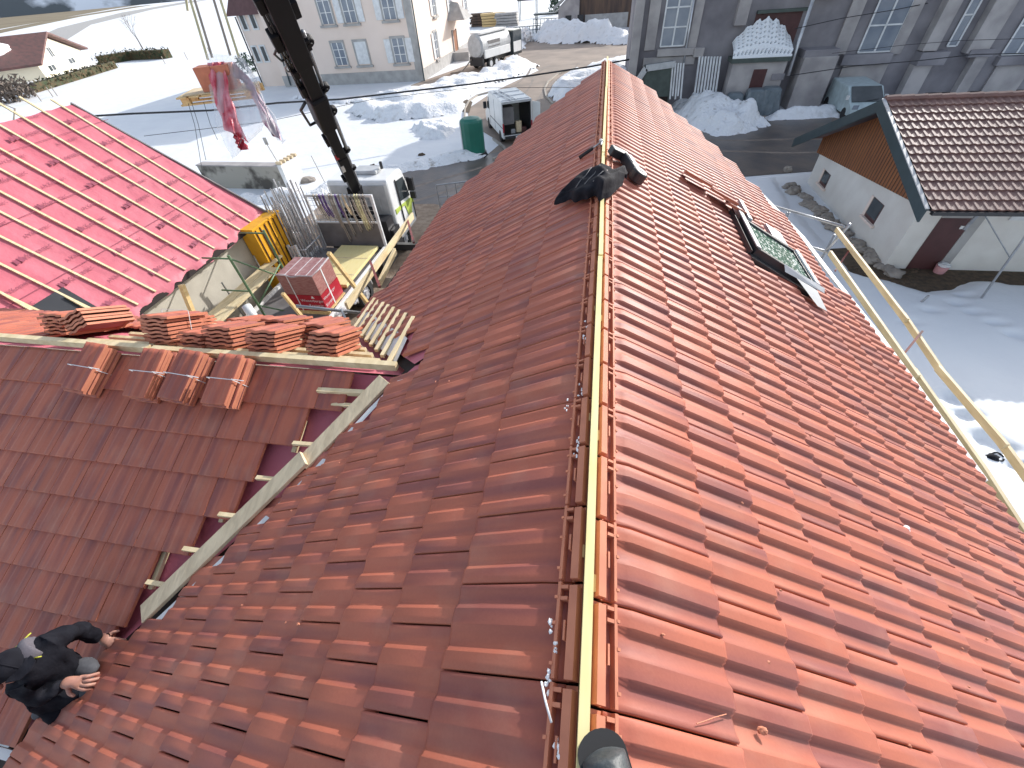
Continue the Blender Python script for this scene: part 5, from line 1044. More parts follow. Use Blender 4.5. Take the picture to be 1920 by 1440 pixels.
# ================================================================== GARAGE
ga = thing('garage', 'white garage with larch gable, green fascia and ribbed brown tile roof', 'garage', (14, 19, G))
GX = 10.35; RY, RZ = 18.53, -2.69; NY, NZ = 13.6, -4.37; FY, FZ = 24.4, -5.45; GE = 27.0
mb = MB(); mb.prism([(GX, 14.9, G - 0.1), (GX, 23.0, G - 0.1), (GX, 23.0, -5.72), (GX, 18.5, -5.22), (GX, 14.9, -4.82)], (GE - GX, 0, 0)); mb.build('wall', 'renderwhite', ga)
mb = MB(); mb.prism([(GX - 0.03, 14.75, -4.80), (GX - 0.03, 23.3, -5.74), (GX - 0.03, 23.3, -5.1), (GX - 0.03, RY, -2.95), (GX - 0.03, 14.75, -4.2)], (0.05, 0, 0)); mb.build('gable_cladding', 'woodclad', ga)
mb = MB()
for k in range(44):
    y = 14.85 + k * 0.19; zt = RZ - 0.3 - abs(y - RY) * (0.335 if y < RY else 0.46); zb = -4.80 - (y - 14.75) * 0.11
    if zt > zb: mb.box(GX - 0.045, GX - 0.031, y, y + 0.02, zb, zt)
mb.build('board_joint', 'barnwood', ga)
mb = MB(); 
for (a, b) in (((NY, NZ), (RY, RZ)), ((RY, RZ), (FY, FZ))):
    mb.prism([(9.55, a[0], a[1] - 0.36), (9.55, b[0], b[1] - 0.36), (9.55, b[0], b[1] + 0.02), (9.55, a[0], a[1] + 0.02)], (0.06, 0, 0)); mb.prism([(9.612, a[0], a[1] - 0.02), (9.612, b[0], b[1] - 0.02), (9.612, b[0], b[1] + 0.0), (9.612, a[0], a[1] + 0.0)], (0.8, 0, 0))
mb.build('verge_board', 'fasciagreen', ga)
mb = MB(); mb.beam((9.58, NY - 0.02, NZ + 0.04), (9.58, RY, RZ + 0.04), 0.10, 0.03); mb.build('verge_capping', 'cabgrey', ga)
def corrug(x0, x1, pa, pb, rows, per=0.21, amp=0.028, name='roof_tiles', parent=None, mat='browntile', step=0.05):
    mb = MB(); nx = int((x1 - x0) / per * 6)
    a, b = Vector((0, *pa)), Vector((0, *pb)); n = Vector((0, -(b - a).z, (b - a).y)).normalized(); n = n if n.z > 0 else -n
    for r_ in range(rows):
        p = a + (b - a) * (r_ / rows); q = a + (b - a) * ((r_ + 1.03) / rows); o = len(mb.v)
        for i in range(nx + 1):
            x = x0 + (x1 - x0) * i / nx; ph = (x / per) % 1; h = amp * (0.5 + 0.5 * math.cos(2 * math.pi * ph)) ** 1.5
            mb.v.append(p + Vector((x, 0, 0)) + n * (h + 0.01)); mb.v.append(q + Vector((x, 0, 0)) + n * (h + step)); mb.v.append(q + Vector((x, 0, 0)) + n * (h + step - 0.045))
        for i in range(nx): mb.f.append((o + 3 * i, o + 3 * i + 3, o + 3 * i + 4, o + 3 * i + 1)); mb.f.append((o + 3 * i + 1, o + 3 * i + 4, o + 3 * i + 5, o + 3 * i + 2))
    return mb.build(name, mat, parent)
corrug(9.65, GE + 0.4, (RY, RZ), (NY - 0.05, NZ), 13, parent=ga, per=0.235); 
mb = MB(); mb.add([(9.65, RY, RZ), (GE, RY, RZ), (GE, FY, FZ), (9.65, FY, FZ)], [(0, 1, 2, 3)]); mb.build('rear_roof', 'browntile', ga)
mb = MB()
for k in range(44): x = 9.62 + k * 0.4; mb.tube([(x, RY, RZ + 0.03), (x + 0.42, RY, RZ + 0.05)], 0.11, 8)
mb.build('ridge_tiles', 'browntile', ga)
mb = MB(); mb.box(9.7, GE + 0.3, NY - 0.16, NY - 0.03, NZ - 0.10, NZ + 0.0); mb.build('gutter', 'dark', ga); mb = MB(); mb.box(9.9, GE, NY, 14.9, NZ - 0.16, NZ - 0.12); mb.build('soffit', 'browndoor', ga)
for i, (y0, y1, z0, z1) in enumerate(((21.15, 21.85, -6.58, -6.02), (16.65, 17.45, -6.20, -5.50))):
    mb = MB(); mb.box(GX - 0.006, GX - 0.002, y0, y1, z0, z1); wn = mb.build('window', 'browndoor', ga)
    mb = MB(); mb.box(GX - 0.012, GX - 0.007, y0 + 0.06, y1 - 0.02, z0 + 0.12, z1 - 0.02); mb.build('pane', 'glass', wn)
    mb = MB(); mb.box(GX - 0.10, GX - 0.007, y0 - 0.12, y1 + 0.12, z0 - 0.08, z0 - 0.002); mb.box(GX - 0.03, GX - 0.0065, y1, y1 + 0.16, z0, z1); mb.build('sill', 'render', wn)
mb = MB(); mb.box(11.05, 11.95, 14.885, 14.895, G, -5.15); dr = mb.build('door', 'browndoor', ga); mb = MB(); mb.box(11.75, 11.86, 14.86, 14.884, -5.5, -5.4); mb.build('notice', 'white', dr)
mb = MB(); mb.box(11.96, 12.25, 14.87, 14.897, G, -4.95); mb.box(11.05, 11.959, 14.87, 14.897, -5.148, -4.95); mb.build('door_surround', 'plinth', dr)
mb = MB(); mb.box(12.9, 17, 14.86, 14.898, -5.2, -4.75)
mb.build('slatted_screen', 'whiteframe', ga)
mb = MB(); mb.tube([gy(1808, 430, 14.4), gy(1846, 390, 14.3)], 0.05, 8); mb.tube([gy(1840, 392, 14.3), gy(1893, 482, 14.0)], 0.02, 6); tag(mb.build('bracket_arm', 'steel'), 'grey steel arm hanging off the garage eaves over the brown door', 'bracket')
mb = MB(); mb.tube([gz(1834, 568), gy(1925, 440, 12.9)], 0.03, 8); tag(mb.build('leaning_pole', 'steel'), 'long thin steel pole leaning out of the snow in front of the garage', 'pole')
mb = MB(); q = gz(1718, 575); mb.tube([q, q + Vector((0.1, 0, 0.42))], 0.035, 8); tag(mb.build('stake', 'steel'), 'short round stake poking out of the snow in the yard', 'stake')
bk = thing('bucket', 'pink bucket with scraps on top beside the brown garage door', 'bucket', gz(1758, 512)); q = gz(1758, 512)
mb = MB(); mb.tube([q, q + Vector((0, 0, 0.28))], 0.15, 16, 0.19); mb.build('body', 'pink', bk, smooth=False)
mb = MB(); mb.blob(q + Vector((0.02, 0, 0.32)), 0.18, 0.16, 0.07, seed=3, jag=0.3); mb.build('scraps', 'whiteframe', bk)
rnd = random.Random(12); S0, S1 = gz(1484, 350), gz(1672, 516)
protos = []
for k in range(46):
    t = k / 45; r_ = rnd.uniform(0.16, 0.30); p = S0 + (S1 - S0) * t + Vector((rnd.uniform(-0.22, 0.22) - 0.10, rnd.uniform(-0.12, 0.12), r_ * 0.25))
    mb = MB(); mb.blob(p, r_ * 1.1, r_ * 0.85, r_ * 0.6, seed=k, n=9, m_=6, jag=0.24); o_ = mb.build('stone', 'rock')
    tag(o_, 'rounded field stone in the row along the foot of the white garage wall', 'stone', 'stones along the garage wall')
mb = MB(); q = gz(1476, 322); mb.blob(q, 0.24, 0.2, 0.26, seed=77, jag=0.3); tag(mb.build('stone', 'rock'), 'single grey stone standing in the snow off the far corner of the garage', 'stone')
mb = MB(); rnd = random.Random(2)
for k in range(60):
    q = gz(rnd.uniform(1590, 1720), rnd.uniform(500, 540)); mb.blob(q + Vector((0, 0, 0.02)), rnd.uniform(0.05, 0.2), rnd.uniform(0.03, 0.08), 0.05, seed=k, n=6, m_=4, jag=0.4)
o_ = mb.build('debris', 'dirt'); o_['kind'] = 'stuff'
# object half buried in the yard snow
q = gz(1850, 862); tp = thing('tool_bag', 'dark blue bag dropped in the snow by the timber rails', 'bag', q)
mb = MB(); mb.blob(q + Vector((0, 0, 0.08)), 0.20, 0.14, 0.12, seed=4, n=10, m_=6, jag=0.25); mb.build('body', 'black', tp, smooth=True)
mb = MB(); mb.tube([q + Vector((0.12 + 0.10 * math.cos(a), 0.10 * math.sin(a), 0.14 + 0.02 * math.sin(a))) for a in [t * 0.45 for t in range(14)]], 0.018, 6); mb.build('handle', 'black', tp, smooth=True)
# ================================================================== CHURCH
CY = 38.0
ch = thing('church', 'large soot stained stone church filling the top right, with buttresses and tall white barred windows', 'church', (14, CY, G))
def cb(mb, pl, pr, zt, zb, y0, y1):      # box between two photo columns on the facade plane
    mb.box(pl, pr, y0, y1, zb, zt)
def fx(px, py=100): return gy(px, py, CY).x
def fz(px, py): return gy(px, py, CY).z
xl = gy(1190, 120, CY).x
mb = MB(); mb.box(xl, 48, CY, CY + 16, G - 0.1, 5); mb.build('wall', 'stone', ch)
def pil(px0, px1, py, z0, z1, dep, name='buttress', mat='stone_lt'):
    a = gy(px0, py, CY).x; b = gy(px1, py, CY).x; mb = MB(); mb.box(a, b, CY - dep, CY - 0.003, z0, z1); return mb.build(name, mat, ch, bevel=0.02)
pil(1186, 1202, 60, G , 4.9, 0.45)
for (a, b, py) in ((1212, 1232, 60), (1296, 1312, 50)): pil(a, b, py, fz(1260, 92) , 4.9, 0.12, 'window_surround')
pil(1232, 1300, 98, fz(1260, 104), fz(1260, 90), 0.35, 'sill_ledge'); pil(1300, 1318, 95, fz(1310, 105), fz(1310, 88), 0.5, 'corbel')
pil(1205, 1300, 120, fz(1250, 122), fz(1250, 106), 0.2, 'stone_band')
pil(1380, 1402, 20, fz(1390, 46) , 4.9, 0.5); pil(1366, 1380, 130, G, fz(1370, 110), 0.6, 'buttress')
pil(1500, 1560, 20, -1.2 , 4.9, 0.9); pil(1486, 1546, 130, G, fz(1520, 100), 1.5); pil(1496, 1558, 98, fz(1520, 103), fz(1520, 88), 1.3, 'coping', 'stone')
pil(1575, 1600, 60, fz(1600, 100) , 4.9, 0.15, 'window_surround'); pil(1694, 1716, 40, fz(1700, 100) , 4.9, 0.15, 'window_surround')
pil(1575, 1665, 110, fz(1620, 119), fz(1620, 100), 0.45, 'sill_ledge', 'stone'); pil(1573, 1655, 140, fz(1600, 165), fz(1600, 122), 0.12, 'stone_panel')
pil(1736, 1762, 60, fz(1750, 92) , 4.9, 0.7); pil(1712, 1762, 105, fz(1740, 118), fz(1740, 94), 0.9, 'corbel', 'stone'); pil(1690, 1722, 150, G, fz(1700, 118), 0.7)
pil(1828, 1868, 50, fz(1840, 96) , 4.9, 0.6); pil(1806, 1850, 98, fz(1820, 104), fz(1820, 90), 0.7, 'corbel', 'stone'); pil(1800, 1822, 140, G, fz(1810, 104), 0.55)
pil(1866, 1930, 110, fz(1890, 120), fz(1890, 104), 0.45, 'sill_ledge', 'stone'); pil(1850, 1915, 150, fz(1880, 178), fz(1880, 122), 0.15, 'stone_panel')
mb = MB(); a = gy(1735, 175, CY); mb.box(a.x, a.x + 6, CY - 0.05, CY - 0.004, fz(1800, 184), fz(1800, 172)); mb.build('low_opening', 'underdark', ch)
def cwin(pxl, pxr, py, pyb, cols, rows, hbar):
    a = gy(pxl, py, CY).x; b = gy(pxr, py, CY).x; z0 = gy((pxl + pxr) / 2, pyb, CY).z; z1 = z0 + rows * hbar
    mb = MB(); mb.box(a, b, CY - 0.06, CY - 0.045, z0, z1); 
    f = MB(); t_ = 0.05
    for k in range(cols + 1): x = a + (b - a) * k / cols; f.box(x - t_, x + t_, CY - 0.11, CY - 0.062, z0, z1)
    for r_ in range(rows + 1): z = z0 + hbar * r_; f.box(a, b, CY - 0.10, CY - 0.064, z - t_ * 0.8, z + t_ * 0.8)
    wn = f.build('window', 'whiteframe', ch); mb.build('pane', 'glassblue', wn); return wn
cwin(1238, 1282, 85, 86, 2, 6, 1.0); cwin(1608, 1668, 97, 97, 2, 5, 1.35); cwin(1775, 1792, 85, 86, 1, 5, 1.5); cwin(1878, 1930, 100, 101, 2, 5, 1.4)
# recess and snow-laden lean-to
mb = MB(); a = gy(1406, 70, CY).x; b = gy(1490, 70, CY).x; mb.box(a, b, CY - 0.02, CY - 0.004, fz(1440, 105), fz(1440, 24)); mb.build('recess_boarding', 'browndoor', ch)
mb = MB(); mb.box(a, b + 0.2, CY - 0.3, CY - 0.021, fz(1440, 24), fz(1440, 18)); mb.build('lintel', 'moss', ch)
la = gy(1374, 108, CY - 1.6).x; lb_ = gy(1484, 108, CY - 1.6).x; lz = gy(1430, 108, CY - 1.6).z
mb = MB(); mb.box(la, lb_, CY - 1.6, CY - 0.3, lz - 0.25, lz); mb.build('lean_to_roof', 'moss', ch)
mb = MB(); mb.box(la + 0.15, lb_ - 0.1, CY - 1.45, CY - 0.31, G, lz - 0.26); mb.build('lean_to_wall', 'stone_lt', ch)
mb = MB(); a = gy(1408, 150, CY - 1.46).x; mb.box(a, a + 0.85, CY - 1.49, CY - 1.455, G, gy(1420, 130, CY - 1.46).z); mb.build('door', 'browndoor', ch)
mb = MB(); a = gy(1446, 145, CY - 1.46).x; mb.box(a, a + 0.8, CY - 1.50, CY - 1.455, gy(1460, 150, CY - 1.46).z, gy(1460, 138, CY - 1.46).z); mb.build('wall_box', 'stone', ch)
nx, ny = 46, 26; vs = []; fs = []
for i in range(nx + 1):
    for j in range(ny + 1):
        u, v = i / nx, j / ny; top = (0.25 + 1.35 * math.sin(math.pi * min(1, max(0, u * 0.94 + 0.03))) ** 0.8) * (1 + 0.06 * math.sin(u * 40))
        x = la + (lb_ - la) * u; y = CY - 1.6 + 1.25 * v; z = lz + 0.02 + top * v ** 0.8 + 0.25 * min(1, v * 6)
        if i % 3 == 1 and j % 4 == 2: y += 0.22; z -= 0.14
        vs.append((x, y, z))
for i in range(nx):
    for j in range(ny): k = i * (ny + 1) + j; fs.append((k, k + ny + 1, k + ny + 2, k + 1))
mb = MB(); mb.add(vs, fs); mb.add([(la, CY - 1.6, lz), (lb_, CY - 1.6, lz), (lb_, CY - 1.6, lz + 0.05), (la, CY - 1.6, lz + 0.05)], [(0, 1, 2, 3)])
tag(mb.build('roof_snow', 'snow', smooth=False), 'heap of pitted snow lying on the small lean-to roof of the church', 'snow')
mb = MB(); mb.tube([gy(1527, -8, CY - 1.0), gy(1490, 100, CY - 1.0), gy(1478, 142, CY - 1.2)], 0.11, 8); mb.tube([gy(1282, 118, CY - 0.25), gy(1302, -5, CY - 0.25)], 0.06, 6); mb.build('downspout', 'steel_lt', ch, smooth=True)
# green lean-to with pale edge at the left corner
ln = thing('lean_to_shelter', 'dark green low shelter with pale blue roof edge against the left corner of the church', 'shelter', gy(1240, 170, 37))
ya_ = 36.4; q0 = gy(1190, 160, ya_); q1 = gy(1211, 128, ya_); q2 = gy(1266, 120, ya_); q3 = gy(1262, 180, ya_)
mb = MB(); mb.prism([(q1.x, ya_, G), (q1.x, ya_, q1.z), (q2.x, ya_, q2.z), (q2.x, ya_, G)], (0, 1.4, 0)); mb.build('side_panel', 'moss', ln)
mb = MB(); mb.beam(q0, q1, 0.22, 0.35); mb.beam(q1, q2, 0.22, 0.35); mb.build('roof_edge', 'cabgrey', ln)
mb = MB(); mb.box(q1.x + 0.2, q2.x - 0.1, ya_ - 0.02, ya_ - 0.004, G, -5.9); mb.build('dark_opening', 'underdark', ln)
pr_ = thing('pole_stack', 'white tubes leaning upright in a fan against the church wall', 'poles', gz(1330, 190))
for k in range(8):
    px0_ = 1302 + k * 5.6; A = gy(px0_, 176, 37.0); A.z = G; Bq = gy(px0_ + 10, 106, 37.5); mb = MB(); mb.tube([gy(px0_, 178, 36.9), Bq], 0.07, 6); mb.build('tube', 'whiteframe', pr_)
pr_ = thing('pole_stack', 'narrow bunch of white tubes standing beside the dark green shelter', 'poles', gz(1270, 190))
for k in range(5):
    px0_ = 1256 + k * 5; mb = MB(); mb.tube([gy(px0_, 186 - (k % 2) * 6, 36.3), gy(px0_ + 6, 118, 36.4)], 0.06, 6); mb.build('tube', 'whiteframe', pr_)
for k, (px, py, s_, lb) in enumerate(((1358, 200, 1.0, 'grey tarpaulin covered pile, leftmost of three in front of the church'), (1398, 206, 1.15, 'grey tarpaulin covered pile, middle of three in front of the church'), (1432, 212, 1.2, 'grey tarpaulin covered pile, nearest the buttress of the church'))):
    q = gz(px, py); q.y = min(q.y, 35.9); nx = 28; vs = []; fs = []
    levels = [(0.0, 0.78), (0.35, 0.70), (0.8, 0.60), (1.2, 0.52), (1.28, 0.40), (1.30, 0.0)]
    for (h_, r_) in levels:
        for i in range(nx):
            a = 2 * math.pi * i / nx; c_, s__ = math.cos(a), math.sin(a); m_ = max(abs(c_), abs(s__)) ** 0.8; rr = r_ * s_ / m_ * 0.9 * (1 + 0.10 * math.sin(i * 2.6 + k) * (1 - h_ / 1.3))
            vs.append((q.x + c_ * rr, q.y + s__ * rr * 0.8, G + h_ * s_))
    for l in range(len(levels) - 1):
        for i in range(nx): j = (i + 1) % nx; fs.append((l * nx + i, l * nx + j, (l + 1) * nx + j, (l + 1) * nx + i))
    mb = MB(); mb.add(vs, fs); tag(mb.build('covered_pile', 'tarp'), lb, 'covered pile', 'tarpaulin piles by the church')
# parked van behind the garage roof
vq = Vector((16.6, 34.2, G)); vn = thing('parked_van', 'pale blue-grey van with wide dark windscreen parked nose-on behind the garage roof', 'van', vq)
sec = [(0, 0.3), (0, 0.75), (0.45, 0.92), (1.55, 1.62), (4.2, 1.66), (4.4, 0.3)]
mb = MB(); mb.prism([(vq.x - 1.0, vq.y + y - 1, G + z) for y, z in sec], (2.0, 0, 0)); mb.build('body', 'palecar', vn, bevel=0.08)
mb = MB(); mb.prism([(vq.x - 0.9, vq.y - 0.50, G + 0.98), (vq.x + 0.9, vq.y - 0.50, G + 0.98), (vq.x + 0.84, vq.y + 0.48, G + 1.60), (vq.x - 0.84, vq.y + 0.48, G + 1.60)], (0, -0.02, 0.03)); mb.build('windscreen', 'glass', vn)
mb = MB(); mb.box(vq.x - 0.6, vq.x + 0.6, vq.y - 1.012, vq.y - 1.001, G + 0.42, G + 0.66); mb.build('grille', 'dark', vn); mb = MB(); mb.tube([(vq.x - 0.1, vq.y - 0.50, G + 1.03), (vq.x + 0.6, vq.y - 0.42, G + 1.12)], 0.015, 5); mb.build('wiper', 'dark', vn)
for s_ in (-1, 1): mb = MB(); mb.box(vq.x + s_ * 1.08 - 0.08, vq.x + s_ * 1.08 + 0.08, vq.y - 0.2, vq.y - 0.08, G + 1.05, G + 1.28); mb.build('wing_mirror', 'white', vn)
for s_ in (-1, 1):
    mb = MB(); mb.box(vq.x + s_ * 0.78 - 0.16, vq.x + s_ * 0.78 + 0.16, vq.y - 1.03, vq.y - 1.001, G + 0.70, G + 0.92); mb.build('headlight', 'glassblue', vn)
    mb = MB(); mb.wheel((vq.x + s_ * 0.9, vq.y - 0.2, G + 0.33), 0.33, 0.22); mb.build('wheel', 'rubber', vn)
    mb = MB(); mb.wheel((vq.x + s_ * 0.9, vq.y + 2.8, G + 0.33), 0.33, 0.22); mb.build('wheel', 'rubber', vn)
# ================================================================== MANOR
mn = thing('manor_house', 'tall beige rendered house with white shutters, grey plinth and small gabled porch', 'house', (-28, 60, G))
HX0, HX1, HYY, HB, HT = -36.6, -19.45, 53.3, 76.0, 3.2
mb = MB(); mb.box(HX0, HX1, HYY, HB, G - 0.1, HT); mb.build('wall', 'render', mn)
mb = MB(); mb.box(HX0 - 0.05, HX1 + 0.05, HYY - 0.05, HB, G, G + 1.05); mb.build('plinth', 'plinth', mn)
mb = MB(); mb.box(HX1 - 0.75, HX1 + 0.06, HYY - 0.06, HYY + 0.4, G + 1.051, HT); mb.build('quoin', 'plinth', mn)
mb = MB(); mb.add([(HX0 - 0.6, HYY - 0.6, HT), (HX1 + 0.6, HYY - 0.6, HT), (HX1 + 0.6, HB + 0.6, HT), (HX0 - 0.6, HB + 0.6, HT), (-28, HYY + 6, HT + 5), (-28, HB - 6, HT + 5)], [(0, 1, 4), (1, 2, 5, 4), (2, 3, 5), (3, 0, 4, 5), (0, 3, 2, 1)]); mb.build('roof', 'brownroof', mn)
def mwin(face, c, zb, wd, ht, closed=False, shut=True, sill=True, parent=mn):
    def B_(mb, u0, u1, d0, d1, z0, z1):
        if face == 'S': mb.box(c + u0, c + u1, HYY - d1, HYY - d0, z0, z1)
        else: mb.box(HX1 + d0, HX1 + d1, c + u0, c + u1, z0, z1)
    f = MB(); h = wd / 2
    B_(f, -h - 0.18, -h, 0.004, 0.07, zb - 0.1, zb + ht + 0.2); B_(f, h, h + 0.18, 0.004, 0.07, zb - 0.1, zb + ht + 0.2); B_(f, -h, h, 0.004, 0.07, zb + ht, zb + ht + 0.2); B_(f, -h - 0.3, h + 0.3, 0.004, 0.25, zb - 0.28, zb - 0.101)
    wn = f.build('window', 'plinth', parent)
    if closed:
        s_ = MB(); B_(s_, -h, h, 0.004, 0.05, zb, zb + ht); s_.build('shutter', 'whiteframe', wn); return
    p_ = MB(); B_(p_, -h, h, 0.004, 0.02, zb, zb + ht); p_.build('pane', 'glassblue', wn)
    b_ = MB(); B_(b_, -0.05, 0.05, 0.021, 0.06, zb, zb + ht); B_(b_, -h, -h + 0.07, 0.021, 0.055, zb, zb + ht); B_(b_, h - 0.07, h, 0.021, 0.055, zb, zb + ht)
    for t in (0.33, 0.68): B_(b_, -h + 0.07, h - 0.07, 0.021, 0.05, zb + ht * t, zb + ht * t + 0.05)
    b_.build('glazing_bar', 'white', wn)
    if shut:
        for sg in (-1, 1):
            s_ = MB(); e0 = h + 0.19 if sg > 0 else -h - 0.19 - wd * 0.5; B_(s_, e0, e0 + wd * 0.5, 0.05, 0.10, zb, zb + ht); s_.build('shutter', 'whiteframe', wn)
for (px, pyb, pyt, cl, sh) in ((641, 122, 80, False, False), (683, 120, 78, True, False), (753, 117, 72, False, True)):
    b_ = gy(px, pyb, HYY); t_ = gy(px - 8, pyt, HYY); mwin('S', (b_.x + t_.x) / 2, b_.z, 1.35, t_.z - b_.z, cl, sh)
for (px, pyb, sh) in ((617, 45, False), (660, 42, True), (733, 36, True)):
    b_ = gy(px, pyb, HYY); mwin('S', b_.x, b_.z, 1.35, 2.6, False, sh)
for (px, pyb, ht, sh) in ((821, 108, 2.3, True), (815, 28, 2.3, True), (845, 22, 2.2, True), (873, 18, 2.2, True)):
    b_ = gx(px, pyb, HX1); mwin('E', b_.y, b_.z, 1.2, ht, False, sh)
mb = MB(); b_ = gx(857, 112, HX1); mb.box(HX1 + 0.004, HX1 + 0.10, b_.y - 0.8, b_.y + 0.8, G + 0.9, b_.z + 3.0); dr = mb.build('door', 'woodclad', mn); mb = MB(); mb.box(HX1 + 0.004, HX1 + 0.16, b_.y - 1.05, b_.y - 0.81, G + 0.9, b_.z + 3.1); mb.box(HX1 + 0.004, HX1 + 0.16, b_.y + 0.81, b_.y + 1.05, G + 0.9, b_.z + 3.1); mb.build('door_frame', 'stone_lt', dr)
mb = MB(); pa_ = gx(845, 30, HX1 + 1.2); pz_ = gx(838, 50, HX1 + 2.0).z; y0 = b_.y - 2.2; y1 = b_.y + 2.4
mb.add([(HX1, y0, pz_), (HX1 + 2.2, y0, pz_), (HX1 + 2.2, y1, pz_), (HX1, y1, pz_), (HX1, (y0 + y1) / 2, pz_ + 1.7), (HX1 + 1.0, (y0 + y1) / 2, pz_ + 1.5)], [(0, 1, 5, 4), (1, 2, 5), (2, 3, 4, 5), (0, 3, 2, 1)]); mb.build('porch_roof', 'plinth', mn)
mb = MB(); mb.box(HX1 + 0.06, HX1 + 2.2, y0 + 0.3, y1 - 0.3, G, G + 0.9); mb.build('entrance_steps', 'plinth', mn)
mb = MB(); mb.tube([gx(796, 152, HX1 + 0.1), gy(771, -5, HYY - 0.1)], 0.07, 6); mb.tube([gy(545, 160, HYY - 0.15), gy(493, 0, HYY - 0.15)], 0.08, 6); mb.build('downspout', 'fasciagreen', mn)
tw = thing('stair_tower', 'slim stair tower with dark pointed roof at the left end of the beige house', 'tower', (-38.6, 56, G))
mb = MB(); mb.box(-40.2, -36.8, 54.4, 58, G, -0.55); mb.build('wall', 'render', tw)
mb = MB(); mb.add([(-41, 53.8, -0.6), (-36.2, 53.8, -0.6), (-36.2, 58.6, -0.6), (-41, 58.6, -0.6), (-38.6, 56, 4.2)], [(0, 1, 4), (1, 2, 4), (2, 3, 4), (3, 0, 4), (0, 3, 2, 1)]); mb.build('roof', 'brownroof', tw)
for (px, py) in ((463, 56), (481, 54), (487, 116), (502, 115)):
    b_ = gy(px, py, 54.4); f = MB(); f.box(b_.x - 0.38, b_.x + 0.38, 54.33, 54.397, b_.z - 0.1, b_.z + 1.5); wn = f.build('window', 'whiteframe', tw); p_ = MB(); p_.box(b_.x - 0.22, b_.x + 0.22, 54.31, 54.329, b_.z + 0.05, b_.z + 1.35); p_.build('pane', 'glass', wn)
mb = MB(); mb.tube([(-40.3, 54.3, -0.7), (-40.3, 54.3, G)], 0.08, 6); mb.build('downspout', 'dark', tw)
q = gz(522, 152); mb = MB(); mb.blob(q + Vector((0, -0.4, 0.7)), 1.0, 0.6, 0.8, seed=8, jag=0.1); tag(mb.build('covered_bin', 'blacksoft'), 'black covered object at the foot of the stair tower', 'bin')
# ================================================================== ROAD VEHICLES
def frame(o, ang):
    u = Vector((math.cos(ang), math.sin(ang), 0)); v = Vector((-math.sin(ang), math.cos(ang), 0)); return (lambda x, y, z: o + u * x + v * y + Vector((0, 0, z))), u, v
o = gz(945, 273); Lf, u, v = frame(o, math.radians(24)); LV, WV, HV = 5.2, 2.0, 2.42
va = thing('delivery_van', 'white panel van with its rear doors open on a dark cluttered cargo space', 'van', o)
mb = MB()
mb.obox(Lf(0, 0, 0.35), v * 3.9, u * 0.07, Vector((0, 0, HV - 0.35))); mb.obox(Lf(WV - 0.07, 0, 0.35), v * 3.9, u * 0.07, Vector((0, 0, HV - 0.35))); mb.obox(Lf(0.07, 0, HV - 0.08), v * 3.9, u * (WV - 0.14), Vector((0, 0, 0.08))); mb.obox(Lf(0.07, 0, 0.35), v * 3.9, u * (WV - 0.14), Vector((0, 0, 0.2))); mb.obox(Lf(0.07, 3.0, 0.55), v * 0.06, u * (WV - 0.14), Vector((0, 0, 1.78)))
mb.build('cargo_body', 'white', va, bevel=0.03)
mb = MB(); mb.prism([Lf(0, y, z) for y, z in ((3.901, 0.35), (5.6, 0.35), (5.62, 0.95), (5.0, 1.25), (4.2, 2.15), (3.901, 2.38))], u * WV); mb.build('cab', 'white', va, bevel=0.05)
mb = MB(); mb.prism([Lf(-0.012, y, z) for y, z in ((4.0, 1.3), (4.85, 1.3), (4.25, 2.0), (4.0, 2.02))], u * 0.01); mb.build('side_window', 'glass', va)
mb = MB(); mb.obox(Lf(-0.28, 4.7, 1.25), u * 0.24, v * 0.12, Vector((0, 0, 0.42))); mb.build('wing_mirror', 'dark', va, bevel=0.02)
for (x, y) in ((0.12, 0.9), (WV - 0.12, 0.9), (0.12, 4.6), (WV - 0.12, 4.6)): mb = MB(); mb.wheel(Lf(x, y, 0.36), 0.36, 0.26, u, 20, 0.0); mb.build('wheel', 'rubber', va)
mb = MB(); mb.obox(Lf(WV, -0.06, 0.55), u * 0.32 - v * 0.62, u * 0.03 + v * 0.02, Vector((0, 0, 1.75))); dr = mb.build('rear_door', 'white', va); mb = MB(); mb.obox(Lf(WV + 0.10, -0.14 - 0.06, 1.35), u * 0.16 - v * 0.32, u * 0.06 + v * 0.03, Vector((0, 0, 0.7))); mb.build('pane', 'glassblue', dr)
mb = MB(); mb.obox(Lf(-0.0, -0.05, 0.55), u * 0.04, v * 0.05, Vector((0, 0, 1.85))); mb.obox(Lf(0.04, -0.05, 2.30), u * (WV - 0.08), v * 0.05, Vector((0, 0, 0.12))); mb.build('rear_frame', 'cabgrey', va)
mb = MB(); mb.obox(Lf(0.1, -0.16, 0.38), u * (WV - 0.2), v * 0.14, Vector((0, 0, 0.14))); mb.build('rear_bumper', 'dark', va)
for x in (-0.01, WV - 0.08): mb = MB(); mb.obox(Lf(x, -0.056, 0.75), u * 0.09, v * 0.05, Vector((0, 0, 0.5))); mb.build('tail_light', 'red', va)
mb = MB(); mb.obox(Lf(0.8, -0.175, 0.42), u * 0.42, v * 0.012, Vector((0, 0, 0.09))); mb.build('number_plate', 'whiteframe', va)
mb = MB(); mb.obox(Lf(-0.016, 0.05, 0.95), v * 3.8, u * 0.012, Vector((0, 0, 0.05))); mb.obox(Lf(-0.014, 2.3, 0.5), v * 0.02, u * 0.012, Vector((0, 0, 1.7))); mb.obox(Lf(-0.014, 3.88, 0.5), v * 0.02, u * 0.012, Vector((0, 0, 1.6))); mb.build('side_trim', 'grey', va)
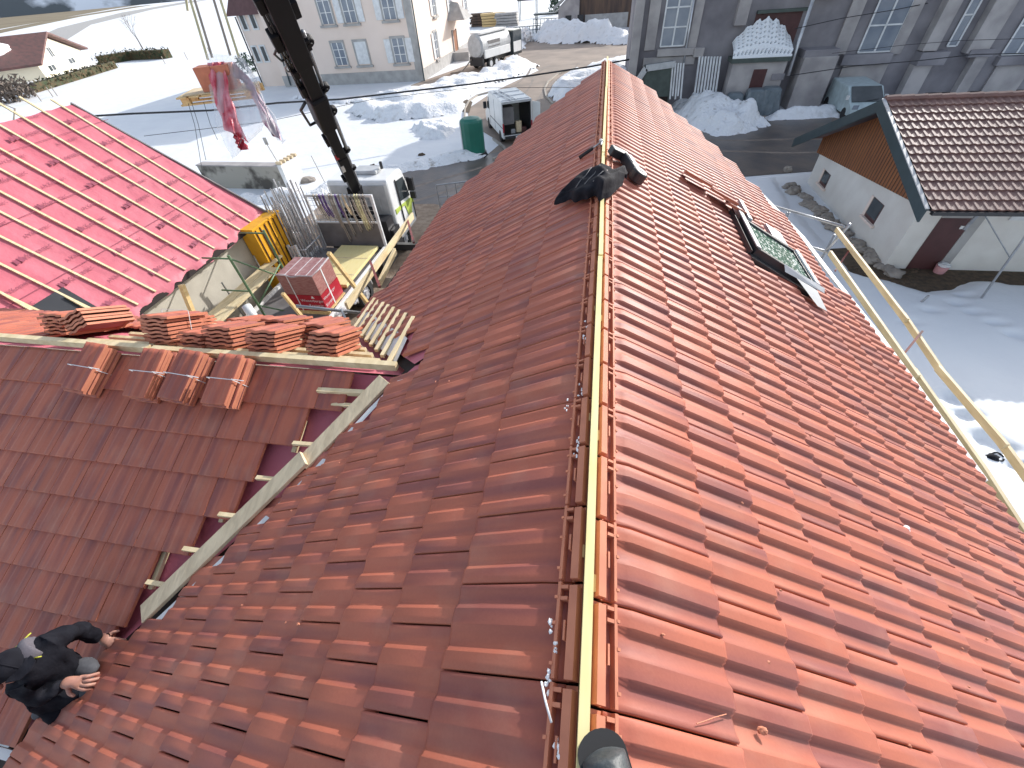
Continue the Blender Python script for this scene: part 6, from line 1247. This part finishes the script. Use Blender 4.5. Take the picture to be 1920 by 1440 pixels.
mb = MB(); mb.obox(Lf(0.08, 0.02, 0.551), u * 1.84, v * 2.9, Vector((0, 0, 0.02))); mb.obox(Lf(0.075, 0.05, 0.6), u * 0.03, v * 2.8, Vector((0, 0, 1.7))); mb.obox(Lf(WV - 0.11, 0.05, 0.6), u * 0.03, v * 2.8, Vector((0, 0, 1.7))); mb.build('cargo_lining', 'dark', va)
mb = MB(); mb.obox(Lf(0.15, 0.3, 1.1), u * 0.7, v * 0.8, Vector((0, 0, 0.95))); mb.build('shelf_unit', 'grey', va)
mb = MB(); mb.beam(Lf(0.65, 0.0, HV + 0.06), Lf(0.25, 3.2, HV + 0.06), 0.06, 0.05); mb.beam(Lf(1.0, 0.0, HV + 0.06), Lf(0.6, 3.2, HV + 0.06), 0.06, 0.05)
for k in range(3): mb.beam(Lf(0.1, 0.3 + k * 1.2, HV + 0.02), Lf(WV - 0.1, 0.3 + k * 1.2, HV + 0.02), 0.05, 0.04)
mb.build('roof_rack', 'steel_lt', va)
for (x, y, s_, mt, lb, nm, ct) in ((1.0, 0.35, 0.28, 'greyplank', 'pale wooden offcut sticking out of the open van', 'board', 'board'), (1.35, 0.3, 0.25, 'browndoor', 'brown box standing in the open rear of the white van', 'box', 'box'), (0.6, 0.2, 0.22, 'steel', 'grey tool case at the sill of the open white van', 'tool_case', 'tool case')):
    mb = MB(); mb.obox(Lf(x, y, 0.58), u * s_ * 1.3, v * s_, Vector((0, 0, s_ * (2.2 if nm == 'board' else 1.1)))); tag(mb.build(nm, mt, bevel=0.01), lb, ct)
# green tank
q = gz(890, 290); gt_ = thing('green_tank', 'dark green domed plastic cabin or tank on the snow left of the open van', 'tank', q)
vs = []; fs = []; nn = 28; lv = [(0.15, 0.66), (0.18, 0.70), (1.85, 0.70), (1.95, 0.66), (2.05, 0.5), (2.12, 0.0)]
for (h_, r_) in lv:
    for i in range(nn):
        a = 2 * math.pi * i / nn; rr = r_ * (1.0 + 0.02 * (i % 2)); vs.append((q.x + rr * math.cos(a) * 1.0, q.y + rr * math.sin(a) * 0.9, G + h_))
for l in range(len(lv) - 1):
    for i in range(nn): j = (i + 1) % nn; fs.append((l * nn + i, l * nn + j, (l + 1) * nn + j, (l + 1) * nn + i))
mb = MB(); mb.add(vs, fs); mb.build('shell', 'green', gt_)
mb = MB(); mb.tube([(q.x, q.y, G), (q.x, q.y, G + 0.17)], 0.82, 20, 0.78); mb.build('base', 'dark', gt_)
mb = MB(); mb.beam((q.x - 0.60, q.y - 0.42, G + 0.2), (q.x - 0.60, q.y - 0.42, G + 1.9), 0.035, 0.05); mb.build('white_edge', 'whiteframe', gt_)
mb = MB(); mb.tube([(q.x + 0.8, q.y - 0.4, G + 0.3), (q.x + 1.0, q.y - 0.5, G + 0.15), (q.x + 0.8, q.y - 0.8, G + 0.06)], 0.03, 6); mb.build('hose', 'rubber', gt_, smooth=True)
# tanker lorry
o = gz(880, 131); Lf, u, v = frame(o, math.radians(-24)); tl = thing('tanker_lorry', 'grey tanker lorry parked rear-on beside the porch of the beige house', 'lorry', o)
seg = 28; R_ = 1.12; mb = MB(); c0 = Lf(1.25, 0, 2.15); c1 = Lf(1.25, 5.6, 2.15); mb.tube([c0 - v * 0.12, c0, c1, c1 + v * 0.12], [0.9, R_, R_, 0.9], seg); mb.build('tank_barrel', 'cabgrey', tl, smooth=False)
mb = MB(); mb.tube([c0 - v * 0.125, c0 - v * 0.16], [R_ * 0.86, R_ * 0.84], seg); mb.build('end_plate', 'cabgrey', tl)
mb = MB(); mb.obox(Lf(0.5, 0.2, 3.18), u * 1.5, v * 5.2, Vector((0, 0, 0.16))); mb.build('walkway', 'white', tl); mb = MB(); mb.obox(Lf(2.25, 0.2, 1.05), u * 0.18, v * 5.2, Vector((0, 0, 0.75))); mb.obox(Lf(0.1, 0.2, 1.05), u * 0.18, v * 5.2, Vector((0, 0, 0.75))); mb.build('side_skirt', 'white', tl, bevel=0.03)
mb = MB(); mb.obox(Lf(2.30, 1.0, 1.95), u * 0.06, v * 2.4, Vector((0, 0, 0.6))); mb.build('dark_panel', 'grey', tl)
mb = MB(); mb.obox(Lf(0.8, 0, 0.55), u * 0.9, v * 8.0, Vector((0, 0, 0.35))); mb.obox(Lf(0.3, -0.1, 0.4), u * 1.9, v * 0.3, Vector((0, 0, 0.8))); mb.build('chassis', 'dark', tl)
for y in (1.2, 2.3, 6.6):
    for x in (0.22, 2.28): mb = MB(); mb.wheel(Lf(x, y, 0.5), 0.5, 0.35, u, 22); wh = mb.build('wheel', 'rubber', tl); mb = MB(); mb.wheel(Lf(x, y, 0.5), 0.3, 0.37, u, 16); mb.build('rim', 'whiteframe', wh)
mb = MB(); mb.obox(Lf(0.0, 6.0, 0.6), u * 2.5, v * 1.9, Vector((0, 0, 2.35))); mb.build('cab', 'glass', tl, bevel=0.08); mb = MB(); mb.obox(Lf(2.505, 6.0, 0.9), u * 0.02, v * 1.7, Vector((0, 0, 1.0))); mb.build('cab_door', 'white', tl)
mb = MB(); mb.tube([Lf(0.6, -0.2, 1.0), Lf(0.5, -0.9, 0.6), Lf(0.2, -1.6, 0.1), Lf(-0.8, -2.6, 0.05)], 0.07, 8); mb.build('hose', 'slinggrey', tl, smooth=True)
# ================================================================== FAR THINGS
def tuft(mb, c, r, n, s, rnd, flat=0.7):
    for k in range(n):
        d = Vector((rnd.gauss(0, 1), rnd.gauss(0, 1), rnd.gauss(0, 1))).normalized() * (rnd.random() ** 0.4); p = Vector(c) + Vector((d.x * r, d.y * r, d.z * r * flat)); a = Vector((rnd.uniform(-1, 1), rnd.uniform(-1, 1), rnd.uniform(-1, 1))) * s; b = Vector((rnd.uniform(-1, 1), rnd.uniform(-1, 1), rnd.uniform(-1, 1))) * s; mb.add([p, p + a, p + b], [(0, 1, 2)])
def hedge(pxs, h, wd, label, seed, name='hedge'):
    pts = [gz(*p) for p in pxs]; rnd = random.Random(seed); mb = MB()
    for a, b in zip(pts, pts[1:]):
        L_ = (b - a).length; d = (b - a) / L_; s_ = Vector((-d.y, d.x, 0)); nn = int(L_ * 1.2) + 1
        mb.obox(a - s_ * wd * 0.4, d * L_, s_ * wd * 0.8, Vector((0, 0, h * 0.88)))
        for k in range(nn): tuft(mb, a + d * (L_ * k / nn) + Vector((0, 0, h * 0.6)), wd * 0.75, 30, 0.38, rnd, h / wd * 0.75)
    tag(mb.build(name, 'hedge', fix=False), label, 'hedge')
hedge([(58, 176), (215, 128)], 1.1, 1.5, 'long clipped brown-green hedge in front of the white family house', 1)
hedge([(192, 122), (250, 112), (318, 109)], 1.5, 2.0, 'short dark hedge block standing alone in the snow behind the long hedge', 2)
fh = thing('family_house', 'white gabled house with dark red roof behind the long hedge', 'house', gz(90, 146))
P0 = gz(88, 147); P1 = gz(166, 119); d = (P1 - P0); wL = d.length; d.normalize(); s_ = Vector((-d.y, d.x, 0)); s_ = s_ if s_.x < 0 else -s_
dirL = (gz(-30, 192) - P0); dirL.z = 0; dirL.normalize(); Lh = 18.0
s2 = (s_ * 0.95 - d * 0.5).normalized()
hw = 1.9; hr_ = 4.9
def FP(a, b, z): return P0 + d * a + s2 * b + Vector((0, 0, z))
mb = MB(); mb.prism([FP(0, 0, 0), FP(wL, 0, 0), FP(wL, 0, hw + 0.2), FP(wL * 0.42, 0, hr_), FP(0, 0, hw)], s2 * Lh); mb.build('wall', 'render_cream', fh)
mb = MB()
ap = FP(wL * 0.42, -1.0, hr_ + 0.25); e0 = FP(-1.0, -1.0, hw - 0.2); e1 = FP(wL + 1.2, -1.0, hw + 0.1)
mb.prism([e0, ap, e1, e1 + Vector((0, 0, 0.3)), ap + Vector((0, 0, 0.3)), e0 + Vector((0, 0, 0.3))], s2 * (Lh + 1.5)); mb.build('roof', 'redtile', fh)
for (a, z, wd, ht) in ((wL * 0.14, 0.5, 2.6, 0.95), (wL * 0.60, 0.6, 2.6, 0.95), (wL * 0.33, 2.1, 1.5, 1.5)):
    mb = MB(); mb.obox(FP(a, -0.06, z), d * wd, s2 * 0.05, Vector((0, 0, ht))); wn = mb.build('window', 'white', fh)
    for k in range(2): mb = MB(); mb.obox(FP(a + 0.12 + k * wd / 2, -0.08, z + 0.12), d * (wd / 2 - 0.2), s2 * 0.015, Vector((0, 0, ht - 0.24))); mb.build('pane', 'glass', wn)
mb = MB(); q = (e0 + ap) / 2 + s2 * 6 + Vector((0, 0, 0.4)); mb.blob(q, 0.9, 2.4, 1.2, seed=3, jag=0.1); tag(mb.build('roof_snow', 'snowbit', smooth=True), 'patch of white snow left on the dark red roof of the family house', 'snow')
def bare_tree(px, py, h, label, seed, group=None, name='bare_tree'):
    q = gz(px, py); t = thing(name, label, 'tree', q, group); rnd = random.Random(seed); mb = MB(); mb.tube([q, q + Vector((0, 0, h * 0.4))], 0.10 * h / 4, 6, 0.05 * h / 4); mb.build('trunk', 'bark', t)
    mb = MB()
    def br(p, d, l, r, dep):
        e = p + d * l; mb.tube([p, e], r, 4, r * 0.6)
        if dep:
            for k in range(3): br(e, (d + Vector((rnd.uniform(-.7, .7), rnd.uniform(-.7, .7), rnd.uniform(-.1, .5)))).normalized(), l * 0.7, r * 0.55, dep - 1)
    for k in range(5): br(q + Vector((0, 0, h * (0.2 + 0.05 * k))), Vector((rnd.uniform(-.6, .6), rnd.uniform(-.6, .6), 1)).normalized(), h * 0.28, 0.045, 3)
    mb.build('crown', 'twig', t)
bare_tree(268, 92, 6, 'small bare tree beyond the dark hedge block in the snow field', 3)
def bush(px, py, r, mat, label, seed, group=None, name='bush'):
    q = gz(px, py); rnd = random.Random(seed); mb = MB(); tuft(mb, q + Vector((0, 0, r * 0.6)), r, 260, r * 0.22, rnd, 0.7); tag(mb.build(name, mat, fix=False), label, 'bush', group)
for k, (px, py) in enumerate(((8, 196), (24, 192), (38, 188), (50, 184))): bush(px, py, 1.9, 'twig', ('grey bare bush at the far left edge below the white house', 'grey bare bush, second from the left edge below the white house', 'grey bare bush, third from the left edge below the white house', 'grey bare bush next to the near end of the long hedge')[k], k, 'bushes below the family house')
bush(470, 135, 1.6, 'leaf', 'dark evergreen bush left of the stair tower', 9)
# thin field fence posts
for k, (px, py) in enumerate(((310, 120), (352, 112), (395, 103), (100, 182), (78, 190), (108, 180))):
    q = gz(px, py); mb = MB(); mb.tube([q, q + Vector((0, 0, 1.1))], 0.06, 6); tag(mb.build('fence_post', 'slinggrey'), 'thin wooden post standing in the snow field near the hedges', 'post', 'posts in the snow field')
# fir, barn, wood stacks, fences
q = gz(1040, 27); ft = thing('fir_tree', 'small dark fir tree at the top of the snow field', 'tree', q); mb = MB(); mb.tube([q, q + Vector((0, 0, 4.5))], 0.12, 6, 0.03); mb.build('trunk', 'bark', ft)
mb = MB(); rnd = random.Random(3)
for k in range(900):
    h = rnd.uniform(0.3, 5.2); r_ = (5.4 - h) * 0.30 * (0.6 + 0.4 * rnd.random()); a = rnd.uniform(0, 6.28); p = q + Vector((r_ * math.cos(a), r_ * math.sin(a), h)); mb.add([p, p + Vector((rnd.uniform(-.3, .3), rnd.uniform(-.3, .3), -0.35)), p + Vector((rnd.uniform(-.3, .3), rnd.uniform(-.3, .3), 0.1))], [(0, 1, 2)])
mb.build('crown', 'leaf', ft, fix=False)
bn = thing('old_barn', 'dark weathered wooden barn with pale lean-to gable behind the ploughed snow heap', 'barn', gz(1130, 60))
BYr = 92.0; a = gy(1085, 50, BYr).x; b = gy(1215, 50, BYr).x + 6
mb = MB(); mb.box(a, b, BYr, BYr + 20, G, 3); mb.build('wall', 'barnwood', bn); mb = MB(); mb.box(a + 9, b, BYr - 0.3, BYr - 0.01, G, 3); mb.build('tan_cladding', 'woodclad', bn)
a2 = gy(1047, 45, BYr).x; mb = MB(); mb.prism([(a2, BYr - 0.5, G), (a - 0.01, BYr - 0.5, G), (a - 0.01, BYr - 0.5, -1.2), (a2, BYr - 0.5, -4.0)], (0, 14, 0)); mb.build('lean_to_wall', 'stone_lt', bn)
mb = MB(); mb.prism([(a2 - 0.8, BYr - 1.0, -4.3), (a + 0.3, BYr - 1.0, -0.9), (a + 0.3, BYr - 1.0, -0.5), (a2 - 0.8, BYr - 1.0, -3.9)], (0, 15, 0)); mb.build('lean_to_roof', 'plinth', bn)
for xx in (a2 + 1.2, a2 + 3.2): mb = MB(); mb.box(xx, xx + 1.0, BYr - 0.56, BYr - 0.51, G + 0.2, G + 2.0); mb.build('door', 'dark', bn)
mb = MB(); mb.box(a + 1, a + 8, BYr - 0.06, BYr - 0.004, G, G + 1.9); mb.build('base_wall', 'plinth', bn)
for (px, wd, mt, lb) in ((902, 4.6, 'barnwood', 'low brown stack of timber at the left of the row in the snow'), (925, 5, 'pine', 'yellowish stack of sawn timber in the middle of the row in the snow'), (950, 4.4, 'plinth', 'grey stack of boards at the right of the row in the snow')):
    q = gz(px, 50); rnd = random.Random(px); st_ = thing('timber_stack', lb, 'timber stack', q, 'timber stacks in the snow')
    mb = MB()
    for r_ in range(5): mb.box(q.x - wd / 2 + rnd.uniform(-.2, .2), q.x + wd / 2 + rnd.uniform(-.2, .2), q.y, q.y + 2.2, G + 0.42 * r_, G + 0.42 * r_ + 0.34)
    mb.build('boards', mt, st_)
def shed_frame(px, py, wd, h, label):
    q = gz(px, py); mb = MB()
    for x in (0, wd):
        for y in (0, 2): mb.tube([(q.x + x, q.y + y, G), (q.x + x, q.y + y, G + h)], 0.07, 6)
    mb.beam((q.x - 0.3, q.y, G + h), (q.x + wd + 0.3, q.y, G + h), 0.12, 0.14); mb.beam((q.x - 0.3, q.y + 2, G + h), (q.x + wd + 0.3, q.y + 2, G + h), 0.12, 0.14); mb.box(q.x - 0.4, q.x + wd + 0.4, q.y - 0.2, q.y + 2.2, G + h + 0.08, G + h + 0.14)
    tag(mb.build('open_shelter', 'fasciagreen'), label, 'shelter')
shed_frame(974, 40, 3.6, 3.2, 'open post shelter with flat roof right of the timber stacks'); shed_frame(1005, 60, 4.2, 2.2, 'low open frame shelter between the timber stacks and the ploughed snow')
def fence(p, q, n, h, label, mat='fasciagreen', group=None, r=0.035):
    f = thing('fence', label, 'fence', (p + q) / 2, group)
    for k in range(n + 1):
        x = p + (q - p) * (k / n); mb = MB(); mb.tube([x, x + Vector((0, 0, h))], r, 6); mb.build('post', mat, f)
    mb = MB(); mb.tube([p + Vector((0, 0, h)), q + Vector((0, 0, h))], r, 6); mb.tube([p + Vector((0, 0, h * 0.5)), q + Vector((0, 0, h * 0.5))], r * 0.7, 6); mb.build('rails', mat, f)
fence(gz(962, 66), gz(1012, 62), 8, 1.0, 'low dark railing at the far edge of the cleared road', r=0.06); fence(gz(1000, 52), gz(1048, 50), 7, 1.2, 'thin railing beside the pale barn lean-to', r=0.05)
q = gz(975, 80); mb = MB(); rnd = random.Random(9)
for k in range(26): mb.blob(q + Vector((rnd.uniform(-1.8, 1.8), rnd.uniform(-1, 1), rnd.uniform(0.2, 1.6))), 0.5, 0.5, 0.45, seed=k, n=7, m_=5, jag=0.3)
o_ = mb.build('snow_chunks', 'snow_dirty'); o_['kind'] = 'structure'
# railing by the yard drive
ra, rb_ = gz(826, 392), gz(905, 382); fence(Vector((ra.x, ra.y, G)), Vector((rb_.x + 0.6, rb_.y + 0.2, G)), 6, 1.15, 'grey metal railing with upright bars beside the wet road', 'steel', r=0.03)
# retaining wall with snow
ww = thing('retaining_wall', 'low stained concrete wall with snow on its top, left of the truck', 'wall', gz(470, 350))
A = gz(392, 352); Bq = gz(540, 356); dd_ = (Bq - A).normalized(); s_ = Vector((-dd_.y, dd_.x, 0)); mb = MB(); mb.obox(A, Bq - A, s_ * 0.5, Vector((0, 0, 1.25))); mb.build('wall_face', 'concrete', ww, bevel=0.02)
mb = MB(); mb.obox(A + Vector((0, 0, 1.25)) - s_ * 0.05, Bq - A, s_ * 0.6, Vector((0, 0, 0.06))); mb.build('coping', 'stone_lt', ww)
mb = MB(); mb.obox(Bq + dd_ * 0.01 - s_ * 0.05, dd_ * 0.25, s_ * 1.5, Vector((0, 0, 1.35))); mb.build('end_pier', 'whiteframe', ww)
mb = MB()
for k in range(5): mb.obox(Bq - dd_ * 0.05 + s_ * 0.35 * k + Vector((0, 0, 1.36)), dd_ * 0.35, s_ * 0.12, Vector((0, 0, 0.14)))
mb.build('timber_cap', 'greyplank', ww)
q = gz(572, 340); mb = MB(); mb.blob(q, 0.8, 0.4, 0.25, seed=6, jag=0.25); tag(mb.build('boulder', 'rock'), 'flat mossy boulder showing through the snow beside the concrete wall', 'boulder')
q = gz(528, 316); sg = thing('sign_post', 'thin leaning stake with small plate standing in the snow behind the concrete wall', 'stake', q); mb = MB(); mb.tube([q, q + Vector((-0.3, 0, 1.5))], 0.025, 6); mb.build('post', 'slinggrey', sg); mb = MB(); mb.obox(q + Vector((-0.42, 0, 1.4)), (0.25, 0, 0), (0, 0.02, 0), (0, 0, 0.4)); mb.build('plate', 'plinth', sg)
mb = MB(); q = gz(612, 348); mb.tube([q, q + Vector((-0.25, 0, 1.6))], 0.02, 6); tag(mb.build('stake', 'slinggrey'), 'thin pale stake in the bright snow left of the truck cab', 'stake')
for k, (px, py) in enumerate(((790, 291), (700, 312), (716, 320), (850, 300))):
    q = gz(px, py); mb = MB(); mb.blob(q + Vector((0, 0, 0.03)), 0.22, 0.16, 0.1, seed=k, jag=0.4); tag(mb.build('clod', 'dirt'), 'dark clod of earth lying on the snow by the wet road', 'clod', 'clods on the snow verge')
# overhead cables
def cable(pts, r, label, group='overhead cables'):
    mb = MB(); P_ = [gd(*p) for p in pts]; mb.tube(P_, r, 6); tag(mb.build('overhead_cable', 'cable', smooth=True), label, 'cable', group)
def dpt(px, py, t, d0=24.0, d1=30.0): return (px, py, d0 + (d1 - d0) * t)
cable([dpt(150, 219, 0), dpt(250, 213, .1), dpt(395, 207, .25), dpt(520, 193, .4), dpt(640, 186, .5), dpt(760, 172, .65), dpt(880, 158, .78), dpt(1000, 141, .86), dpt(1100, 126, .93), dpt(1205, 107, 1)], 0.055, 'thick black cable crossing above the snow to the church')
cable([dpt(270, 255, 0), dpt(500, 228, .2), dpt(700, 186, .5), dpt(880, 165, .8), dpt(1195, 163, 1)], 0.015, 'thinner cable running below the thick black cable over the snow')
cable([(1490, 54, 25), (1580, 34, 25), (1680, 18, 25), (1800, -6, 25)], 0.022, 'dark cable slanting across the upper church wall')
cable([(1480, 142, 24), (1600, 124, 23), (1720, 114, 22), (1830, 102, 21), (1930, 100, 20)], 0.022, 'pale lit cable sagging across the church wall above the garage roof')
cable([(1560, 100, 23), (1700, 84, 22), (1800, 76, 21), (1930, 72, 20)], 0.012, 'thin pale cable across the church windows')
